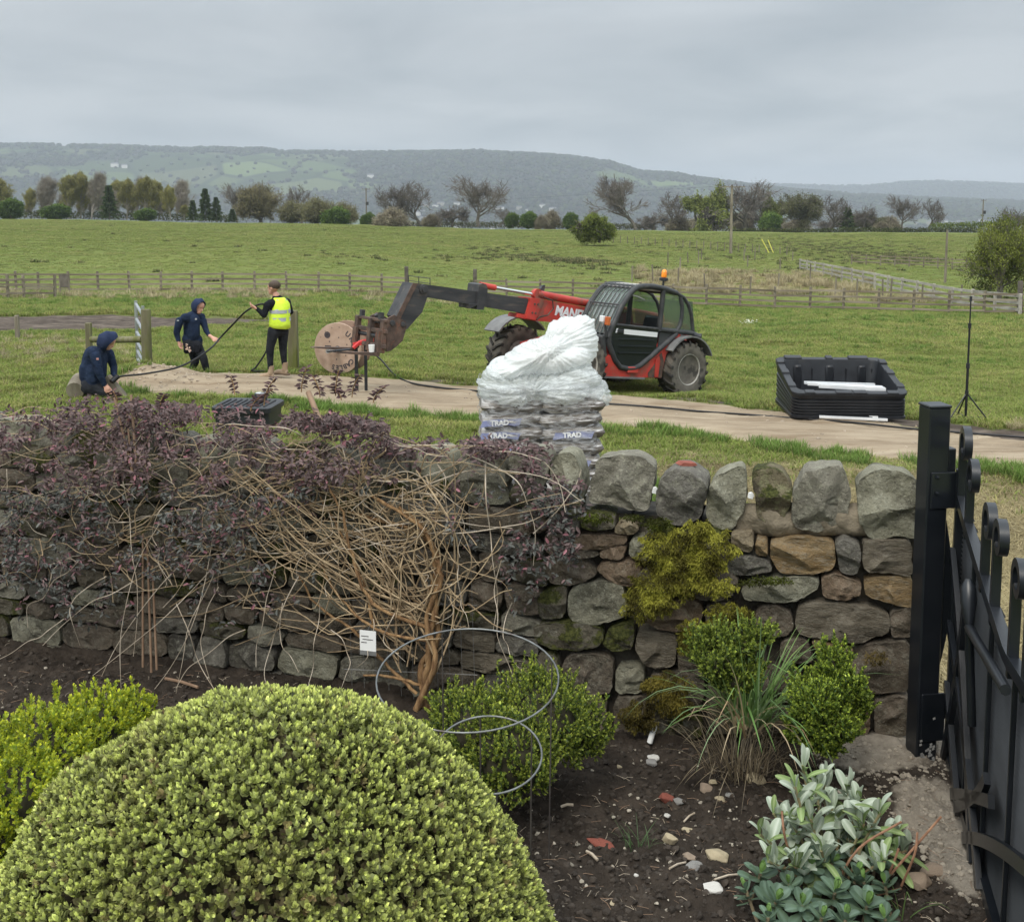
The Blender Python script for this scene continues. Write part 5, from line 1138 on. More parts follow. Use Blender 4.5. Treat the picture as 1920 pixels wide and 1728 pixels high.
# ------------------------------------------------------------------ far houses
HW = mat('pale_house_wall', (.55, .53, .48), (.7, .68, .64), 2, .9); HS = mat('stone_house_wall', (.28, .25, .2), (.4, .36, .3), 2, .9); HR = mat('slate_roof', (.1, .1, .11), (.16, .16, .17), 2, .9)
def house(px, D, w_, d_, h, mat_, label, group=None, rz=0, dz=0):
    x = (px - OX) / FPX * D; z = float(hz(np.array([x]), np.array([D]))[0]) + dz
    o = empty('house', (x, D, z), rz, label, 'house', group)
    MB().box((0, 0, h / 2 - 2), (w_, d_, h + 4)).build('wall', mat_, o)
    MB().prism([(-w_ / 2 - .4, h), (w_ / 2 + .4, h), (w_ / 2 + .4, h + .2), (0, h + .2)], 0, .01) if False else None
    b_ = MB(); y = d_ / 2 + .4; x_ = w_ / 2 + .3; b_.add([(-x_, -y, h), (x_, -y, h), (x_, y, h), (-x_, y, h), (-x_, 0, h + d_ * .42), (x_, 0, h + d_ * .42)], [(0, 1, 5, 4), (2, 3, 4, 5), (0, 4, 3), (1, 2, 5), (0, 3, 2, 1)]); b_.build('roof', HR, o)
    return o
house(222, 4050, 26, 14, 9, HW, 'left white farm building on the far hillside', 'white farm buildings on the hillside', 0, 4); house(240, 4040, 20, 12, 8, HW, 'right white farm building on the far hillside', 'white farm buildings on the hillside', .3, 4)
house(697, 3900, 22, 12, 8, HW, 'single white house in the woods halfway up the far hill', None, 0, 10)
for k in range(120):
    px = rng.uniform(640, 1180) if k < 62 else (rng.uniform(1340, 1900) if k < 112 else rng.uniform(250, 620)); D = rng.uniform(2650, 3500) if k >= 112 or k < 62 else rng.uniform(2700, 3600)
    house(px, D, rng.uniform(10, 26), rng.uniform(7, 10), rng.uniform(5, 7.5), [HW, HS][int(rng.random() < .45)], 'small pale house of the town in the hazy valley', 'houses of the valley town', rng.uniform(-.6, .6), 4)
pc = mat('white_polytunnel', (.75, .76, .76), (.85, .85, .85), 3, .8); b_ = MB(); b_.prism([(-3 * math.cos(i * math.pi / 10), 2.2 * math.sin(i * math.pi / 10)) for i in range(11)], -4, 4)
p = at(1386, 440, 300); tag(b_.build('polytunnel', pc, loc=p), 'small white polytunnel glimpsed under the trees behind the tall power pole', 'polytunnel')
# ================================================================== FENCES
RW, PW = M_['rail'], M_['wood']
post_me = MB().box((0, 0, .56), (.12, .1, 1.24), bev=.01).mesh('post', M_['wood']); bigpost_me = MB().box((0, 0, .8), (.2, .2, 1.7), bev=.015).mesh('post', M_['bark']); postp_me = MB().box((0, 0, .47), (.14, .12, 1.2), bev=.01).mesh('post', M_['rail_pale'])
rail_me = MB().box((.5, 0, 0), (1.0, .038, .095)).mesh('rail', RW); railp_me = MB().box((.5, 0, 0), (1.0, .05, .15)).mesh('rail', M_['rail_pale'])
def fence_run(name, pts, label, heights, pm=post_me, rm=rail_me, side=-.07, jit=.02, long=1, big=()):
    root = empty(name, pts[0], 0, label, 'fence'); O = Vector(pts[0])
    for k, p in enumerate(pts):
        link('post', bigpost_me if k in big else pm, root, loc=Vector(p) - O + Vector((0, 0, rng.uniform(-.04, .03))), rot=(rng.uniform(-.02, .02), rng.uniform(-.03, .03), rng.uniform(-.05, .05)))
    for k in range(0, len(pts) - 1, 1):
        a, b = Vector(pts[k]), Vector(pts[k + 1])
        for h in heights:
            s = a + Vector((0, side, h + rng.uniform(-jit, jit))); e = b + Vector((0, side, h + rng.uniform(-jit, jit))); d = e - s
            r_ = link('rail', rm, root, loc=s - O, scale=(d.length, 1, 1)); r_.rotation_mode = 'QUATERNION'; r_.rotation_quaternion = d.to_track_quat('X', 'Z')
    return root
def gp(x, y): return Vector((x, y, G(x, y)))
def line_px(pxs_, D0, D1, p0, p1):
    out = []
    for px in pxs_:
        D = D0 + (D1 - D0) * (px - p0) / (p1 - p0); out.append(gp((px - OX) / FPX * D, D))
    return out
fence_run('post_and_rail_fence', line_px([-90, -31, 28, 70, 127, 182, 241, 300, 358, 416, 476, 536, 596, 655, 715, 762], 60, 60, 0, 762), 'long weathered post and rail fence across the field left of the open field gate', (.18, .45, .72, 1.0), big=(15,))
fence_run('post_and_rail_fence', line_px([890, 950, 1012, 1074, 1137, 1200, 1263, 1326, 1389, 1455, 1521, 1584, 1651, 1716, 1783, 1849, 1917, 1985], 59, 52, 890, 1917), 'long weathered post and rail fence behind the telehandler and black tub', (.18, .45, .72, 1.0), big=(0, 16))
dp = []
for px, D in zip(np.linspace(1500, 1985, 17), np.linspace(100, 51.5, 17)):
    f = (D - 51.5) / (100 - 51.5); px_ = 1917 - (1917 - 1500) * (1 / D - 1 / 51.5) / (1 / 100 - 1 / 51.5) ; dp.append(gp((px_ - OX) / FPX * D, D))
fence_run('pale_rail_fence', dp, 'pale grey three-rail fence running diagonally away at the right', (.28, .62, .95), postp_me, railp_me, side=-.09)
fence_run('mid_field_fence', line_px(list(range(1597, 1815, 27)), 112, 105, 1597, 1810), 'small distant rail fence in the middle of the right-hand field', (.4, .75, 1.05))
# low leaning run of fence at the far left, closer
fence_run('leaning_rail_fence', line_px([-40, 12, 42, 100], 50, 52, -40, 100), 'short leaning bit of rail fence at the left edge before the long fence', (.3, .62, .92), jit=.06)
# dark board on the gatepost at left
p = gpt(119, 545); p = gp((119 - OX) / FPX * 55, 55); bd = empty('notice_frame', p, 0, 'dark boarded panel standing on two legs in the left fence line', 'panel')
MB().box((0, 0, .78), (.5, .05, .72)).build('board', M_['bark'], bd)
for s in (-.24, .24): MB().box((s, 0, .5), (.06, .07, 1.3)).build('leg', M_['wood'], bd)
# open metal gate in the fence line
g0 = gp((765 - OX) / FPX * 60, 60); g1 = gp((806 - OX) / FPX * 56.5, 56.5); fg = empty('field_gate', g0, 0, 'open tubular metal field gate swung away at the end of the left fence', 'gate')
for h in (.2, .4, .62, .85, 1.12): MB().tube([Vector((0, 0, h)), g1 - g0 + Vector((0, 0, h))], .022, 5).build('bar', M_['dark_steel'], fg)
for f in (0.02, .5, 1): MB().tube([(g1 - g0) * f + Vector((0, 0, .15)), (g1 - g0) * f + Vector((0, 0, 1.15))], .025, 5).build('upright', M_['dark_steel'], fg)
# stakes of the wire fences in the middle distance
stake_me = MB().tube([(0, 0, -.1), (0, 0, 1.3)], [.06, .055], 6).mesh('fence_stake', M_['wood'])
SK = [(1185, 505, 78), (1225, 512, 74), (1272, 514, 76), (1275, 503, 92), (1310, 495, 110), (1322, 520, 72), (1408, 534, 68), (1460, 530, 72), (1520, 508, 85), (1568, 545, 66), (1609, 555, 64), (1657, 556, 64), (1672, 557, 64), (1732, 558, 63), (1290, 480, 112), (1315, 478, 120), (1402, 490, 105), (1395, 476, 120), (1415, 476, 125), (1463, 497, 100), (1486, 482, 118), (1252, 492, 105), (1805, 548, 62)]
ORD = 'first second third fourth fifth sixth seventh eighth ninth tenth eleventh twelfth thirteenth fourteenth fifteenth sixteenth seventeenth eighteenth nineteenth twentieth twenty-first twenty-second twenty-third twenty-fourth twenty-fifth twenty-sixth'.split()
for k, (px, py, D) in enumerate(SK):
    tag(link('fence_stake', stake_me, loc=gp((px - OX) / FPX * D, D), rot=(rng.uniform(-.06, .06), rng.uniform(-.06, .06), 0), scale=(1, 1, rng.uniform(.8, 1.1))), 'grey wire-fence stake by the pale tussocks, %s from the left' % ORD[sorted(s_[0] for s_ in SK).index(px)], 'fence stake', 'stakes of the wire fence in mid field')
P = []
for k in range(26):
    px = 1150 + k * 13; D = 165 - k * 1.2; P.append(gp((px - OX) / FPX * D, D))
for k, p in enumerate(P): tag(link('fence_stake', stake_me, loc=p, scale=(1, 1, .85)), 'tiny stake of the far line by the tall power pole, %s from the left' % ORD[k], 'fence stake', 'far line of tiny stakes')
# ================================================================== TELEHANDLER
th_, al_ = R(38), R(7)
fv = Vector((-math.cos(th_) * math.cos(al_), -math.sin(th_) * math.cos(al_), math.sin(al_))); lv_ = Vector((math.sin(th_), -math.cos(th_), 0)); uv_ = fv.cross(lv_)
MO = at(1292, 693, 21.0) - (-1.4 * fv + 1.15 * lv_ + .56 * uv_)
tele = empty('telehandler', MO, 0, 'red and black telehandler with its boom stretched out holding the cable drum', 'telehandler')
tele.rotation_euler = Matrix((fv, lv_, uv_)).transposed().to_euler()
def tl(px, py, y):
    """(x, z) on the machine's own plane y, where a pixel falls"""
    d = ray(px, py); o = Vector((0, 0, CAMZ)) - MO; k = (y - o.dot(lv_)) / d.dot(lv_); p = o + d * k; return (p.dot(fv), p.dot(uv_))
def z1(X, Y): return (850 + X / 3.84, 480 + Y / 3.84)
def z2(X, Y): return (560 + X / 4.8, 480 + Y / 4.8)
def z8(X, Y): return (1060 + X / 6.857, 510 + Y / 6.857)
def TP(f, pts, y): return [tl(*f(*p), y) for p in pts]
# wheels
RX = Matrix.Rotation(R(90), 3, 'X')
tb = MB(); tb.lathe([(.27, -.17), (.33, -.205), (.44, -.215), (.515, -.2), (.535, -.14), (.54, 0), (.535, .14), (.515, .2), (.44, .215), (.33, .205), (.27, .17)], 36, M=RX)
lg = MB()
for k in range(18):
    for s in (-1, 1):
        a = 2 * math.pi * (k + (0 if s < 0 else .5)) / 18; V = []
        for j in range(5):
            f = j / 4; y = s * (.01 + .215 * f); aa = a + .26 * f; ro = .575 - .028 * max(0, f - .7) / .3; ri = .50 - .02 * f; wd_ = .052
            for rr_, da in ((ri, -wd_), (ro, -wd_ * .7), (ro, wd_ * .7), (ri, wd_)): V.append(((rr_) * math.cos(aa + da), y, (rr_) * math.sin(aa + da)))
        F = [(j * 4 + i, j * 4 + i + 1, (j + 1) * 4 + i + 1, (j + 1) * 4 + i) for j in range(4) for i in range(3)] + [(0, 1, 2, 3), (16, 19, 18, 17)]
        lg.add(V, F)
tyre_me = tb.mesh('tyre', [M_['tyre_side']], smooth=40); lug_me = lg.mesh('tread', M_['rubber'])
rb = MB(); rb.lathe([(.02, .06), (.11, .06), (.12, .09), (.155, .09), (.17, .02), (.22, .0), (.25, .10), (.285, .15), (.30, .20), (.315, .205), (.315, .18), (.28, .1), (.27, -.17)], 32, M=RX)
rim_me = rb.mesh('rim', M_['rim'], smooth=35)
hb_ = MB(); hb_.lathe([(.13, .05), (.13, .1), (.10, .15), (.05, .165), (.0, .165)], 14, M=RX)
for k in range(8): a = k * math.pi / 4; hb_.lathe([(.014, .06), (.014, .12)], 6, M=RX, c=(.15 * math.cos(a), 0, .15 * math.sin(a)))
hub_me = hb_.mesh('hub', M_['rust'], smooth=35)
for x, y, st in ((-1.4, .95, 0), (-1.4, -.95, 0), (1.4, -.95, .0), (1.4, .95, .0)):
    w_ = link('wheel', tyre_me, tele, loc=(x, y, .56), rot=(0, rng.uniform(0, 1), st + (math.pi if y > 0 else 0)))
    link('tread', lug_me, w_); link('rim', rim_me, w_); link('hub', hub_me, w_)
for x in (-1.4, 1.4): MB().box((x, 0, .56), (.24, 1.5, .24), bev=.04).build('axle', M_['rust'], tele)
# chassis
ch = MB(); ch.prism([(1.72, .5), (1.72, .82), (1.0, 1.02), (-1.5, 1.3), (-2.0, 1.25), (-2.05, .6), (-.9, .45), (1.0, .42)], -.40, .40); ch.box((-1.95, 0, .9), (.3, 1.3, .4), bev=.05)
ch.build('chassis', M_['red'], tele, smooth=30)
sill = MB(); sill.prism([(1.02, .36), (1.05, .70), (.55, .78), (.3, .58), (-.05, .52), (-.30, .62), (-1.02, 1.2), (-1.08, 1.05), (-.86, .82), (-.78, .36)], .42, 1.0); sill.box((.05, 1.0, .50), (.28, .1, .12), bev=.01)
sill.build('side_sill', M_['red'], tele, smooth=30)
MB().box((.25, 1.01, .345), (1.1, .05, .035)).build('step_edge', M_['grey_plastic'], tele)
MB().prism([(-.42, .37), (-.40, .45), (-.55, .62), (-.62, .78), (-.72, .86), (-.8, .7), (-.79, .37)], .99, 1.012).build('side_plate', M_['rust'], tele)
MB().prism([(-.58, .38), (-.56, .72), (-.64, .8), (-.68, .7), (-.67, .38)], 1.008, 1.03).build('side_bracket', M_['red'], tele)
MB().lathe([(.09, -.03), (.09, .03)], 14, M=RX, c=(-1.12, .98, 1.22)).build('tow_eye', M_['red'], tele)
MB().box((-.25, -.72, .90), (1.7, .62, .56), bev=.08).build('engine_cover', M_['red_dull'], tele, smooth=30)
eg = MB()
for k in range(6): eg.box((-.1, -.4, 1.26 + k * .0 + .0), (1.9, .02, .02)) if k == 0 else eg.box((-.1 + 0, -.44 - k * .09, 1.245), (1.9, .04, .02))
eg.build('engine_grille', M_['dark_steel'], tele)
# boom
BY0, BY1 = -.36, -.06; bmr = Matrix.Identity(3)
bp = TP(z1, [(555, 300), (640, 310), (980, 372), (1560, 455), (1700, 500), (1690, 640), (1300, 560), (980, 500), (760, 480), (590, 466), (462, 440), (470, 412), (520, 422)], BY1)
MB().prism(bp, BY0, BY1).build('outer_boom', M_['red'], tele)
MB().prism(TP(z1, [(545, 300), (645, 306), (640, 330), (585, 460), (520, 448), (548, 330)], BY1), BY0 - .03, BY1 + .025).build('boom_collar', M_['red'], tele)
bo = MB()
for X, Y in ((580, 345), (603, 347), (562, 408), (585, 411)): x, z = tl(*z1(X, Y), BY1); bo.lathe([(.022, 0), (.022, .012)], 8, M=RX @ Matrix.Rotation(math.pi, 3, 'X'), c=(x, BY1 + .025, z))
bo.build('bolts', M_['rust'], tele)
MB().prism(TP(z2, [(1060, 245), (1085, 247), (2150, 395), (2100, 528), (1160, 370), (1110, 350)], BY1 - .03), BY0 + .03, BY1 - .03).build('inner_boom', M_['dark_steel'], tele)
MB().prism(TP(z2, [(1620, 255), (1650, 245), (1680, 255), (1692, 290), (1690, 350), (1655, 485), (1595, 480), (1600, 440), (1535, 470), (1535, 432), (1600, 430)], BY1), BY0 - .03, BY1 + .03).build('hanger_bracket', M_['dark_steel'], tele)
MB().prism(TP(z2, [(1030, 242), (1075, 245), (1162, 268), (1158, 372), (1112, 505), (975, 660), (930, 610), (885, 545)], BY1 + .02), BY0 - .02, BY1 + .02).build('boom_head', M_['dark_steel'], tele)
MB().prism(TP(z2, [(1030, 242), (1072, 247), (960, 470), (918, 560), (880, 545)], BY1 + .03), BY1 + .02, BY1 + .035).build('head_plate', M_['rust'], tele)
x, z = tl(*z2(1115, 297), BY1); MB().lathe([(.085, 0), (.085, .03), (.05, .035), (.05, .06)], 16, M=RX @ Matrix.Rotation(math.pi, 3, 'X'), c=(x, BY1 + .02, z)).build('pivot_pin', M_['dark_steel'], tele, smooth=40)
def TT(f, a, b, r, y, m, nm, n=12): 
    p, q = tl(*f(*a), y), tl(*f(*b), y); return MB().tube([(p[0], y, p[1]), (q[0], y, q[1])], r, n).build(nm, M_[m], tele, smooth=60)
ram = TT(z1, (600, 272), (1500, 440), .075, -.14, 'red', 'ram_cylinder'); MB
TT(z1, (300, 228), (610, 282), .03, -.14, 'chrome', 'ram_rod'); TT(z1, (190, 207), (300, 228), .055, -.14, 'red', 'ram_end')
x, z = tl(*z1(598, 272), -.14); MB().lathe([(.1, -.05), (.1, .05)], 14, M=RX, c=(x, -.14, z)).build('ram_eye', M_['red'], tele)
hs = TP(z1, [(650, 295), (715, 320), (720, 380), (680, 425), (620, 440), (600, 460)], BY1 + .05); MB().tube([(a, BY1 + .05, b) for a, b in hs], .014, 6).build('hydraulic_hose', M_['rubber'], tele)
hs = TP(z1, [(625, 270), (622, 235), (640, 210), (655, 208), (652, 235), (640, 268)], BY0); MB().prism(hs, BY0 - .03, BY0 + .03).build('boom_stop', M_['dark_steel'], tele)
# lettering on the boom
lx0, lz0 = tl(1040, 581.5, BY1); lx1, lz1 = tl(1100, 593, BY1)
t_me = text_mesh('MANITOU', .255, M_['white_paint'], .011, .002, .98, .12); lw = max(v.co.x for v in t_me.vertices) - min(v.co.x for v in t_me.vertices)
xx = Vector((lx1 - lx0, 0, lz1 - lz0)).normalized(); lo = link('lettering', t_me, tele); zz_ = Vector((-xx.z, 0, xx.x)); zz_ = zz_ if zz_.z > 0 else -zz_
lo.matrix_local = Matrix.Translation(Vector((lx0, BY1 + .004, lz0)) + xx * (lw / 2) - zz_ * .005) @ Matrix((xx, zz_, xx.cross(zz_))).transposed().to_4x4()
# head carriage and forks
CR = empty('carriage', (0, 0, 0)); CR.parent = tele
MB().prism(TP(z2, [(800, 562), (862, 530), (962, 590), (972, 640), (935, 765), (835, 850), (790, 862)], .12), .08, .12).build('cheek_plate', M_['rust'], CR)
MB().prism(TP(z2, [(800, 562), (862, 530), (962, 590), (972, 640), (935, 765), (835, 850), (790, 862)], .12), -.46, -.42).build('cheek_plate', M_['rust'], CR)
for X, Y, r in ((842, 602, .05), (937, 615, .045)): x, z = tl(*z2(X, Y), .12); MB().lathe([(r, -.62), (r, .02), (r * .6, .025)], 12, M=RX @ Matrix.Rotation(math.pi, 3, 'X'), c=(x, .12, z)).build('pivot_pin', M_['dark_steel'], CR)
x, z = tl(*z2(860, 760), .0); MB().tube([(x - .1, -.1, z - .1), (x + .15, -.1, z + .2), (x + .35, -.1, z + .42)], [.05, .05, .035], 8).build('tilt_ram', M_['dark_steel'], CR)
fx, fz1 = tl(*z2(780, 610), .42); _, fz0 = tl(*z2(780, 880), .42); H = fz1 - fz0
for y in (.42, .02, -.42): MB().box((fx + .03, y, (fz0 + fz1) / 2 + .04), (.09, .1, H + .06), bev=.01).build('carriage_post', M_['rust'], CR)
for h in (fz1 + .05, fz1 - .13, fz0 + .12): MB().box((fx + .02, 0, h), (.07, 1.0, .07 if h < fz1 else .05), bev=.008).build('carriage_bar', M_['rust'], CR)
MB().tube([(fx + .02, -.46, fz1 - .22), (fx + .02, .46, fz1 - .22)], .035, 8).build('carriage_tube', M_['dark_steel'], CR)
for y in (.40, -.36):
    fk = MB(); fk.box((fx + .1, y, fz0 + H * .35), (.05, .11, H * .8)); fk.prism([(fx + .08, fz0 - .045), (fx + .08, fz0 + .02), (fx + .86, fz0 + .0), (fx + .9, fz0 - .015)], y - .055, y + .055); fk.build('fork', M_['rust'], tele)
for y in (.3, -.32): MB().box((fx + .02, y, fz1 + .12), (.07, .07, .12)).build('lifting_lug', M_['dark_steel'], CR)
# cab
CY0, CY1 = .12, 1.0
loop = [(.735, 1.09), (.72, .98), (.62, .82), (.53, .68), (.37, .545), (.154, .514), (-.02, .53), (-.16, .59), (-.35, .72), (-.63, .92), (-1.08, 1.25)]
top = [(.735, 1.09), (.7, 1.25), (.627, 1.38), (.48, 1.70), (.316, 1.92), (.22, 2.02), (.1, 2.085), (-.05, 2.115), (-.3, 2.13), (-.63, 2.11), (-.98, 2.05)]
def arch(y, pts, r=.055, nm='cab_frame'): MB().tube([(a, y, b) for a, b in pts], r, 10).build(nm, M_['cab'], tele, smooth=60)
arch(CY1, loop); arch(CY1, top); arch(CY0, loop[:2][::-1] + top[1:], .05)
rear = [(-.98, 2.05), (-1.2, 1.98), (-1.36, 1.84), (-1.47, 1.65), (-1.56, 1.35), (-1.58, 1.28)]
arch(CY1, rear, .035); arch(CY0, rear, .035)
for x, z in ((.1, 2.085), (-.98, 2.05), (-1.58, 1.3), (.72, 1.05)): MB().tube([(x, CY0, z), (x, CY1, z)], .045, 8).build('cross_bar', M_['cab'], tele, smooth=60)
MB().tube([(-.60, CY1, 1.28), (-.60, CY1, 2.1)], .05, 8).build('door_pillar', M_['cab'], tele, smooth=60); MB().tube([(-.60, CY0, 1.28), (-.60, CY0, 2.1)], .05, 8).build('door_pillar', M_['cab'], tele, smooth=60)
MB().tube([(-.6, CY1, 1.31), (-1.6, CY1, 1.28)], .05, 8).build('window_rail', M_['cab'], tele, smooth=60); MB().tube([(.62, CY1, 1.345), (-.6, CY1, 1.315)], .028, 8).build('window_rail', M_['cab'], tele, smooth=60)
arch(CY1, [(-1.1, 1.98), (-1.18, 1.8), (-1.2, 1.6), (-1.17, 1.42), (-1.1, 1.32)], .04, 'window_pillar')
MB().prism([(.16, 2.07), (.1, 2.12), (-.3, 2.16), (-.65, 2.14), (-1.0, 2.08), (-1.0, 2.04), (.1, 2.05)], CY0 - .02, CY1 - .04).build('roof', M_['rim'], tele)
door = MB(); door.prism([(.60, 1.32), (.68, 1.09), (.5, .72), (.35, .59), (.154, .555), (-.02, .57), (-.14, .62), (-.56, .93), (-.56, 1.30)], CY1 - .02, CY1 + .005); dob = door.build('door_panel', M_['door'], tele)
for z in (.82, .95, 1.08): MB().tube([(.45, CY1 + .008, z - .01), (.25, CY1 + .018, z), (-.45, CY1 + .008, z + .01)], .016, 6).build('door_rib', M_['door'], dob)
MB().prism([(.36, 1.175), (.36, 1.27), (-.55, 1.25), (-.55, 1.155)], CY1 + .006, CY1 + .012).build('white_stripe', M_['white_paint'], dob)
MB().prism([(.58, 1.19), (.56, 1.275), (.52, 1.275), (.54, 1.19)], CY1 + .006, CY1 + .012).build('white_stripe', M_['white_paint'], dob)
MB().box((.46, CY1 + .02, 1.225), (.16, .03, .07), bev=.01).build('door_handle', M_['black_plastic'], dob)
MB().prism([(-.62, 1.27), (-1.05, 1.26), (-.62, .94)], CY1 - .02, CY1).build('corner_panel', M_['cab'], tele)
MB().prism([(-.66, 1.32), (-1.52, 1.30), (-1.5, 1.45), (-1.4, 1.72), (-1.25, 1.92), (-1.0, 2.02), (-.66, 2.07)], CY1 - .012, CY1 - .004).build('side_window', M_['glass'], tele)
MB().prism([(-.66, 1.32), (-1.52, 1.30), (-1.5, 1.45), (-1.4, 1.72), (-1.25, 1.92), (-1.0, 2.02), (-.66, 2.07)], CY0, CY0 + .008).build('side_window', M_['glass'], tele)
MB().prism([(.62, 1.2), (-.56, 1.2), (-.56, 2.05), (.0, 2.05), (.25, 1.95)], CY0, CY0 + .008).build('side_window', M_['glass'], tele)
wsx = [(.70, 1.16), (.6, 1.42), (.46, 1.70), (.3, 1.92), (.16, 2.04)]
wv = MB(); wv.add([(a - .01, y, b) for a, b in wsx for y in (CY0 + .04, CY1 - .04)], [(2 * i, 2 * i + 1, 2 * i + 3, 2 * i + 2) for i in range(4)]); wv.build('windscreen', glass_mat(.42), tele)  # more pale diffuse in this glass paints in the sky's reflection
MB().box((-1.58, .56, 1.62), (.012, .8, .6), Matrix.Rotation(R(14), 3, 'Y')).build('rear_window', M_['glass'], tele)
for k in range(7):
    y = CY0 + .09 + (CY1 - CY0 - .18) * k / 6; MB().tube([(a + .05, y, b + .02) for a, b in [(.82, .98)] + wsx] + [(.05, y, 2.13)], .012, 6).build('guard_bar', M_['dark_steel'], tele)
for a, b in (wsx[2], wsx[4], (.78, 1.02)): MB().tube([(a + .05, CY0 + .04, b + .02), (a + .05, CY1 - .04, b + .02)], .016, 6).build('guard_bar', M_['dark_steel'], tele)
MB().prism([(.75, 1.15), (.95, .7), (.7, .6), (.55, .6), (.3, .5), (-.9, .5), (-.9, 1.1), (.3, 1.0), (.5, 1.1)], CY0, CY0 + .03).build('cab_wall', M_['cab'], tele)
MB().box((.80, .56, .88), (.12, .86, .5), Matrix.Rotation(R(12), 3, 'Y'), bev=.02).build('cab_front', M_['cab'], tele); MB().box((-.1, .56, .56), (1.5, .84, .05)).build('cab_floor', M_['cab'], tele)
st = MB(); st.box((-.55, .56, .92), (.5, .48, .14), bev=.04); st.box((-.82, .56, 1.25), (.13, .46, .62), Matrix.Rotation(R(-8), 3, 'Y'), bev=.05); st.box((-.5, .56, .72), (.3, .3, .3)); st.build('seat', M_['black_plastic'], tele, smooth=30)
sw = MB(); sw.tube([(.22, .56, .7), (.10, .56, 1.22)], .03, 8); sw.tube([(.1 + .19 * math.cos(a) * .5, .56 + .19 * math.sin(a), 1.25 + .12 * math.cos(a)) for a in np.linspace(0, 6.283, 19)], .014, 6, cap=False); sw.box((.45, .56, 1.12), (.25, .7, .16), bev=.04); sw.build('steering_wheel', M_['black_plastic'], tele)
mb_ = MB(); mb_.tube([(.30, CY1, 1.93), (.18, 1.12, 1.9), (.05, 1.16, 1.86)], .012, 5); mb_.box((-.02, .30, 1.78), (.06, .2, .34), bev=.02); mb_.tube([(.30, CY0, 1.93), (.1, .2, 1.85), (-.02, .3, 1.8)], .012, 5); mb_.build('mirror', M_['grey_plastic'], tele)
MB().lathe([(.05, 0), (.09, .02), (.09, .06), (.03, .08)], 14, c=(-.84, .75, 2.26)).build('beacon_base', M_['black_plastic'], tele); MB().tube([(-.84, .75, 2.08), (-.84, .75, 2.28)], .02, 6).build('beacon_stalk', M_['black_plastic'], tele)
MB().lathe([(.05, 0), (.056, .03), (.054, .1), (.042, .14), (.016, .16)], 18, c=(-.84, .75, 2.335)).build('beacon_lens', M_['orange'], tele, smooth=50)
MB().box((.86, 1.06, 1.40), (.07, .1, .16), bev=.01).build('indicator_lamp', M_['orange'] if 0 else mat('amber_lamp', (.42, .1, .03), (.5, .14, .04), 10, .3), tele); MB().tube([(.8, 1.0, 1.1), (.86, 1.0, 1.36)], .025, 6).build('lamp_bracket', M_['cab'], tele); MB().box((.9, .95, 1.43), (.06, .1, .12), bev=.01).build('headlamp', M_['white_paint'], tele)
MB().tube([(-1.58, 1.0, 1.25), (-1.66, 1.06, 1.22), (-1.70, 1.12, 1.22)], .07, 10).build('rear_lamp_tube', M_['black_plastic'], tele, smooth=60)
MB().lathe([(.0, .0), (.16, .02), (.2, .1), (.16, .2), (.0, .24)], 14, c=(-1.62, .25, 1.22)).build('filler_cap', M_['red'], tele, smooth=50)
# mudguards
for x, y, m_ in ((-1.4, .95, 'grey_plastic'), (1.4, -.95, 'grey_plastic'), (-1.4, -.95, 'grey_plastic')):
    a0, a1 = (25, 150) if x < 0 else (40, 150); ln = [(x + .66 * math.cos(R(a)) * (-1), .60 + .62 * math.sin(R(a))) for a in np.linspace(a0, a1, 12)] if x < 0 else [(x + .70 * math.cos(R(a)), .64 + .66 * math.sin(R(a))) for a in np.linspace(a0 - 10, a1 - 10, 12)]
    MB().strip(ln, .03, y - .24, y + .24).build('mudguard', M_[m_], tele, smooth=30)
MB().tube([(1.5, -1.15, .62), (1.46, -1.15, 1.28)], .015, 5).build('mudguard_stay', M_['grey_plastic'], tele); MB().tube([(.75, -1.1, .9), (.95, -1.0, 1.3)], .03, 6).build('mudguard_stay', M_['grey_plastic'], tele)
# ------------------------------------------------------------------ cable drum carried on the forks
DCn = at(634, 653, 20.0); dyaw = R(-17); dr_ = empty('cable_drum', DCn, dyaw, 'big brown wooden cable drum hanging on a steel pole across the telehandler forks', 'cable drum'); dr_.scale = (1.05, 1.05, 1.05)
def disc(yc, m_, name):
    b_ = MB(); b_.lathe([(.0, -.02), (.46, -.02), (.465, -.014), (.465, .014), (.46, .02), (.0, .02)], 48, M=RX, c=(0, yc, 0)); return b_.build(name, M_[m_], dr_, smooth=30)
near = disc(0, 'ply', 'flange'); far_ = disc(.42, 'ply_dark', 'flange'); MB().lathe([(.18, -.42), (.18, 0)], 24, M=RX, c=(0, 0, 0)).build('barrel', M_['ply_dark'], dr_, smooth=40)
hl = MB()
for k in range(6):
    for rad in (.2,):
        a = k * math.pi / 3 + .4; hl.lathe([(.012, 0), (.012, .004)], 8, M=RX, c=(rad * math.cos(a), -.0205, rad * math.sin(a)))
hl.box((-.19, -.022, .03), (.12, .004, .035)); hl.lathe([(.05, 0), (.05, .004)], 14, M=RX, c=(0, -.0205, 0)); hl.build('bolt_holes', M_['ink'], near)
st_ = MB(); st_.lathe([(.032, 0), (.06, 0), (.06, .003), (.032, .003)], 20, M=RX, c=(-.2, -.0205, .24)); st_.lathe([(.012, 0), (.022, 0), (.022, .003), (.012, .003)], 12, M=RX, c=(-.2, -.0205, .24)); st_.build('round_stamp', M_['ink'], near)
def arc_text(txt, rad, a0, da, size, flip=False):
    for k, ch_ in enumerate(txt):
        a = a0 + da * k; me = text_mesh(ch_, size, M_['ink'], .004 if size > .05 else 0, .001); o = link('letter', me, near, loc=(rad * math.cos(a), -.0225, rad * math.sin(a)))
        o.rotation_euler = (R(90), (-(a - R(90)) if not flip else -(a + R(90))), 0)
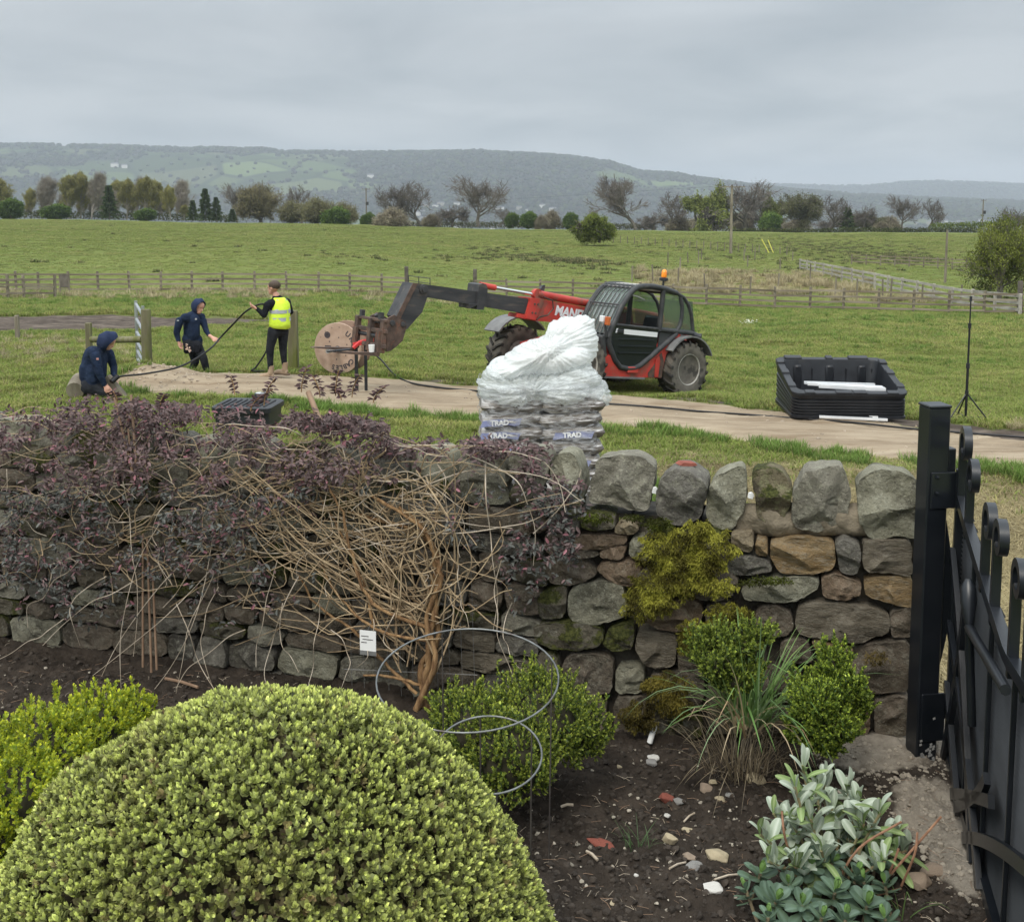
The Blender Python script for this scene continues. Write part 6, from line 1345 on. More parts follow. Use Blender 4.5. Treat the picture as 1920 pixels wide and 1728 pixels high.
arc_text('CABLES', .345, R(-40), R(-13), .12); arc_text('UK', .33, R(52), R(-20), .13)
arc_text('O O O O', .385, R(150), R(-11), .03)
MB().tube([(0, .5, 0), (0, -.42, -.0)], .04, 12).build('axle_pole', M_['steel'], dr_, smooth=60)
# things on the fork
p = tele.matrix_basis @ Vector((fx + .2, .4, fz0 + .02)); c_ = MB(); c_.lathe([(.032, 0), (.042, .1), (.039, .1), (.03, .005)], 16)
c_ = MB().lathe([(.042, 0), (.052, .12), (.048, .12), (.04, .01)], 18); tag(c_.build('paper_cup', M_['cup'], loc=p, smooth=50), 'white paper cup standing on the near fork', 'cup')
p = tele.matrix_basis @ Vector((fx + .74, .4, fz0 + .03)); c_ = MB(); c_.box((0, 0, 0), (.28, .06, .03), bev=.01); c_.box((-.2, 0, .0), (.16, .04, .02)); tag(c_.build('hand_tool', M_['black_plastic'], loc=p, rot=(0, 0, th_)), 'small dark hand tool lying near the tip of the fork', 'tool')
# red topped stand in front of the drum
sp_ = gpt(672, 718); sp_ = Vector(((672 - OX) / FPX * 18.0, 18.0, 0)); sp_.z = G(sp_.x, sp_.y); k_ = 18.0 / FPX; rs_ = empty('barrow_frame', sp_, 0, 'upright black frame with a red angled top standing before the cable drum', 'frame')
zt = at(672, 645, 18.0).z - sp_.z
for x, w_ in ((-.06, .055), (.1, .05)): MB().box((x, 0, zt / 2), (w_, w_, zt), bev=.006).build('leg', M_['black_plastic'], rs_)
b_ = MB(); b_.tube([(-.1, -.06, zt - .06), (.0, -.02, zt + .03), (.14, .0, zt + .06), (.24, .02, zt + .07)], [.035, .035, .035, .03], 6); b_.box((.02, -.01, zt + .02), (.26, .06, .07), Matrix.Rotation(R(-14), 3, 'Y')); b_.build('red_top', mat('bright_red_plastic', (.6, .05, .05), rough=.4), rs_)
# ================================================================== PEOPLE
def person(px, py, D, sc_, label, skel, heads, mats_, rz=0):
    """skel: capsules (a, ra, b, rb, material) in metres across / away / up from the feet; coordinates come scaled from the photo"""
    o = Vector(((px - OX) / (py and 1) / FPX * D, D, 0)); o.z = at(px, py, D).z
    return o
def body(name, root, caps, mats_, voxel=.011):
    b_ = MB()
    for (a, ra, c, rb, m, *fl) in caps:
        a, c = Vector(a), Vector(c); d = c - a; n = 6; f = fl[0] if fl else 1.0; L_ = max(d.length, 1e-4); t = d / L_; pts, rs_ = [], []
        for k in (-.98, -.8, -.5, 0): pts.append(a + t * ra * k); rs_.append(ra * math.sqrt(max(0, 1 - k * k)) + .001)
        for k in (.33, .66): pts.append(a + d * k); rs_.append(ra + (rb - ra) * k)
        for k in (0, .5, .8, .98): pts.append(c + t * rb * k); rs_.append(rb * math.sqrt(max(0, 1 - k * k)) + .001)
        b_.tube(pts, rs_, 12, ry=f)
    me = remesh(b_.mesh(name, mats_[0]), voxel, 3); me.materials.clear()
    for m in mats_: me.materials.append(m)
    co = np.empty(len(me.polygons) * 3, np.float32); me.polygons.foreach_get('center', co); co = co.reshape(-1, 3); best = np.full(len(co), 1e9); mi = np.zeros(len(co), np.int32)
    for (a, ra, c, rb, m, *fl) in caps:
        a, c = np.array(a, float), np.array(c, float); d = c - a; t = np.clip(((co - a) @ d) / (d @ d + 1e-9), 0, 1); q = np.linalg.norm(co - a - t[:, None] * d, axis=1) - (ra + (rb - ra) * t)
        k = q < best; best[k] = q[k]; mi[k] = m
    # cloth folds
    v = np.empty(len(me.vertices) * 3, np.float32); me.vertices.foreach_get('co', v); v = v.reshape(-1, 3)
    me.polygons.foreach_set('material_index', mi); me.name = name
    return link(name, me, root)
def hand(root_p, wrist, tip, curl_dir, s=1.0):
    """palm and five bent fingers as capsules"""
    w0, t0 = Vector(wrist), Vector(tip); d = (t0 - w0).normalized(); c = Vector(curl_dir).normalized(); sd = d.cross(c).normalized(); out = []
    pe = w0 + d * .085 * s; out.append((w0, .026, pe, .030, 0, 1.0)); out.append((w0 + sd * .02, .02, pe + sd * .022, .018, 0)); out.append((w0 - sd * .02, .02, pe - sd * .022, .018, 0))
    for k, (of, ln) in enumerate(((-.034, .062), (-.012, .074), (.012, .07), (.033, .055))):
        a = pe + sd * of * s; b = a + d * ln * .5 * s + c * .012; e = b + d * ln * .15 + c * ln * .5; out += [(a, .0105, b, .0095, 0), (b, .0095, e, .0085, 0)]
    a = w0 + d * .03 - sd * .03 * s; b = a - sd * .03 + d * .03 + c * .01; out += [(a, .013, b, .011, 0), (b, .011, b + d * .028 + c * .018, .009, 0)]
    return out
def head_caps(c, face, r=.095, up=(0, 0, 1)):
    c = Vector(c); f = Vector(face).normalized(); u = Vector(up); s = f.cross(u).normalized()
    out = [(c + u * .025 - f * .015, r * .92, c + u * .03 + f * .02, r * .86, 0), (c - u * .05 + f * .035, .058, c - u * .085 + f * .05, .042, 0), (c + f * .085 - u * .005, .012, c + f * .108 - u * .03, .014, 0), (c + f * .08 - u * .058, .017, c + f * .083 - u * .058, .016, 0), (c + f * .078 + u * .025 - s * .03, .015, c + f * .078 + u * .025 + s * .03, .015, 0)]
    for k in (-1, 1): out.append((c + s * .083 * k - u * .0, .018, c + s * .085 * k - u * .03, .013, 0))
    return out
def eyes(root, c, face):
    c = Vector(c); f = Vector(face).normalized(); s = f.cross(Vector((0, 0, 1))).normalized(); b_ = MB()
    for k in (-1, 1): b_.ell(c + f * .086 + s * .03 * k + Vector((0, 0, .012)), (.011, .011, .007), 8, 6)
    b_.build('eyes', M_['ink'], root)
def hood(root, c, face, m, r=.125, name='hood'):
    """an open-fronted hood round the head"""
    c = Vector(c); f = Vector(face).normalized(); s = f.cross(Vector((0, 0, 1))).normalized(); u = s.cross(f); V, F = [], []; n, mm = 18, 12
    for lay, g in ((1.0, 0), (.9, 0)):
        for i in range(mm + 1):
            th = R(180 - 118 * i / mm)          # from the back pole round to the face opening
            for k in range(n):
                a = 2 * math.pi * k / n; rr_ = r * lay * (1 + .06 * math.sin(3 * a + i)); up = math.sin(a); p = f * (math.cos(th) * rr_ * 1.05) + s * (math.cos(a) * math.sin(th) * rr_ * .88) + u * (up * math.sin(th) * rr_ * (1.12 if up > 0 else 1.3)); 
                if up > .3: p += f * .02 * up
                V.append(c + p + u * .01)
    N_ = (mm + 1) * n
    for L_ in (0, N_):
        for i in range(mm):
            for k in range(n): F.append((L_ + i * n + k, L_ + i * n + (k + 1) % n, L_ + (i + 1) * n + (k + 1) % n, L_ + (i + 1) * n + k))
    for k in range(n): F.append((mm * n + k, mm * n + (k + 1) % n, N_ + mm * n + (k + 1) % n, N_ + mm * n + k))
    b_ = MB(); b_.add(V, F); return b_.build(name, m, root, smooth=60)
def boot(root, ankle, toe_dir, s=1.0):
    a = Vector(ankle); t = Vector(toe_dir).normalized(); e = empty('boot', a); e.parent = root; e.rotation_euler = (0, 0, math.atan2(t.y, t.x)); zf = -.10 * s
    b_ = MB(); b_.tube([(-.01, 0, .12), (-.01, 0, .03), (-.0, 0, -.04)], [.058, .052, .055], 12); b_.tube([(-.055, 0, zf + .03), (.02, 0, zf + .045), (.12, 0, zf + .035), (.19, 0, zf + .025)], [.045, .052, .05, .034], 12, ry=.92)
    me = remesh(b_.mesh('upper', M_['boot']), .008, 2); me.materials.clear(); me.materials.append(M_['boot']); link('upper', me, e)
    MB().prism([(-.09, zf - .015), (-.095, zf + .012), (.2, zf + .012), (.225, zf + .03), (.23, zf + .005), (.19, zf - .012), (.02, zf - .008), (-.02, zf - .015)], -.048, .048).build('sole', M_['sole'], e)
    return e
MT_A = [M_['skin'], M_['blackcloth'], M_['trouser'], M_['hair']]
# ---- man in the yellow vest, standing, back half turned, paying out the cable
P3 = Vector((at(515, 714, 18.9).x, 18.9, 0)); P3.z = G(P3.x, 18.9) + .015; K = 18.9 / FPX
p3 = empty('person', P3, 0, 'person with short brown hair in a yellow vest and tan boots holding up the cable', 'person')
def q3(px, py, y=0): return ((px - 515) * K, y, (714 - py) * K)
F3 = (-.93, .25, -.1)
hd = q3(517, 543, .0); caps = head_caps(hd, F3, .097)
caps += [(q3(521, 556, .01), .056, q3(524, 566, .02), .06, 0), (q3(514, 572, -.13), .082, q3(538, 572, .12), .082, 1), (q3(526, 575, .02), .125, q3(526, 600, .01), .13, 1, 1.0), (q3(522, 580, -.05), .11, q3(521, 612, -.04), .115, 1), (q3(532, 582, .05), .10, q3(530, 612, .05), .11, 1), (q3(522, 612, -.03), .118, q3(528, 614, .04), .118, 1),
 (q3(520, 622, -.04), .115, q3(530, 624, .05), .115, 2), (q3(509, 574, -.17), .068, q3(503, 593, -.20), .05, 1), (q3(503, 593, -.20), .052, q3(490, 580, -.22), .034, 1), (q3(540, 574, .13), .062, q3(546, 590, .1), .05, 1), (q3(546, 590, .1), .05, q3(532, 596, -.05), .035, 1),
 (q3(517, 624, -.07), .108, q3(509, 658, -.06), .072, 2), (q3(509, 658, -.06), .074, q3(508, 697, -.03), .046, 2), (q3(531, 626, .08), .105, q3(530, 660, .1), .07, 2), (q3(530, 660, .1), .072, q3(531, 692, .14), .046, 2), (q3(522, 563, .02), .078, q3(529, 567, .05), .075, 1), (q3(531, 566, .03), .05, q3(536, 571, .02), .035, 1)]
caps += hand(p3, q3(489, 580, -.22), q3(480, 575, -.22), (.2, .2, 1))
body('body', p3, caps, MT_A); eyes(p3, hd, F3)
hb_ = MB(); c = Vector(hd); hb_.ell(c + Vector((.02, -.005, .045)), (.112, .099, .088), 20, 14); me = remesh(hb_.mesh('hair', M_['hair']), .009, 1); me.materials.clear(); me.materials.append(M_['hair']); link('hair', me, p3)
# vest: a shell round the trunk with tape bands
def vest(root):
    rows = [(562, 524, .10, .02), (566, 525, .15, .02), (574, 526.5, .182, .015), (586, 527, .19, .01), (598, 527, .185, .005), (610, 527, .187, .0), (619, 527, .18, 0)]
    n = 30; b_ = MB(); V, F = [], []
    yaw = R(38); rowz = []
    for (py, px, rw, y) in rows:
        c = Vector(q3(px, py, y))
        for k in range(n):
            a = 2 * math.pi * k / n; x_, y_ = rw * 1.0 * math.cos(a), rw * .93 * math.sin(a); wv_ = .006 * math.sin(5 * a + py); V.append(c + Vector((x_ * math.cos(yaw) - y_ * math.sin(yaw) + wv_, x_ * math.sin(yaw) + y_ * math.cos(yaw), .012 * math.sin(a * 2 + 1) if py > 610 else 0)))
    for i in range(len(rows) - 1):
        for k in range(n):
            ac = (2 * math.pi * (k + .5) / n); 
            if i < 3 and (abs(math.cos(ac)) > .93): continue            # arm holes
            F.append((i * n + k, i * n + (k + 1) % n, (i + 1) * n + (k + 1) % n, (i + 1) * n + k))
    b_.add(V, F); o = b_.build('vest', M_['hiviz'], root, smooth=60); md = o.modifiers.new('t', 'SOLIDIFY'); md.thickness = .008; md.offset = 1
    def band(py0, py1, ks, rg):
        v2, f2 = [], []
        for py in (py0, py1):
            px = 527; rw = np.interp(py, [r_[0] for r_ in rows], [r_[2] for r_ in rows]) + .011; c = Vector(q3(px, py, .008))
            for k in range(ks + 1):
                a = rg[0] + (rg[1] - rg[0]) * k / ks; x_, y_ = rw * math.cos(a), rw * .94 * math.sin(a); v2.append(c + Vector((x_ * math.cos(yaw) - y_ * math.sin(yaw), x_ * math.sin(yaw) + y_ * math.cos(yaw), 0)))
        for k in range(ks): f2.append((k, k + 1, ks + 2 + k, ks + 1 + k))
        q = MB(); q.add(v2, f2); w_ = q.build('tape', M_['reflect'], o, smooth=60)
    band(584, 590.5, 30, (0, 2 * math.pi)); band(598.5, 605.5, 30, (0, 2 * math.pi))
    band(564, 586, 3, (R(222), R(240))); band(564, 586, 3, (R(300), R(316)))
vest(p3)
boot(p3, q3(508, 703, -.03), (-1, -.15, 0), 1.0); boot(p3, q3(531, 699, .14), (-.95, .2, 0), 1.0)
# ---- man walking, hood up
P2 = Vector((at(373, 712, 19.7).x, 19.7, at(373, 712, 19.7).z)); K = 19.7 / FPX
p2 = empty('person', P2, 0, 'hooded person in navy jacket striding beside the spoil heap with a tool pouch', 'person')
def q2(px, py, y=0): return ((px - 373) * K, y, (712 - py) * K)
F2 = (.80, -.42, -.42); hd = q2(377, 572, 0); caps = head_caps(hd, F2, .095, (.35, 0, .93))
caps += [(q2(375, 578, 0), .06, q2(368, 586, .02), .075, 1), (q2(356, 592, -.17), .085, q2(376, 594, .16), .08, 1), (q2(364, 596, 0), .145, q2(361, 622, 0), .14, 1), (q2(368, 598, -.06), .12, q2(366, 626, -.04), .125, 1), (q2(358, 604, .03), .12, q2(359, 628, .03), .13, 1), (q2(357, 634, -.02), .125, q2(369, 637, .02), .125, 1),
 (q2(346, 598, -.19), .078, q2(340, 619, -.2), .06, 1), (q2(340, 619, -.2), .06, q2(343, 634, -.2), .042, 1), (q2(381, 600, .1), .07, q2(389, 618, .02), .05, 1), (q2(389, 618, .02), .052, q2(397, 626, -.08), .036, 1), (q2(397, 626, -.08), .033, q2(407, 630, -.16), .026, 0),
 (q2(359, 641, -.05), .12, q2(368, 643, .05), .12, 2), (q2(371, 644, -.04), .105, q2(386, 670, -.1), .075, 2), (q2(386, 670, -.1), .076, q2(392, 705, -.04), .05, 2), (q2(359, 645, .07), .105, q2(366, 678, .04), .075, 2), (q2(366, 678, .04), .074, q2(352, 704, .12), .05, 2)]
caps += hand(p2, q2(344, 635, -.2), q2(346, 648, -.2), (.6, -.2, -.3)) + hand(p2, q2(406, 630, -.16), q2(414, 632, -.2), (.2, .3, -1))
body('body', p2, caps, [M_['skin'], M_['navy'], M_['trouser']]); eyes(p2, hd, F2); hood(p2, Vector(hd) + Vector((-.01, 0, .01)), F2, M_['navy_hood'], .13)
MB().prism([(0, 0), (.035, 0), (.035, .03), (0, .03)], 0, .004).build('chest_badge', M_['reflect'], p2, loc=q2(374, 596, -.16)); MB().prism([(0, 0), (.04, 0), (.04, .02), (0, .02)], 0, .004).build('sleeve_badge', M_['reflect'], p2, loc=q2(343.5, 597, -.275))
tb_ = MB(); tb_.box(q2(362, 651, -.15), (.22, .09, .17), bev=.03); tb_.box(q2(376, 650, -.12), (.16, .12, .2), bev=.04); tb_.tube([q2(350, 643, -.13), q2(364, 645, -.17), q2(378, 642, -.1)], .03, 6); tp_ = tb_.build('tool_pouch', M_['blackcloth'], p2, smooth=40)
tb_ = MB()
for k in range(9): a = rng.uniform(352, 368); b = rng.uniform(641, 655); tb_.tube([q2(a, b, -.2), q2(a + rng.uniform(-4, 4), b + rng.uniform(-5, 5), -.22)], .013, 6)
tb_.build('tools', mat('copper_tool_handles', (.45, .27, .2), (.7, .55, .45), 40, .5), tp_)
for pp, td in ((q2(392, 712, -.04), (1, -.3, 0)), (q2(351, 711, .12), (.8, -.2, -.0))): b_ = boot(p2, (pp[0], pp[1], pp[2] + .06), td)
# ---- man crouched at the log, hood up, seen from behind
P1 = Vector((at(190, 745, 16.9).x, 16.9, at(190, 745, 16.9).z)); K = 16.9 / FPX
p1 = empty('person', P1, 0, 'hooded person in navy fleece crouching low behind the wall at the cable end', 'person')
def q1(px, py, y=0): return ((px - 190) * K, y, (745 - py) * K)
F1 = (.75, .15, -.65); hd = q1(208, 637, 0); caps = head_caps(hd, F1, .095, (.5, 0, .87))
caps += [(q1(202, 645, 0), .06, q1(193, 654, 0), .08, 1), (q1(186, 657, -.17), .095, q1(192, 657, .17), .09, 1), (q1(180, 665, -.03), .165, q1(172, 700, 0), .18, 1), (q1(184, 668, .05), .15, q1(180, 704, .05), .16, 1), (q1(170, 690, -.05), .145, q1(170, 712, -.02), .15, 1), (q1(182, 690, -.1), .13, q1(180, 712, -.1), .12, 1),
 (q1(191, 662, -.2), .085, q1(198, 692, -.23), .066, 1), (q1(198, 692, -.23), .066, q1(206, 716, -.2), .042, 1), (q1(199, 664, .2), .08, q1(206, 690, .22), .06, 1), (q1(206, 690, .22), .06, q1(213, 712, .05), .042, 1),
 (q1(172, 722, -.1), .14, q1(206, 733, -.12), .09, 2), (q1(172, 722, .12), .14, q1(205, 730, .15), .09, 2), (q1(206, 733, -.12), .09, q1(190, 744, -.1), .06, 2), (q1(205, 730, .15), .09, q1(188, 744, .15), .06, 2), (q1(168, 722, 0), .15, q1(180, 724, 0), .15, 2)]
caps += hand(p1, q1(207, 717, -.2), q1(215, 727, -.2), (.3, .2, -.6)) + hand(p1, q1(213, 712, .05), q1(220, 720, 0), (.3, -.2, -.6))
body('body', p1, caps, [M_['skin'], M_['navy'], M_['trouser']]); hood(p1, Vector(hd) + Vector((-.015, 0, .01)), F1, M_['navy_hood'], .145)
MB().prism([(0, 0), (.035, 0), (.035, .03), (0, .03)], 0, .004).build('sleeve_badge', mat('pale_red_badge', (.5, .25, .22), rough=.8), p1, loc=q1(197, 668, -.29))
b_ = MB(); b_.tube([q1(146, 716, .15), q1(148, 722, -.02), q1(150, 728, -.2)], [.15, .155, .14], 14); o = b_.build('log', M_['wood'], None, smooth=60, loc=P1); tag(o, 'cut log lying behind the crouching person', 'log')
b_ = MB(); b_.box((0, 0, 0), (.62, .12, .13), Matrix.Rotation(R(52), 3, 'Y'), bev=.02); tag(b_.build('timber_offcut', M_['wood'], loc=P1 + Vector(q1(226, 733, -.05))), 'leaning timber offcut beside the hands of the crouching person', 'timber')
# ---- the cable in their hands
BC = mat('black_cable_sheath', (.008, .008, .009), (.016, .016, .018), 8, .45)
def spline(pts, n=8):
    P = [Vector(p) for p in pts]; P = [2 * P[0] - P[1]] + P + [2 * P[-1] - P[-2]]; out = []
    for i in range(1, len(P) - 2):
        for k in range(n):
            t = k / n; out.append(.5 * ((2 * P[i]) + (P[i + 1] - P[i - 1]) * t + (2 * P[i - 1] - 5 * P[i] + 4 * P[i + 1] - P[i + 2]) * t * t + (3 * P[i] - P[i - 1] - 3 * P[i + 1] + P[i + 2]) * t ** 3))
    return out + [P[-2]]
dz3 = Vector((0, 0, P3.z - at(515, 714, 18.9).z))
pts = [at(213, 716, 16.75), at(224, 706, 16.8), at(262, 702, 17.3), at(300, 696, 17.8), at(335, 688, 18.2), at(368, 672, 18.7), at(396, 652, 19.1), at(414, 632, 19.5), at(436, 612, 19.3) + dz3 * .5, at(460, 591, 19.0) + dz3, at(482, 578.5, 18.68) + dz3, at(495, 576.5, 18.72) + dz3, at(508, 582, 19.1) + dz3, at(513, 610, 19.5), at(507, 640, 19.5), at(495, 666, 19.5)]
e_ = gpt(466, 703); pts += [at(480, 688, 19.5), Vector((e_.x, e_.y + .3, e_.z + .02)), Vector((e_.x + .2, e_.y + .9, G(e_.x + .2, e_.y + .9) + .02))]
tag(MB().tube(spline(pts), .017, 8).build('cable', BC, smooth=60), 'thick black cable passing in an arc through the hands of all three people', 'cable')
tag(MB().tube([at(209, 716, 16.7), at(221, 705, 16.8)], .042, 10).build('cable_joint', BC, smooth=60), 'fat black sleeve on the cable end at the crouching person', 'cable joint')
c2 = [at(690, 652, 20.2), at(700, 662, 20.1), at(716, 676, 20.0), at(735, 698, 19.7)] + [gpt(*p) + Vector((0, 0, .018)) for p in ((752, 712), (778, 722), (830, 729), (890, 735), (960, 742), (1040, 750), (1130, 758), (1220, 765), (1310, 773), (1400, 780), (1500, 787), (1600, 796), (1700, 805), (1800, 813), (1925, 823))]
tag(MB().tube(spline(c2), .016, 8).build('ground_cable', BC, smooth=60), 'long black cable running off the drum and along the whole dirt track', 'cable')
# ================================================================== GATE POSTS BY THE PEOPLE
def post_at(px, top, base, D, r, label, m='wood_green', square=False, nm='fence_post'):
    p = Vector(((px - OX) / FPX * D * 1.0, D, 0)); p.x = at(px, base, D).x; z0 = G(p.x, D); zt = at(px, top, D).z; b_ = MB()
    if square: b_.box((0, 0, (zt - z0) / 2 - .1), (r * 2, r * 2, zt - z0 + .2), bev=.015)
    else: b_.tube([(0, 0, -.2), (.0, 0, (zt - z0) * .5), (.008, 0, zt - z0 - .01), (.008, 0, zt - z0)], [r * 1.06, r, r * .97, r * .9], 14)
    return tag(b_.build(nm, M_[m], loc=(p.x, D, z0), smooth=40), label, 'post'), Vector((p.x, D, z0)), zt
post_at(277, 580, 706, 19.6, .092, 'thick round mossy gatepost with the metal gate hung behind it'); o, pA, zA = post_at(275.5, 602, 700, 20.4, .09, 'x') if 0 else (None, None, None)
post_at(551, 582, 693, 20.5, .088, 'stout weathered post close behind the person in the yellow vest', 'wood_green', True)
post_at(169, 605, 690, 21, .055, 'small mossy post left of the crouching person carrying a rail', 'wood_green', True)
a, b = at(172, 636, 20.9), at(268, 636, 19.7); tag(MB().tube([a, (a + b) / 2 + Vector((0, 0, -.01)), b], [.062, .06, .065], 8).build('rail', M_['wood_green'], smooth=50), 'mossy horizontal rail between the small post and the thick gatepost', 'rail')
post_at(33, 591, 630, 27, .05, 'small lone stake at the edge of the bare mud patch', 'wood', True)
mg = empty('metal_gate', at(262, 690, 20.2), 0, 'galvanised metal gate swung nearly edge-on behind the thick gatepost', 'gate'); Og = at(262, 690, 20.2); ga, gb = at(259, 690, 21.0) - Og, at(272, 700, 19.9) - Og
for z_ in (.05, .22, .40, .6, .86, 1.16): MB().tube([Vector((ga.x, ga.y, z_)), Vector((gb.x, gb.y, z_ - .12))], .03, 8).build('bar', M_['steel'], mg, smooth=50)
for q in (ga, gb): MB().box((q.x, q.y, .62), (.05, .05, 1.2)).build('upright', M_['steel'], mg)
# ================================================================== BLACK TUB
def rr_loop(wx, wy, r, n=6, dent=None):
    pts = []
    for cx_, cy_, a0 in ((wx - r, wy - r, 0), (-wx + r, wy - r, 90), (-wx + r, -wy + r, 180), (wx - r, -wy + r, 270)):
        for k in range(n + 1): a = R(a0 + 90 * k / n); pts.append((cx_ + r * math.cos(a), cy_ + r * math.sin(a)))
    return pts
tc0 = at(1577, 780, 16.1); tD = 16.1; Kt = tD / FPX
tubp = Vector((at(1571, 760, 17.75).x, 17.75, -.33)); tub = empty('black_tub', tubp, R(-3), 'large open black plastic tub with ribbed sides and a notched rim beside the track', 'tub')
WX, WY, HT_ = .91, .76, .62
def ring(z, s=0, r=.14): return [Vector((x, y, z)) for x, y in rr_loop(WX + s, WY + s, r)]
def loft(loops, close_last=False):
    b_ = MB(); n = len(loops[0]); V = [p for l in loops for p in l]; F = [(i * n + k, i * n + (k + 1) % n, (i + 1) * n + (k + 1) % n, (i + 1) * n + k) for i in range(len(loops) - 1) for k in range(n)]
    if close_last: F.append(tuple((len(loops) - 1) * n + k for k in range(n)))
    return b_.add(V, F)
lo_ = [ring(0, -.03)]
for k in range(6): z = .03 + k * .07; lo_ += [ring(z, 0), ring(z + .045, 0), ring(z + .055, -.022), ring(z + .062, -.022)]
lo_ += [ring(.47, .0), ring(.55, .005), ring(.56, .02), ring(HT_ - .01, .02), ring(HT_, .01), ring(HT_, -.09), ring(HT_ - .02, -.10), ring(.14, -.16), ring(.12, -.2)]
loft(lo_, True).build('shell', M_['tub'], tub, smooth=40)
for k in range(3): MB().box(((-.55, 0, .55)[k], WY - .135, .34), (.14, .05, .42), bev=.025).build('inner_rib', M_['tub'], tub, smooth=40)
for x in (-.72, -.3, .28, .72): MB().box((x, WY - .125, .3), (.02, .03, .4)).build('inner_seam', M_['tub'], tub)
nt_ = [(-.62, WY - .03, .3, .12), (0, WY - .03, .12, .12), (.5, WY - .03, .34, .12), (-.64, -WY + .03, .16, .12), (-.1, -WY + .03, .26, .12), (.16, -WY + .03, .22, .12), (.68, -WY + .03, .18, .12)]
for x, y, w_, d_ in nt_: MB().box((x, y, HT_ + .008), (w_, d_, .035), bev=.012).build('rim_block', M_['tub'], tub)
for x in (-1, 1):
    for y in (-.45, .1, .55): MB().box((x * (WX - .035), y, HT_ + .008), (.13, .16, .035), bev=.012).build('rim_block', M_['tub'], tub)
# lower tub nested underneath
b_ = loft([ring(.0, .012), ring(.05, .012), ring(.06, -.01)]); b_.build('base_lip', M_['tub'], tub)
def bar(a, b, w_, h, label, nm='aluminium_rail'):
    a, b = Vector(a), Vector(b); d = b - a; m = MB(); m.box((0, 0, 0), (d.length, w_, h)); m.box((0, w_ * .42, h * .7), (d.length, w_ * .12, h * .6)); m.box((0, -w_ * .42, h * .7), (d.length, w_ * .12, h * .6))
    o = m.build(nm, M_['alu'], loc=(a + b) / 2, rot=(0, -math.asin(d.z / d.length), math.atan2(d.y, d.x))); return tag(o, label, 'rail')
for ob in tub.children_recursive:
    if ob.data.users == 1:
        for v in ob.data.vertices: v.co.z *= (.42 + .36 * (v.co.y + WY) / (2 * WY)) / HT_
zt_ = tubp.z + .17
bar(at(1514, 720, 17.35), at(1655, 727, 17.25), .07, .03, 'front white aluminium rail lying inside the black tub'); bar(at(1508, 718, 17.6), at(1640, 722, 17.55), .05, .03, 'rear white aluminium rail lying inside the black tub'); bar(at(1535, 724, 17.3), at(1660, 731, 17.15), .09, .04, 'wide white aluminium rail lowest inside the black tub')
for (x0_, y0_), (x1_, y1_), w_, lab in (((1518, 781), (1646, 788), .05, 'white aluminium rail lying on the ground nearest the black tub'), ((1536, 787), (1664, 793), .035, 'thin white aluminium rail lying on the track edge in front of the other')):
    a, b = gpt(x0_, y0_), gpt(x1_, y1_); bar(a + Vector((0, 0, .04)), b + Vector((0, 0, .04)), w_, .025, lab)
# ================================================================== TRIPOD
tp = gpt(1812, 750); tp = Vector((at(1812, 748, 17.2).x, 17.2, 0)); tp.z = G(tp.x, tp.y); tz = at(1812, 560, 17.2).z - tp.z
tr_ = empty('tripod_stand', tp, 0, 'tall thin black tripod stand on the grass right of the black tub', 'tripod'); MB().tube([(0, 0, .02), (0, 0, tz * .45)], .022, 8).build('lower_pole', M_['black_gloss'], tr_, smooth=60); MB().tube([(0, 0, tz * .45), (0, 0, tz * .78)], .017, 8).build('middle_pole', M_['black_gloss'], tr_, smooth=60); MB().tube([(0, 0, tz * .78), (0, 0, tz)], .012, 8).build('upper_pole', M_['black_gloss'], tr_, smooth=60)
for z_, r_ in ((.45, .03), (.78, .026), (1.0, .022)): MB().lathe([(r_, -.04), (r_, .04)], 10, c=(0, 0, tz * z_)).build('clamp', M_['black_plastic'], tr_)
MB().lathe([(.03, -.03), (.03, .03)], 10, c=(0, 0, .46)).build('spreader', M_['black_plastic'], tr_)
for a in (R(200), R(-25), R(88)): MB().tube([(0, 0, .45), (.35 * math.cos(a), .35 * math.sin(a), .01)], .012, 6).build('leg', M_['black_gloss'], tr_); MB().tube([(0, 0, .05), (.3 * math.cos(a), .3 * math.sin(a), .07)], .007, 5).build('brace', M_['black_gloss'], tr_)
# ================================================================== BLACK LID / CHAMBER IN THE GROUND
lp = at(466, 762, 12.6); lid = empty('plastic_chamber', (lp.x, lp.y, lp.z - .25), R(-6), 'low black ribbed plastic chamber with a round cap behind the purple climber', 'chamber'); lid.location.z += .05
def rl(wx, wy, z, r=.08): return [Vector((x, y, z)) for x, y in rr_loop(wx, wy, r)]
loft([rl(.33, .28, 0), rl(.33, .28, .17), rl(.36, .31, .18), rl(.36, .31, .235), rl(.34, .29, .25)], True).build('body', M_['black_plastic'], lid, smooth=40)
for k in range(9): MB().box((-.28 + k * .07, -.05, .256), (.028, .42, .022), bev=.008).build('rib', M_['black_plastic'], lid)
for k in range(12): MB().box((-.30 + k * .052, -.3, .2), (.022, .03, .06)).build('side_notch', M_['black_plastic'], lid)
MB().lathe([(.075, 0), (.075, .085), (.07, .1), (0, .1)], 24, c=(.14, .04, .26)).build('cap', M_['black_plastic'], lid, smooth=40); MB().lathe([(.06, .1), (.06, .103), (0, .103)], 20, c=(.14, .04, .26)).build('cap_top', mat('pale_cap_disc', (.45, .47, .48), rough=.4), lid)
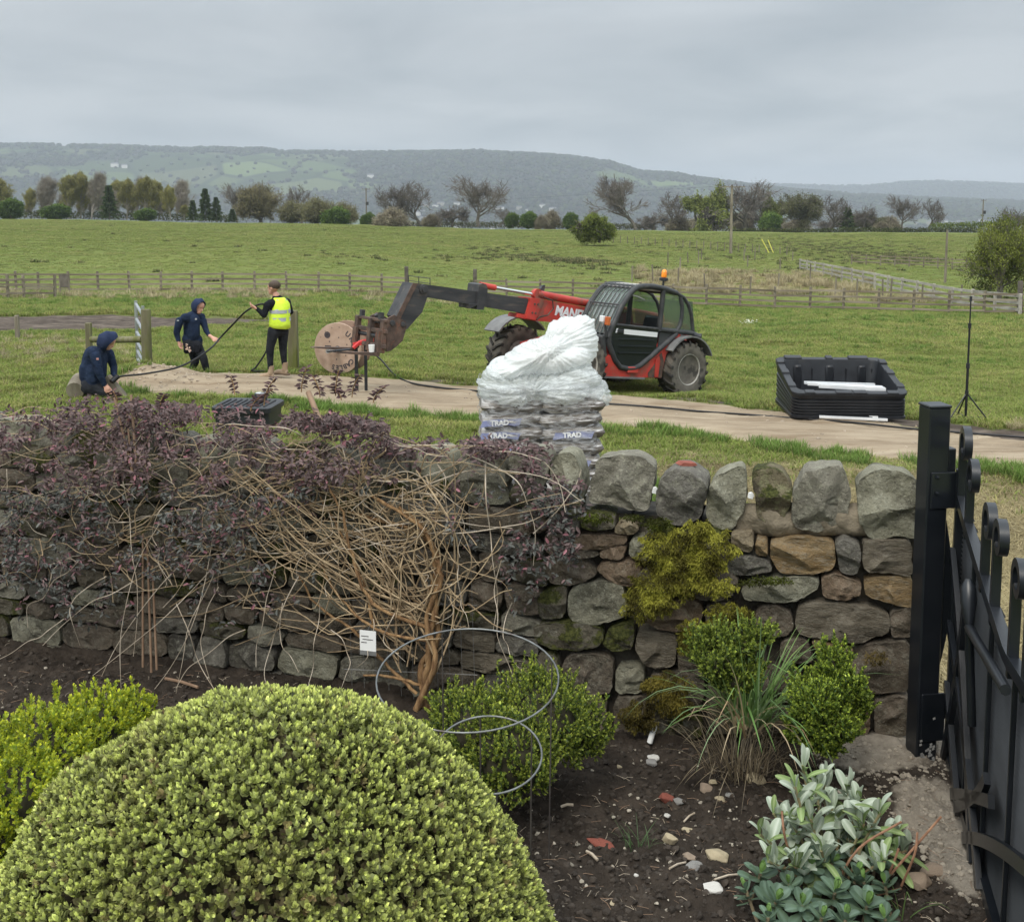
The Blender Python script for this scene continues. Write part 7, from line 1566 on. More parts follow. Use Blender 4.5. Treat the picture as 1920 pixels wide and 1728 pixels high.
# ================================================================== STACK OF WRAPPED BAGS
sc0 = at(1010, 860, 10.9); SB = Vector((sc0.x, 10.9, G(sc0.x, 10.9))); KS = 10.9 / FPX
bagm = mat('bag_film_brown_grey', (.15, .13, .105), (.58, .57, .56), 3.0, .3, spec=.5, stretch=(1.2, 1, 9), lo=.40, hi=.6, c3=(.07, .055, .042), s3=4, p3=(.47, .56), bump=.35, bscale=14, dist=.02)
bagb = mat('blue_bag_print', (.13, .15, .29), (.30, .32, .45), 6, .4)
pal = empty('pallet', SB + Vector((0, 0, 0)), R(4), 'wooden pallet under the stack of wrapped bags', 'pallet')
for k in range(7): MB().box((0, -.48 + k * .16, .13), (1.15, .1, .022)).build('deck_board', M_['wood'], pal)
for x in (-.5, 0, .5): MB().box((x, 0, .06), (.1, 1.0, .1)).build('bearer', M_['wood'], pal)
def bag_mesh(L_, W_, H_, seed):
    rs = np.random.default_rng(seed); n, m = 22, 14; V = []
    for side in (1, -1):
        for j in range(m):
            for i in range(n):
                u, v = i / (n - 1) * 2 - 1, j / (m - 1) * 2 - 1; e = (1 - abs(u) ** 5) ** .5 * (1 - abs(v) ** 4) ** .5; x = u * L_ / 2 * (1 - .05 * v * v); y = v * W_ / 2 * (1 - .04 * u * u); V.append((x, y, side * H_ / 2 * e))
    V = np.array(V); nz_ = fbm(V[:, 0] * 9 + seed, V[:, 1] * 9 + V[:, 2] * 30, 4, seed) - .5; V[:, 2] += nz_ * .03; V[:, 1] += nz_ * .03; k = n * m; F = []
    for s in (0, 1):
        for j in range(m - 1):
            for i in range(n - 1): q = (s * k + j * n + i, s * k + j * n + i + 1, s * k + (j + 1) * n + i + 1, s * k + (j + 1) * n + i); F.append(q if s == 0 else q[::-1])
    return np_mesh('bag', V, np.array(F), bagm, True)
bm_ = [bag_mesh(.66, .46, .17, s) for s in range(3)]
names_ = ['bottom', 'second', 'third', 'fourth', 'fifth', 'sixth', 'topmost']
ty_ = text_mesh('TRAD', .07, M_['white_paint'], .003, .001)
zb = .15; rowtop = [];
for lay in range(7):
    z = zb + .075 + lay * .14
    for k, (x, y, rz_) in enumerate(((-.29, -.27, 0), (.31, -.27, 0), (-.3, .23, 0), (.3, .23, 0))):
        side_ = ('front left', 'front right', 'back left', 'back right')[k]
        o = link('compost_bag', bm_[(lay + k) % 3], None, loc=SB + Vector((x + rng.uniform(-.03, .03), y, z)), rot=(rng.uniform(-.03, .03), rng.uniform(-.05, .05), R(4) + rng.uniform(-.05, .05)))
        if k >= 2 and lay < 6: bpy.data.objects.remove(o); continue
        tag(o, '%s grey-brown compost bag in the %s layer of the wrapped stack' % (side_, names_[lay]), 'bag', 'bags stacked on the pallet')
        if k < 2 and lay in (1, 2, 4, 5, 3):
            sx = -.14 if k == 0 else -.02
            pb = MB()
            for i in range(12): pass
            V = [(sx - .19, -.238, -.028), (sx + .19, -.238, -.04), (sx + .22, -.238, .03), (sx - .16, -.238, .04)]
            V = [(sx + .3 * (i / 8 - .5) * 1.3, -.236 - .004 * math.sin(i), -.035 + .007 * math.sin(i * 1.7 + lay)) for i in range(9)] + [(sx + .3 * (i / 8 - .5) * 1.3 + .03, -.222 - .004 * math.sin(i), .03 + .006 * math.sin(i + lay)) for i in range(9)]
            if (lay + k) % 2 == 1 or lay == 4:
                pb.add(V, [(i, i + 1, i + 10, i + 9) for i in range(8)]); pb.build('blue_print', bagb, o); link('lettering', ty_, o, loc=(sx, -.245, -.0), rot=(R(82), 0, 0))
# stretch film round the stack
def film_mat(name, col, base, dens, bs=.9):
    m, t, b = mat_nodes(name); N = t.nodes; L = t.links; co = N.new('ShaderNodeTexCoord'); mp = N.new('ShaderNodeMapping'); mp.inputs['Scale'].default_value = (2.2, 2.2, 9); L.new(co.outputs['Object'], mp.inputs[0])
    n1 = N.new('ShaderNodeTexNoise'); n1.inputs['Scale'].default_value = 2.5; n1.inputs['Detail'].default_value = 10; n1.inputs['Roughness'].default_value = .68; n1.inputs['Distortion'].default_value = 1.2; L.new(mp.outputs[0], n1.inputs['Vector'])
    r = N.new('ShaderNodeMapRange'); L.new(n1.outputs[0], r.inputs[0]); r.inputs[1].default_value = .46; r.inputs[2].default_value = .64; r.inputs[3].default_value = base; r.inputs[4].default_value = dens
    tr = N.new('ShaderNodeBsdfTransparent'); b.inputs['Base Color'].default_value = rgb(col); b.inputs['Roughness'].default_value = .22; b.inputs['Specular IOR Level'].default_value = .6
    tl_ = N.new('ShaderNodeBsdfTranslucent'); tl_.inputs[0].default_value = rgb(col); m0 = N.new('ShaderNodeMixShader'); m0.inputs[0].default_value = .35; L.new(b.outputs[0], m0.inputs[1]); L.new(tl_.outputs[0], m0.inputs[2])
    bn = N.new('ShaderNodeBump'); bn.inputs['Strength'].default_value = bs; bn.inputs['Distance'].default_value = .03; L.new(n1.outputs[0], bn.inputs['Height']); L.new(bn.outputs[0], b.inputs['Normal'])
    mx_ = N.new('ShaderNodeMixShader'); L.new(r.outputs[0], mx_.inputs[0]); L.new(tr.outputs[0], mx_.inputs[1]); L.new(m0.outputs[0], mx_.inputs[2]); L.new(mx_.outputs[0], N['Material Output'].inputs[0]); return m
FILM = film_mat('clear_stretch_film', (.80, .82, .85), .04, .62); SHEET = film_mat('milky_plastic_sheet', (.90, .92, .91), .78, .97, .35)
n, m = 72, 26; V = []
for j in range(m):
    z = .1 + (1.17) * j / (m - 1)
    for i in range(n):
        a = 2 * math.pi * i / n; ca, sa = math.cos(a), math.sin(a); k = (abs(ca) ** 7 + abs(sa) ** 7) ** (-1 / 7); w_ = .60 + .02 * math.sin(z * 22); V.append((ca * k * w_, sa * k * .52 - .02, z))
V = np.array(V); nz_ = fbm(V[:, 0] * 5 + V[:, 1] * 4, V[:, 2] * 16, 4, 3) - .5; V[:, :2] *= (1 + nz_ * .10)[:, None]
F = [(j * n + i, j * n + (i + 1) % n, (j + 1) * n + (i + 1) % n, (j + 1) * n + i) for j in range(m - 1) for i in range(n)]
tag(link('stretch_film', np_mesh('stretch_film', V, np.array(F), FILM, True), loc=SB, rot=(0, 0, R(4))), 'clear wrinkled stretch film wound round the lower bags of the stack', 'film')
# milky plastic sheeting thrown over the top: lumps fused into one skin, then creased
SHEET2 = film_mat('thin_plastic_sheet', (.86, .90, .89), .42, .88, .5)
def lumps(name, items, label, voxel=.012, crease=.05, seed=1, ctr=(1055, 650)):
    b_ = MB()
    for (px, py, rx, ry, y, *ro) in items:
        p = at(px, py, 10.9 + y); M = Matrix.Rotation(R(ro[0] if ro else 0), 3, 'Y'); b_.ell(p - SB, (rx * KS, (ro[1] if len(ro) > 1 else max(min(rx, ry) * KS * 1.1, .12)), ry * KS), 20, 14, M=M)
    me = remesh(b_.mesh(name, SHEET), voxel, 4); me.materials.clear(); me.materials.append(SHEET if 'upper' in label else SHEET2)
    v = np.empty(len(me.vertices) * 3, np.float32); me.vertices.foreach_get('co', v); v = v.reshape(-1, 3); nn_ = np.empty(len(me.vertices) * 3, np.float32); me.vertices.foreach_get('normal', nn_); nn_ = nn_.reshape(-1, 3)
    c = np.array(at(ctr[0], ctr[1], 10.6) - SB); d = v - c; an_ = np.arctan2(d[:, 2], d[:, 0]); rd = np.hypot(d[:, 0], d[:, 2])
    f = (.35 - np.abs(fbm(an_ * 9 + rd * 2 + 20, rd * 1.6 + v[:, 1], 3, seed, .5) - .5) * 3.2) * crease + (.3 - np.abs(fbm(an_ * 26 + rd * 5, rd * 2.2, 2, seed + 5) - .5) * 2.6) * crease * .45 + (fbm(v[:, 0] * 3 + v[:, 1] * 4, v[:, 2] * 4, 2, seed + 3) - .5) * crease * 1.3
    v += nn_ * f[:, None]; me.vertices.foreach_set('co', v.ravel()); me.update(); return tag(link(name, me, None, loc=SB), label, 'plastic sheet')
lumps('plastic_sheet', [(1082, 648, 40, 50, .0, 0, .26), (1060, 625, 38, 30, .05, -25, .22), (1000, 668, 82, 26, -.12, -22, .34), (960, 688, 52, 22, -.1, -10, .36), (1045, 672, 70, 26, -.1, -10, .34), (1092, 606, 24, 16, .05, 0, .18), (1055, 650, 50, 40, .1, -30, .3)], 'upper milky white plastic sheet heaped over the wrapped stack like a hunched shape', crease=.035, seed=4, ctr=(1028, 655))
lumps('plastic_sheet', [(935, 722, 40, 28, -.2, 0, .34), (1000, 722, 95, 26, -.15, 3, .42), (1060, 718, 70, 26, -.15, -4, .42), (1115, 738, 30, 30, -.2, 0, .24), (960, 738, 42, 20, -.42, 8, .16), (1055, 738, 50, 18, -.42, -4, .16), (930, 700, 30, 18, -.2, 0, .3), (1090, 708, 40, 28, -.2, 20, .3)], 'lower crumpled pale green plastic sheet bulging round the middle of the stack', crease=.04, seed=9, ctr=(995, 728))
# ================================================================== BLACK GARDEN GATE
BG = M_['black_gloss']
gp0 = at(1735, 1400, 4.52); zb_ = at(1735, 1440, 4.47).z; GPX = at(1737, 1100, 4.55).x + .005; gpp = Vector((GPX, 4.55, 0)); ztp = at(1748, 765, 4.5).z
gpost = empty('gate_post', (GPX, 4.55, zb_), R(8), 'square black metal gate post at the end of the stone wall', 'post'); H = ztp - zb_
MB().box((0, 0, H / 2), (.098, .098, H), bev=.006).build('shaft', BG, gpost); MB().box((0, 0, H + .004), (.104, .104, .012), bev=.004).build('cap', BG, gpost)
MB().box((.065, -.02, H - .26), (.035, .05, .16), bev=.004).build('hinge_lug', BG, gpost); pl_ = MB(); pl_.box((.03, -.054, H - .36), (.13, .008, .16), bev=.003)
for x, z in ((-.01, -.30), (-.01, -.37)): pl_.lathe([(.008, 0), (.008, .008), (.0, .01)], 8, M=Matrix.Rotation(R(90), 3, 'X'), c=(x, -.058, H + z))
pl_.build('hinge_plate', BG, gpost); MB().box((.02, -.052, .22), (.11, .01, .22), bev=.003).build('lower_hinge_plate', BG, gpost)
bw = [(.052, .55)] + [(.052 + .058 * math.sin(math.pi * k / 12) ** .8, .45 + .68 * k / 12) for k in range(13)] + [(.052, 1.15)]
MB().prism([(.045, .42)] + [(.05 + .05 * math.sin(math.pi * k / 14), .42 + .72 * k / 14) for k in range(15)] + [(.045, 1.14)], -.03, .03).build('bowed_cover', BG, gpost)
pt_ = MB(); 
for k in range(26):
    pc_ = Vector((rng.uniform(-.045, .035), -.0585, .01 + abs(rng.normal(0, .07)))); pt_.add([pc_ + Vector(v) for v in ((0, 0, 0), (.012, 0, .004), (.009, 0, .014), (-.002, 0, .01))], [(0, 1, 2, 3)])
pt_.build('cement_splashes', mat('cement_splash', (.3, .3, .29), rough=.9), gpost)
# the leaf of the gate swings towards the house: s runs along it, z up
gs = Vector((GPX + .105, 4.50, 0)); ge = Vector((1.62, 3.30, 0)); gd = (ge - gs).normalized(); gate = empty('garden_gate', (gs.x, gs.y, .66), math.atan2(gd.y, gd.x), 'open black ornamental garden gate with scrolls, crossing arcs and ribbed panels', 'gate')
GL = 1.75
def topz(s): return 1.20 - .62 * math.sin(min(s / GL, 1) * math.pi * .5) ** 1.1 if s < 5 else 0
topz = lambda s: 1.19 - .21 * min(s, 1.15) ** .85 + (.1 * (s - 1.15) if s > 1.15 else 0)
ss = np.linspace(0, GL, 26)
MB().strip([(s, topz(s)) for s in ss], .045, -.018, .018).build('top_rail', BG, gate); MB().strip([(0, .02), (GL, .02)], .045, -.018, .018).build('bottom_rail', BG, gate)
MB().box((0, 0, .66), (.04, .04, 1.30), bev=.004).build('stile', BG, gate)
for s in (.42, .84, 1.26, 1.66): MB().box((s, 0, (topz(s) + .02) / 2), (.016, .016, topz(s)), bev=.003).build('upright_bar', BG, gate)
for (a, b, c, nm) in (((0, .62), (.55, .42), (.95, .0), 1), ((0, .95), (.5, .55), (.78, -.0), 1), ((.0, .0), (.30, .45), (.42, .92), 1), ((.3, .0), (.75, .25), (1.1, .42), 1), ((.4, 0), (.9, .3), (1.0, .45), 1), ((0, .35), (.25, .15), (.45, .0), 1), ((.62, .0), (1.1, .3), (1.7, .55), 1)):
    pts = [((1 - t) ** 2 * a[0] + 2 * t * (1 - t) * b[0] + t * t * c[0], (1 - t) ** 2 * a[1] + 2 * t * (1 - t) * b[1] + t * t * c[1]) for t in np.linspace(0, 1, 16)]
    MB().strip(pts, .044, -.034, -.012).build('arc', BG, gate, smooth=30)
rp = MB(); nz_r = 58
for k in range(nz_r):
    z = .04 + k * .02; send = min([s for s in np.linspace(.02, 1.75, 60) if topz(s) < z + .02] + [GL]) if z > .90 else GL
    if send < .05: continue
    rp.add([(.02, .032, z), (send, .032, z), (send, .010, z + .007), (.02, .010, z + .007), (send, .032, z + .02), (.02, .032, z + .02)], [(0, 1, 2, 3), (3, 2, 4, 5)])
tag(rp.build('ribbed_panel', mat('ribbed_grey_mesh', (.028, .029, .031), (.042, .044, .047), 9, .4), gate), kind='stuff')
def scroll(s0, zt_, up0, r, flip=1, th=.028):
    """a bar rising to an open hook that curls back on itself"""
    pts = [(s0, up0), (s0 + .004, (up0 + zt_ - r) / 2)]
    for k in range(22):
        a = R(180 - k * 15.5 * 1.0); rr_ = r * (1 - .45 * k / 21); pts.append((s0 + flip * (r + rr_ * math.cos(a)), zt_ - r + rr_ * math.sin(a)))
    return MB().strip(pts, th, -.016, .016).build('scroll', BG, gate, smooth=40)
for s0, zt_, r in ((.02, 1.51, .075), (.24, 1.42, .07), (.64, 1.35, .07), (.86, 1.35, .065), (1.2, 1.32, .065), (1.42, 1.32, .06)): scroll(s0, zt_, topz(s0) - .05, r)
for z in (.22, 1.20): MB().lathe([(.018, -.05), (.018, .05)], 10, c=(-.045, -.01, z)).build('hinge', BG, gate); MB().box((-.03, -.0, z), (.06, .02, .07)).build('hinge_strap', BG, gate)
# latch lever with a drop-shaped end
lt = at(1858, 1160, 3.62) ; Lm = gate.matrix_basis.inverted() if False else None
le = empty('latch', (0, 0, 0)); le.parent = gate; s_, z_ = .72, .83
MB().tube([(.64, -.055, 1.04), (.65, -.055, 1.01), (.67, -.055, .96), (.70, -.055, .90), (.71, -.055, .87)], [.012, .028, .030, .018, .010], 12).build('drop_handle', BG, le, smooth=60); MB().tube([(.705, -.055, .875), (1.4, -.055, .95)], .018, 8).build('bar', BG, le, smooth=60); MB().tube([(.705, -.055, .875), (.71, -.03, .5)], .016, 8).build('rod', BG, le, smooth=60)
# ================================================================== HOOP SUPPORTS
def hoop(name, px, py, D, rx, tilt, label, legs, rz=0, r=.0036):
    c = at(px, py, D); k = D / FPX * 1.02; rad = rx * k; o = empty(name, c, rz, label, 'plant support'); Mt = Matrix.Rotation(tilt, 3, 'X')
    pts = [Mt @ Vector((rad * math.cos(a), rad * math.sin(a), 0)) for a in np.linspace(0, 2 * math.pi, 49)]; MB().tube(pts, r, 6, cap=False).build('hoop', M_['hoop'], o, smooth=60)
    for a in legs:
        p = Mt @ Vector((rad * math.cos(a), rad * math.sin(a), 0)); zg = SG(c.x + p.x, c.y + p.y) - c.z - .02; MB().tube([p, Vector((p.x * .97, p.y * .97, zg))], r * .85, 5).build('leg', M_['hoop_leg'], o)
    return o
hoop('plant_hoop', 877, 1268, 3.75, 174, R(8), 'large round wire plant support hoop on thin legs in front of the wall', (R(110), R(20), R(255)))
hoop('plant_hoop', 915, 1412, 3.45, 104, R(14), 'smaller lower wire plant support hoop half hidden by the dome bush', (R(35), R(100), R(-80)))
# ================================================================== CLIMBER ON THE WALL
STEM = mat('tan_climber_stem', (.24, .165, .095), (.46, .355, .22), 14, .85, obj_rand=.2); STEMP = mat('pale_climber_stem', (.36, .29, .21), (.58, .50, .40), 10, .85); TRUNK = mat('shredding_climber_bark', (.16, .085, .04), (.40, .25, .12), 9, .95, stretch=(5, 5, .6), bump=.9, bscale=30)
cl = empty('climber', wpt(2.3, .6, .1), 0, 'sprawling leafy purple climber with a tangle of bare tan stems hung over the wall', 'climber'); CO = cl.location
def wv(px, py, off=.1): return wp(px, py, off) - CO
tk = [[(790, 1335, .12), (800, 1260, .14), (808, 1190, .16), (818, 1120, .17), (822, 1060, .16), (795, 990, .15), (745, 950, .14)], [(782, 1330, .16), (815, 1240, .19), (800, 1160, .18), (826, 1090, .2), (812, 1030, .2), (780, 980, .2), (700, 930, .2)], [(800, 1330, .1), (790, 1250, .12), (820, 1200, .13), (806, 1120, .14), (815, 1070, .14), (790, 1000, .12), (650, 960, .15)],
 [(775, 1335, .1), (790, 1290, .13), (740, 1270, .15), (680, 1265, .18)], [(800, 1200, .15), (740, 1190, .2), (690, 1170, .2), (630, 1110, .18), (600, 1050, .16)], [(780, 1300, .14), (720, 1240, .14), (660, 1180, .15), (600, 1140, .13), (560, 1080, .12)], [(810, 1180, .16), (700, 1130, .22), (660, 1040, .22), (640, 960, .22), (600, 880, .2)], [(700, 1170, .18), (680, 1090, .16), (640, 1000, .16), (600, 930, .15)]]
for k, t in enumerate(tk):
    pts = spline([wv(*p) for p in t], 6); n = len(pts); r0 = (.021, .016, .018, .011, .009, .010, .010, .009)[k]
    pts = [p + Vector((rng.normal(0, .004), rng.normal(0, .004), 0)) for p in pts]; MB().tube(pts, [r0 * (1 - .55 * i / n) * (1 + .12 * math.sin(i * 1.3 + k)) for i in range(n)], 8).build('trunk', TRUNK, cl, smooth=50)
# long arching canes
SP_ = []; nb = 0; thin = MB(); thinp = MB()
def arc_cane(p0, p1, sag, r, target, off0=.14, off1=.22, jit=14, droop=0):
    a, b = Vector(p0), Vector(p1); n = 5; ctl = []
    nx, ny = -(b.y - a.y), (b.x - a.x); L_ = math.hypot(nx, ny) + 1e-6
    for i in range(n + 1):
        t = i / n; q = a.lerp(b, t); bow = math.sin(math.pi * t) * sag; cx_ = q.x + nx / L_ * bow + rng.normal(0, jit) * (0 < i < n); ctl.append(wv(cx_, max(q.y + ny / L_ * bow + droop * t * t + rng.normal(0, jit) * (0 < i < n), np.interp(cx_, TOPX, TOPY) - (5 if cx_ > 720 else 25)), off0 + (off1 - off0) * t + rng.normal(0, .03)))
    pts = spline(ctl, 4); m = len(pts); SP_.extend((p, i / m) for i, p in enumerate(pts)); target.tube(pts, [max(.0012, r * (1 - .6 * i / m)) for i in range(m)], 5, cap=False)
for k in range(60):
    b_ = MB(); a0 = (rng.uniform(560, 850), rng.uniform(880, 1160)); an = rng.uniform(0, 6.28); L_ = rng.uniform(120, 360); a1 = (a0[0] + math.cos(an) * L_ * 1.25 - 60, min(a0[1] + math.sin(an) * L_ * .7, 1210)); a1 = (max(200, min(a1[0], 960)), max(800, a1[1])); arc_cane(a0, a1, rng.normal(0, 48), rng.uniform(.0028, .0055), b_); b_.build('stem', STEM, cl, smooth=60)
for k in range(46):
    b_ = MB(); f_ = rng.uniform(-1, 1); a0 = (rng.uniform(740, 830), rng.uniform(1120, 1260)); a1 = (rng.uniform(380, 900), rng.uniform(850, 1000)); arc_cane(a0, a1, f_ * 90, rng.uniform(.0026, .006), b_, jit=8); b_.build('stem', STEM, cl, smooth=60)
# loops round the tangle's heart
for k in range(14):
    b_ = MB(); c = (rng.uniform(600, 790), rng.uniform(940, 1130)); ra = rng.uniform(40, 130); a0 = rng.uniform(0, 6.28); sw_ = rng.uniform(1.2, 2.8); pts = [wv(c[0] + math.cos(a0 + sw_ * i / 7) * ra * 1.25, c[1] + math.sin(a0 + sw_ * i / 7) * ra, .16 + .06 * math.sin(i)) for i in range(8)]; pts = spline(pts, 4); b_.tube(pts, [.0042 * (1 - .5 * i / len(pts)) for i in range(len(pts))], 5, cap=False); b_.build('stem', STEM, cl, smooth=60)
for k in range(190): a0 = (rng.uniform(-20, 860), rng.uniform(800, 1060)); an = rng.uniform(-.4, 3.5); L_ = rng.uniform(60, 260); arc_cane(a0, (a0[0] + math.cos(an) * L_, a0[1] + math.sin(an) * L_ * .6), rng.normal(0, 40), rng.uniform(.0015, .0032), thinp if k % 3 == 0 else thin, jit=7)
for a0, a1 in (((380, 1020), (150, 1390)), ((400, 1000), (200, 1380)), ((420, 1040), (130, 1300)), ((330, 1130), (470, 1370)), ((410, 1100), (400, 1290)), ((300, 980), (230, 1330)), ((230, 900), (250, 1230)), ((520, 1050), (480, 1250)), ((560, 1080), (500, 1290)), ((600, 1130), (570, 1320)), ((450, 1000), (330, 1300)), ((250, 1090), (80, 1210)), ((460, 1180), (330, 1290)), ((530, 1130), (560, 1260)), ((620, 1180), (640, 1290)), ((200, 1080), (150, 1210)), ((120, 1160), (0, 1235)), ((740, 1150), (760, 1240)), ((860, 1060), (880, 1180)), ((940, 1050), (970, 1290)), ((960, 1130), (980, 1260)), ((700, 1160), (670, 1250))): arc_cane(a0, a1, rng.normal(0, 22), .0026, thinp, .2, .34, 3)
for a0, a1, sg_ in (((620, 880), (880, 840), -25), ((700, 900), (870, 850), 20), ((650, 1000), (960, 990), -15), ((750, 930), (1090, 940), -60), ((870, 850), (1000, 1060), -60), ((900, 850), (1060, 960), -50), ((440, 1020), (700, 1010), 25), ((420, 990), (760, 1040), -20), ((190, 980), (290, 968), 6), ((560, 830), (640, 790), 5), ((830, 1000), (1095, 935), 15), ((820, 870), (830, 1010), -12), ((910, 870), (925, 1180), -12), ((1000, 1000), (1090, 880), 12), ((640, 830), (760, 1000), 30), ((700, 820), (600, 1000), 30)): arc_cane(a0, a1, sg_, .0034, thinp, .16, .2, 4)
for k in range(70): a0 = (rng.uniform(0, 700), rng.uniform(760, 900)); L_ = rng.uniform(50, 150); an = rng.uniform(-2.9, -.2); arc_cane(a0, (a0[0] + math.cos(an) * L_ * 1.2, a0[1] + math.sin(an) * L_ * .45), rng.normal(0, 18), .0022, thin, .05, -.05, 5)
tag(thin.build('thin_stems', STEM, cl, smooth=60), kind='stuff'); tag(thinp.build('pale_stems', STEMP, cl, smooth=60), kind='stuff')
# leaves: clumps along a few drifts
DR_ = [(60, 850, 110, 70, 10), (150, 800, 120, 45, 11), (260, 850, 110, 70, 11), (230, 770, 80, 26, 7), (360, 860, 90, 80, 9), (450, 870, 90, 90, 9), (330, 760, 70, 30, 4), (560, 800, 100, 50, 9), (640, 770, 90, 38, 9), (700, 790, 60, 35, 5), (540, 900, 80, 60, 5), (60, 980, 90, 90, 8), (170, 960, 100, 80, 7), (330, 980, 100, 80, 6), (20, 1060, 70, 60, 4), (280, 1060, 120, 60, 3.5), (420, 1000, 90, 60, 4), (640, 870, 80, 45, 3.5), (740, 850, 60, 40, 2.4), (900, 820, 50, 22, 3.4), (940, 840, 55, 30, 3.8), (990, 880, 35, 40, 2.4), (1030, 960, 45, 50, 2.2), (1060, 930, 40, 30, 1.8), (980, 1060, 40, 60, 2.2), (1010, 1010, 40, 50, 1.6), (1070, 1010, 30, 60, 1.6), (900, 930, 60, 40, 1.4), (850, 990, 50, 40, .8), (480, 1100, 90, 60, 1.2), (200, 1120, 120, 50, 1.4), (600, 745, 30, 25, 2), (550, 730, 40, 22, 1.6), (430, 800, 70, 40, 4), (780, 800, 60, 25, 2.0), (120, 1100, 60, 50, 1.4)]
tot = sum(d[4] for d in DR_); PB, DB, NB, LB, WB_, CB = [], [], [], [], [], []
NCL = 4300
for (cx_, cy_, rx, ry, wt) in DR_:
    for _ in range(int(NCL * wt / tot)):
        px, py = rng.normal(cx_, rx * .6), rng.normal(cy_, ry * .6)
        if py > 1190 or px > 1100: continue
        if float(vn(np.array([px / 26.]), np.array([py / 22.]), 77)[0]) < .40: continue
        topy = np.interp(px, TOPX, TOPY) - (14 if px > 720 else 42) - (12 if 150 < px < 700 else 0)
        if py < topy: py = topy + rng.uniform(0, 30)
        off = rng.uniform(-.25, .25) if py < np.interp(px, TOPX, TOPY) + 30 else rng.uniform(.06, .34) * (.6 if px > 850 else 1)
        c = wv(px, py, off); nl = rng.integers(4, 9); tw = Vector((rng.normal(0, 1), rng.normal(0, .6), rng.normal(.3, .8))).normalized()
        for j in range(nl):
            b = c + tw * (j - nl / 2) * .012; d = Vector((rng.normal(0, 1), rng.normal(-.3, .7), rng.normal(-.25, .7))).normalized(); d = (d + tw * .4).normalized(); PB.append(tuple(b)); DB.append(tuple(d)); NB.append((rng.normal(0, .5), -.6 + rng.normal(0, .3), .8 + rng.normal(0, .4)))
            s = rng.uniform(.6, 1.15); LB.append(.033 * s); WB_.append(.0135 * s); q = rng.random(); hi = np.interp(py, [780, 1050], [1, 0])
            base = np.array((.085, .062, .060)) * (1 - q) + np.array((.17, .108, .105)) * q
            if hi < .5 and rng.random() < .6: base = np.array((.095, .098, .088)) * (.8 + .6 * rng.random())
            if rng.random() < .05: base = np.array((.26, .11, .13))
            CB.append(base * rng.uniform(.65, 1.35))
PB, DB, NB = map(np.array, (PB, DB, NB)); me = leaves(PB, DB, unit(NB), np.array(LB), np.array(WB_), np.array(CB), 'foliage', LEAFP, .35, .25)
tag(link('foliage', me, cl), kind='stuff')
# upright leafy shoots standing over the wall
sh_ = MB(); P_, D_ = [], []
for (px, py, h_, lean) in ((495, 760, 50, 20), (440, 740, 34, -8), (565, 735, 45, 10), (1150 / 1.745 - 30, 742, 48, 6), (600, 745, 40, -14), (660, 745, 42, 14), (700, 755, 30, 22), (300, 765, 26, 8), (220, 755, 22, -8), (470, 770, 40, 42), (640, 750, 26, -20)):
    ctl = [wv(px + lean * t * t, py - h_ * t, -.02) for t in np.linspace(0, 1, 5)]; pts = spline(ctl, 3); sh_.tube(pts, .003, 5)
    for i, p in enumerate(pts):
        for s in (-1, 1):
            if i > 1: P_.append(tuple(p)); D_.append((s * rng.uniform(.5, 1), rng.uniform(-.5, .3), rng.uniform(-.3, .8)))
sh_.build('shoots', TRUNK, cl); P_ = np.array(P_); D_ = unit(np.array(D_)); n = len(P_); q = rng.random((n, 1)); me = leaves(P_, D_, unit(rng.normal(0, .5, (n, 3)) + (0, -.5, .8)), rng.uniform(.022, .042, n), rng.uniform(.01, .016, n), np.array((.075, .048, .048)) * (1 - q) + np.array((.15, .085, .085)) * q, 'shoot_leaves', LEAFP, .3, .3); tag(link('shoot_leaves', me, cl), kind='stuff')
# wire panel behind the stems, canes, plant label
wm = empty('wire_panel', wp(760, 1100, .03), 0, 'thin wire mesh panel fixed to the wall behind the climber trunk', 'wire mesh')
for k in range(11): px = 655 + k * 23; MB().tube([wp(px - 8, 880, .05) - wm.location, wp(px + 6, 1310, .05) - wm.location], .0013, 4).build('wire', M_['wire'], wm)
for py in (990, 1130, 1260): MB().tube([wp(645, py - 6, .05) - wm.location, wp(895, py + 5, .05) - wm.location], .0013, 4).build('wire', M_['wire'], wm)
for (x0_, y0_, x1_, y1_, lab, r_) in ((214, 745, 250, 890, 'left brown cane leaning against its neighbours on the wall', .006), (238, 770, 248, 900, 'middle split cane of the three leaning together', .005), (246, 740, 256, 880, 'right upright cane of the three poking above the purple climber', .007), (268, 1000, 268, 1250, 'left cane of the lower bundle behind the hanging stems', .006), (276, 1010, 284, 1260, 'middle cane of the lower bundle behind the hanging stems', .006), (286, 1060, 294, 1255, 'right cane of the lower bundle behind the hanging stems', .006), (578, 735, 600, 790, 'thick cut stub standing up out of the top of the climber', .014)):
    tag(MB().tube([wp(x0_, y0_, .12 if y0_ < 900 else .15), wp(x1_, y1_, .2)], [r_, r_ * 1.1], 7).build('garden_cane', M_['bamboo'], smooth=60), lab, 'cane')
lp_ = wp(690, 1205, .26); pl = empty('plant_label', lp_, R(-15), 'white paper plant label tied among the climber stems', 'label'); MB().box((0, 0, 0), (.085, .003, .125)).build('card', M_['cup'], pl); MB().box((0, -.003, -.05), (.085, .002, .022)).build('printed_strip', M_['grey_plastic'], pl); MB().tube([(0, 0, .06), (.01, .02, .11)], .001, 4).build('tie', M_['wire'], pl)
t_ = MB(); 
for k, (x, w_) in enumerate(((-.015, .04), (.0, .055), (-.02, .03))): t_.box((x, -.0028, .035 - k * .016), (w_, .001, .003))
t_.build('printed_lines', M_['ink'], pl)
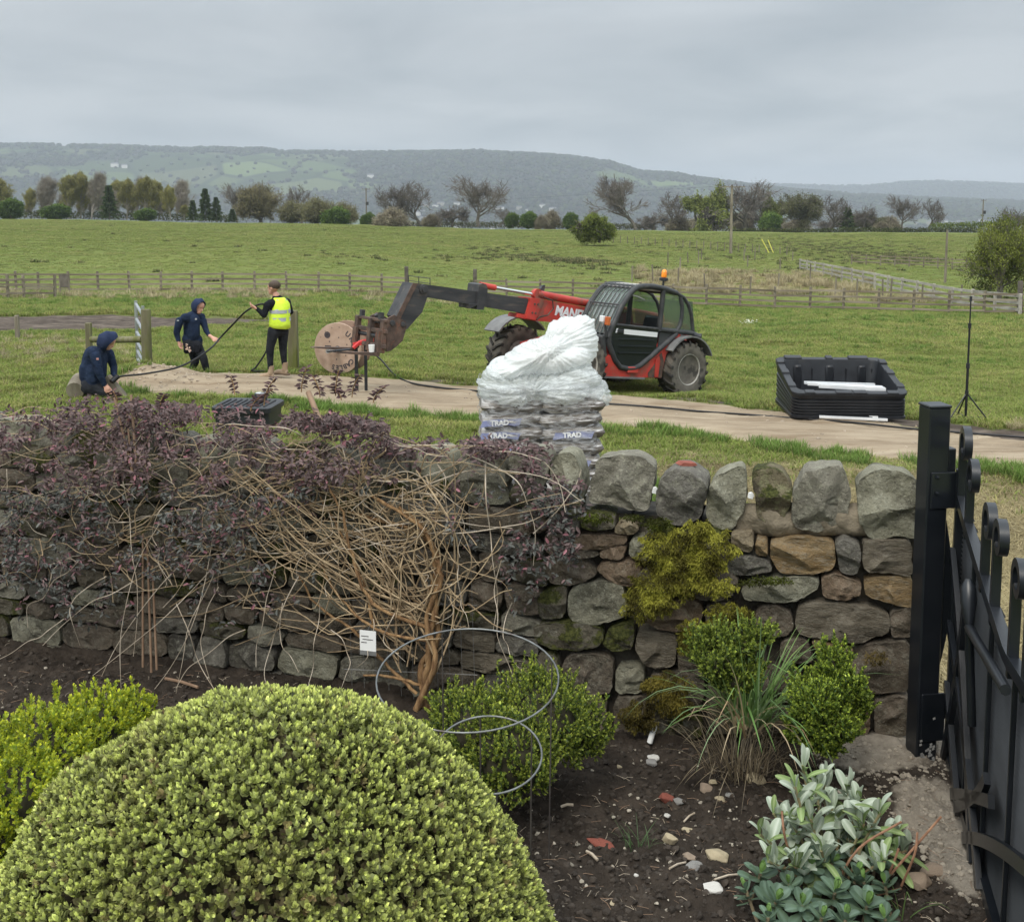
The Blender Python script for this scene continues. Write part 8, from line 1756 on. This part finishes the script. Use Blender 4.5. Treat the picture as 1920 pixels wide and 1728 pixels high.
# ================================================================== SILVER-LEAVED PLANT
def leaf_mesh(name, L_, W_, curve, fold, c0, c1, m, seg=8, ctr=None, wave=0):
    V, F, C = [], [], []
    for i in range(seg + 1):
        t = 1 - (1 - i / seg) ** 1.8; w_ = W_ / 2 * min(1, .22 + 1.3 * t) * math.sqrt(max(0, 1 - t ** 6)) + .0008 ; x = L_ * t; z = curve * t * t * L_; 
        for s in (-1, -.5, 0, .5, 1):
            V.append((x, s * w_, z + abs(s) * w_ * fold + wave * math.sin(t * 9 + s) * w_)); C.append(np.array(c0) * (1 - t) + np.array(c1) * t if s else np.array(ctr or c1) * 1.0)
    F = [(i * 5 + k, i * 5 + k + 1, (i + 1) * 5 + k + 1, (i + 1) * 5 + k) for i in range(seg) for k in range(4)]
    return np_mesh(name, np.array(V), np.array(F), m, True, np.array(C))
SIL = leafmat('silver_felt_leaf', trans=.2, rough=.8, spec=.15, rnd=.14); SED = leafmat('blue_green_fleshy_leaf', trans=.12, rough=.45, spec=.35, rnd=.12)
sl = [leaf_mesh('leaf', .140, .060, c, f, (.30, .37, .25), (.44, .50, .40), SIL, ctr=(.58, .63, .53), wave=w_) for c, f, w_ in ((-.25, .35, .04), (.2, .5, .06), (-.5, .3, .06), (.05, .6, .03))]
gl_ = [leaf_mesh('leaf', .14, .046, c, f, (.14, .22, .07), (.24, .32, .13), SIL, ctr=(.34, .42, .2)) for c, f in ((-.7, .3), (-1.1, .25), (-.3, .4))]
sp0 = sg(1560, 1640); silver = empty('silver_plant', sp0, 0, 'bushy clump with long felted silver-green leaves standing in bare soil by the gate', 'plant')
def put_leaf(par, me, base, az_, el, roll, s, sag=1):
    o = link('leaf', me, par, loc=base, scale=s); o.rotation_euler = (Matrix.Rotation(az_, 3, 'Z') @ Matrix.Rotation(-el, 3, 'Y') @ Matrix.Rotation(roll, 3, 'X')).to_euler(); return o
SH = [(1450, 1490), (1490, 1440), (1505, 1400), (1530, 1440), (1425, 1530), (1470, 1540), (1520, 1500), (1560, 1480), (1590, 1440), (1575, 1530), (1620, 1510), (1650, 1490), (1680, 1530), (1640, 1550), (1600, 1560), (1540, 1560), (1440, 1580), (1490, 1590), (1550, 1600), (1660, 1580), (1545, 1420), (1700, 1560), (1610, 1470), (1480, 1500)]
st_m = MB(); nleaf = 0
for k, (px, py) in enumerate(SH):
    D = sp0.y + rng.uniform(-.14, .16) - (py - 1500) * .0012; tip = at(px, py + 34, D) - sp0; b0 = Vector((tip.x * .35, tip.y * .4, 0)); st_m.tube([b0, b0.lerp(tip, .5) + Vector((0, 0, .02)), tip], .005, 6)
    out = math.atan2(tip.y - .0, tip.x)
    n_ = 12
    for j in range(n_):
        f = j / (n_ - 1); el = R(34 + 50 * f) + rng.normal(0, .12); a_ = j * 2.4 + k; base = b0.lerp(tip, .62 + .38 * f); put_leaf(silver, sl[(j + k) % 4] if rng.random() < (.75 if px < 1620 else .5) else gl_[j % 3], base, a_, el, rng.normal(0, .3), rng.uniform(.55, .85) * (1 - .25 * f))
for k in range(16): a_ = rng.uniform(-3.4, .4); put_leaf(silver, gl_[k % 3], Vector((math.cos(a_) * .07, math.sin(a_) * .05, rng.uniform(.02, .12))), a_, rng.uniform(-.05, .5), rng.normal(0, .3), rng.uniform(.8, 1.15))
tag(st_m.build('stems', mat('green_stem', (.2, .2, .1), (.3, .22, .12), 9, .8), silver), kind='stuff')
# dead brown stems
ds_ = MB()
for a, b, c in (((1560, 1670), (1610, 1590), (1690, 1540)), ((1600, 1720), (1660, 1650), (1765, 1530)), ((1640, 1690), (1670, 1630), (1685, 1590)), ((1580, 1720), (1640, 1680), (1690, 1665)), ((1480, 1600), (1470, 1560), (1466, 1520)), ((1500, 1660), (1480, 1630), (1455, 1622)), ((1690, 1660), (1715, 1600), (1720, 1560))):
    ds_.tube(spline([at(a[0], a[1], sp0.y - .12) - sp0, at(b[0], b[1], sp0.y - .14) - sp0, at(c[0], c[1], sp0.y - .1) - sp0], 4), .0045, 6)
tag(ds_.build('dead_stems', mat('red_brown_dead_stem', (.2, .1, .06), (.36, .2, .12), 30, .85), silver), kind='stuff')
# ================================================================== BLUE-GREEN ROSETTES
sed = empty('sedum', sg(1560, 1700), 0, 'low clump of fleshy blue-green leaf rosettes in front of the silver plant', 'plant'); SO = sed.location
ro = [leaf_mesh('leaf', .062, .034, c, .25, (.12, .18, .10), (.095, .145, .105), SED, ctr=(.15, .22, .16), seg=6) for c in (.3, -.2, .1)]; ri = [leaf_mesh('leaf', .045, .026, .5, .4, (.2, .33, .08), (.17, .29, .09), SED, seg=6)]
for k, (px, py, s) in enumerate(((1425, 1640, 1.0), (1522, 1625, 1.15), (1560, 1618, .8), (1605, 1645, 1.0), (1455, 1690, 1.1), (1505, 1700, 1.0), (1565, 1675, 1.1), (1625, 1700, 1.2), (1595, 1575, .9), (1640, 1610, .85), (1400, 1672, .7), (1540, 1722, .9), (1480, 1660, .8), (1660, 1660, .8), (1585, 1725, .95), (1440, 1722, .8), (1660, 1725, .9), (1620, 1655, .8))):
    D = onz(px, py + 75, SOILZ).y + .02; c = at(px, py, D) - SO; e = empty('rosette', c); e.parent = sed; e.rotation_euler = (rng.normal(.15, .15), rng.normal(0, .15), rng.uniform(0, 6))
    MB().tube([(0, 0, -.11), (0, 0, .005)], .006, 6).build('stem', mat('pink_green_stem', (.2, .16, .1), rough=.7) if k == 0 else bpy.data.materials['pink_green_stem'], e)
    for j in range(17):
        f = j / 16; el = R(-8 + 80 * f ** 1.2); put_leaf(e, ro[j % 3] if j < 12 else ri[0], Vector((0, 0, -.03 + .055 * f)), j * 2.4, el, 0, s * 1.3 * (1.05 - .5 * f))
# thin grass by the gate foot and odd weeds
gw = empty('soil_grass', sg(1690, 1720), 0, 'few thin green grass blades by the foot of the gate', 'grass'); blades(9, (0, 0, 0), .04, .2, .005, (.12, .2, .06), (.2, .3, .1), 'blades', gw, 1.2, 33)
g2 = empty('soil_grass', sg(1195, 1590), 0, 'wispy dark grass seedlings in mid soil', 'grass'); blades(22, (0, 0, 0), .05, .11, .0028, (.07, .13, .05), (.12, .2, .08), 'blades', g2, .8, 34)
# rolled white paper at the wall foot
rp_ = sg(1218, 1400); tag(MB().tube([rp_ + Vector((0, 0, .02)), rp_ + Vector((.025, .01, .10))], .014, 10).build('paper_roll', M_['cup'], smooth=60), 'rolled scrap of white paper stuck in the soil at the wall foot', 'paper')
# twigs lying about
for k, (a, b, r_, lab) in enumerate((((1100, 1602), (1120, 1625), .006, 'short pale wood splinter lying in front of the flat red brick shard'), ((1282, 1552), (1302, 1532), .004, 'pale curved twig beside the knobbly cream stone'), ((1340, 1655), (1390, 1647), .004, 'thin pale twig left of the white angular stone'), ((310, 1272), (372, 1295), .008, 'brown stick lying on the soil behind the dome bush'), ((1255, 1632), (1285, 1618), .004, 'buff twig touching the angular grey stone'), ((1052, 1518), (1075, 1524), .006, 'dull red-brown twig left in the soil'))):
    p, q = sg(*a) + Vector((0, 0, .015)), sg(*b) + Vector((0, 0, .02)); tag(MB().tube([p, (p + q) / 2 + Vector((0, 0, .006)), q], r_, 6).build('twig', STEMP if k != 3 else M_['bamboo'], smooth=60), lab, 'twig')
P = vis_soil(420, 930, 1860, 1380, 1760, True); P2 = vis_soil(300, -40, 560, 1200, 1420); P = np.concatenate([P, P2]); tw_ = [MB().tube([(-.02, 0, 0), (0, .003, .004), (.024, 0, 0)], .0009, 4).mesh('straw', STEMP), MB().tube([(-.03, 0, 0), (0, .006, .003), (.03, .004, 0)], .0012, 4).mesh('straw', M_['bamboo'])]
P[:, 2] += .008; scatter('straw_bits', P, tw_, rng.uniform(.3, 1.1, len(P)), label='bits of straw and fine dead twigs on the soil', cat='straw')
# ================================================================== GRASS
GRM = leafmat('grass_blades', trans=.25, rough=.7, spec=.15, rnd=.28)
def tuft_mesh(seed, n, h, sp_, w_, c0, c1, lean=.45, dead=.12):
    rs = np.random.default_rng(seed); V, F, C = [], [], []
    for i in range(n):
        a = rs.uniform(0, 6.283); r_ = sp_ * rs.random() ** .6; b = np.array([math.cos(a) * r_, math.sin(a) * r_, -.01]); a2 = rs.uniform(0, 6.283); hh_ = h * rs.uniform(.45, 1.15); ln = lean * rs.uniform(.2, 1.3); d = np.array([math.cos(a2) * ln, math.sin(a2) * ln, 1.0]); sd = np.array([-math.sin(a2), math.cos(a2), 0]) * w_ / 2 * rs.uniform(.7, 1.3)
        q = rs.random(); c = np.array(c0) * (1 - q) + np.array(c1) * q
        if rs.random() < dead: c = np.array((.30, .25, .13))
        k = len(V); m_ = b + d * hh_ * .55; t = b + d * hh_ + np.array([math.cos(a2), math.sin(a2), -.35]) * ln * hh_ * .5; V += [b - sd, b + sd, m_ + sd * .8, m_ - sd * .8, t, t]; C += [c * .75] * 2 + [c] * 2 + [c * 1.15] * 2; F += [(k, k + 1, k + 2, k + 3), (k + 3, k + 2, k + 4, k + 5)]
    return np_mesh('tuft', np.array(V), np.array(F), GRM, False, np.array(C))
g0, g1 = (.115, .165, .034), (.265, .315, .075)
TUF = [tuft_mesh(s, 42, .085, .11, .008, g0, g1, .8) for s in range(3)] + [tuft_mesh(9, 42, .085, .11, .008, (.17, .19, .045), (.35, .35, .11), .9, .25)]
TALL = [tuft_mesh(20 + s, 46, .15, .09, .008, (.09, .16, .032), (.21, .31, .075), .45, .05) for s in range(3)]
STRAW = [tuft_mesh(30 + s, 34, .055, .12, .007, (.24, .19, .10), (.42, .35, .20), 1.8, .5) for s in range(3)]
DEAD = [tuft_mesh(40 + s, 60, .5, .28, .022, (.3, .25, .14), (.46, .40, .26), .75, .2) for s in range(3)]
RUSH = [tuft_mesh(50 + s, 50, .42, .22, .02, (.04, .055, .02), (.09, .11, .04), .4, .15) for s in range(2)]
def field_pts(n, y0, y1, margin=1.1):
    y = np.sqrt(rng.uniform(y0 ** 2, y1 ** 2, n)); x = rng.uniform(-.52 * margin, .52 * margin, n) * y; return x, y
def mkpts(x, y): return np.stack([x, y, gz(x, y)], -1)
x, y = field_pts(105000, 7.2, 34); M3 = masks(x, y); pat = fbm(x * .8, y * .8, 4, 55); keep = (M3[:, 0] < .12 + .25 * rng.random(len(x))) & (M3[:, 1] < .35 + .3 * rng.random(len(x))) & (rng.random(len(x)) > M3[:, 2] * 1.25) & ((x - WB.x) * WN.x + (y - WB.y) * WN.y < -.7)
x, y, pt = x[keep], y[keep], pat[keep]; sc_ = rng.uniform(.55, 1.15, len(x)) * (.7 + .8 * pt); idx = np.where(rng.random(len(x)) < np.clip((pt - .5) * 3, .05, .6), 3, rng.integers(0, 3, len(x)))
scatter('meadow_grass', mkpts(x, y), TUF, sc_, idx=idx, label='short rough meadow grass either side of the dirt track', cat='grass')
x, y = field_pts(64000, 34, 62); keep = masks(x, y)[:, 1] < .4; x, y = x[keep], y[keep]; pat = fbm(x * .35, y * .35, 4, 56); idx = np.where(rng.random(len(x)) < np.clip((pat - .48) * 3, .08, .7), 3, rng.integers(0, 3, len(x)))
scatter('far_meadow_grass', mkpts(x, y), TUF, rng.uniform(1.0, 1.9, len(x)) * (.7 + .7 * pat), idx=idx, label='rough meadow grass in front of the post and rail fences', cat='grass')
# lush band between the wall and the track, and along the far edge
x, y = field_pts(60000, 7.5, 24); t = track_d(x, y); keep = (((t > .0) & (t < .75) & (fbm(x * 1.7, y * 1.7, 3, 60) > .49) & (masks(x, y)[:, 1] < .3)) | ((np.abs(x - 1.2) < .5) & (np.abs(y - 11) < .8) & (rng.random(len(x)) < .6))) & ((y < 15.6 - .25 * x) | (rng.random(len(x)) < .10)); x, y = x[keep], y[keep]
scatter('verge_grass', mkpts(x, y), TALL, rng.uniform(.5, 1.25, len(x)), label='taller lush green grass along the near edge of the track', cat='grass')
x = rng.uniform(-3, 7.0, 34000); y = rng.uniform(5.0, 13.5, 34000); M3 = masks(x, y); keep = (rng.random(len(x)) < M3[:, 2] * 1.5) & (M3[:, 0] < .35) & ((x - WB.x) * WN.x + (y - WB.y) * WN.y < (-.62)) | ((x > 2.3) & (y > 5.2) & (y < 8)); x, y = x[keep], y[keep]
scatter('cut_grass', mkpts(x, y), STRAW, rng.uniform(.5, 1.3, len(x)), label='dry strawy cut grass behind the wall and beyond the gate', cat='grass')
x, y = field_pts(105000, 62, 240); pat = fbm(x * .15, y * .3, 4, 57); zf = gz(x, y) + sstep(45, 90, y) * sstep(330, 200, y) * (fbm(x * .12, y * .12, 4, 12) - .5) * .5; s_ = rng.uniform(1.6, 2.8, len(x)) * (y / 80) ** .9; idx = np.where(rng.random(len(x)) < np.clip((pat - .5) * 3, .06, .7), 3, rng.integers(0, 3, len(x)))
scatter('distant_grass', np.stack([x, y, zf], -1), TUF, s_, idx=idx, scl3=np.stack([s_, s_, s_ * .36], -1), label='rough pasture texture of the far field beyond the fences', cat='grass')
x, y = field_pts(26000, 17, 60); keep = (fbm(x * .9, y * 1.2, 3, 91) > .57) & (masks(x, y)[:, :2].max(-1) < .2); x, y = x[keep], y[keep]; s_ = rng.uniform(.5, 1.0, len(x)) * np.clip(y / 25, .8, 1.8)
scatter('green_clumps', mkpts(x, y), TALL, s_, label='darker lush clumps of grass dotted through the meadow', cat='grass')
# pale tussocks along the fences, rushes in the field
pts = []; 
for k in range(340):
    f = rng.random(); px = rng.uniform(-20, 860); D = rng.uniform(50, 60); pts.append((px, D))
for k in range(760): pts.append((rng.uniform(1190, 1640), rng.uniform(67, 95)))
for k in range(90): pts.append((rng.uniform(-10, 240), rng.uniform(21, 27)))
for k in range(160): pts.append((rng.uniform(1560, 1760), rng.uniform(60, 72)))
for k in range(70): pts.append((rng.uniform(1700, 1930), rng.uniform(16.2, 17.0)))
pts = np.array(pts); x = (pts[:, 0] - OX) / FPX * pts[:, 1]; y = pts[:, 1]; keep = fbm(x * .35, y * .35, 3, 88) > .46; x, y = x[keep], y[keep]
scatter('dead_tussocks', mkpts(x, y), DEAD, rng.uniform(.45, 1.05, len(x)) * np.clip(y / 60, .25, 1.2), label='pale dead grass tussocks along the fences and on the rough mound', cat='tussocks')
pts = []
for (px, D, sx, sd_, n_) in ((960, 118, 70, 4, 60), (1040, 108, 60, 3, 60), (1090, 104, 50, 3, 60), (930, 135, 60, 5, 30), (850, 110, 50, 2, 14), (1600, 150, 130, 22, 260), (1700, 130, 80, 10, 110), (1480, 170, 120, 25, 200), (1300, 160, 100, 20, 60), (700, 100, 80, 4, 12), (1120, 95, 60, 4, 20)):
    for _ in range(n_): pts.append((rng.normal(px, sx * .6), rng.normal(D, sd_)))
for _ in range(120): pts.append((rng.uniform(0, 1900), rng.uniform(66, 230)))
pts = np.array(pts); x = (pts[:, 0] - OX) / FPX * pts[:, 1]; y = np.clip(pts[:, 1], 50, 245); zf = gz(x, y) + sstep(45, 90, y) * sstep(330, 200, y) * (fbm(x * .12, y * .12, 4, 12) - .5) * .5
scatter('rushes', np.stack([x, y, zf], -1), RUSH, rng.uniform(.7, 1.5, len(x)) * np.array([1.0]), scl3=np.stack([rng.uniform(1.2, 3.2, len(x)), rng.uniform(1, 2, len(x)), rng.uniform(.5, .9, len(x))], -1), label='dark clumps of rushes dotted over the far field', cat='rushes')
# small stones on the spoil heap and along the track
x = np.concatenate([rng.normal(-6.3, .7, 500), rng.uniform(-6, 9, 900)]); y = np.concatenate([rng.normal(18.5, .4, 500), rng.uniform(11, 20, 900)]); keep = track_d(x, y) < .1; x, y = x[keep], y[keep]
scatter('track_stones', mkpts(x, y), [lump('pebble', mat('track_pebble', (.24, .19, .14), (.42, .35, .27), 9, .95, obj_rand=.25), 70 + s) for s in range(3)], .008 + .035 * rng.random(len(x)) ** 3, label='small loose stones on the dirt track and spoil heap', cat='stones')
wf = gpt(1402, 610); r = empty('white_flowers', wf, 0, 'small patch of white flowers alone in the grass right of the telehandler', 'flowers'); n = 40; P = rng.normal(0, 1, (n, 3)) * (.2, .15, .05) + (0, 0, .14); tag(link('petals', leaves(P, unit(rng.normal(0, 1, (n, 3))), unit(rng.normal(0, 1, (n, 3))), np.full(n, .06), np.full(n, .05), np.tile((.7, .7, .6), (n, 1)), 'petals', GRM), r), kind='stuff'); link('stems', TALL[0], r, scale=1.3)
print('objects', len(bpy.data.objects), 'tris', sum(len(m.polygons) * 2 for m in bpy.data.meshes))
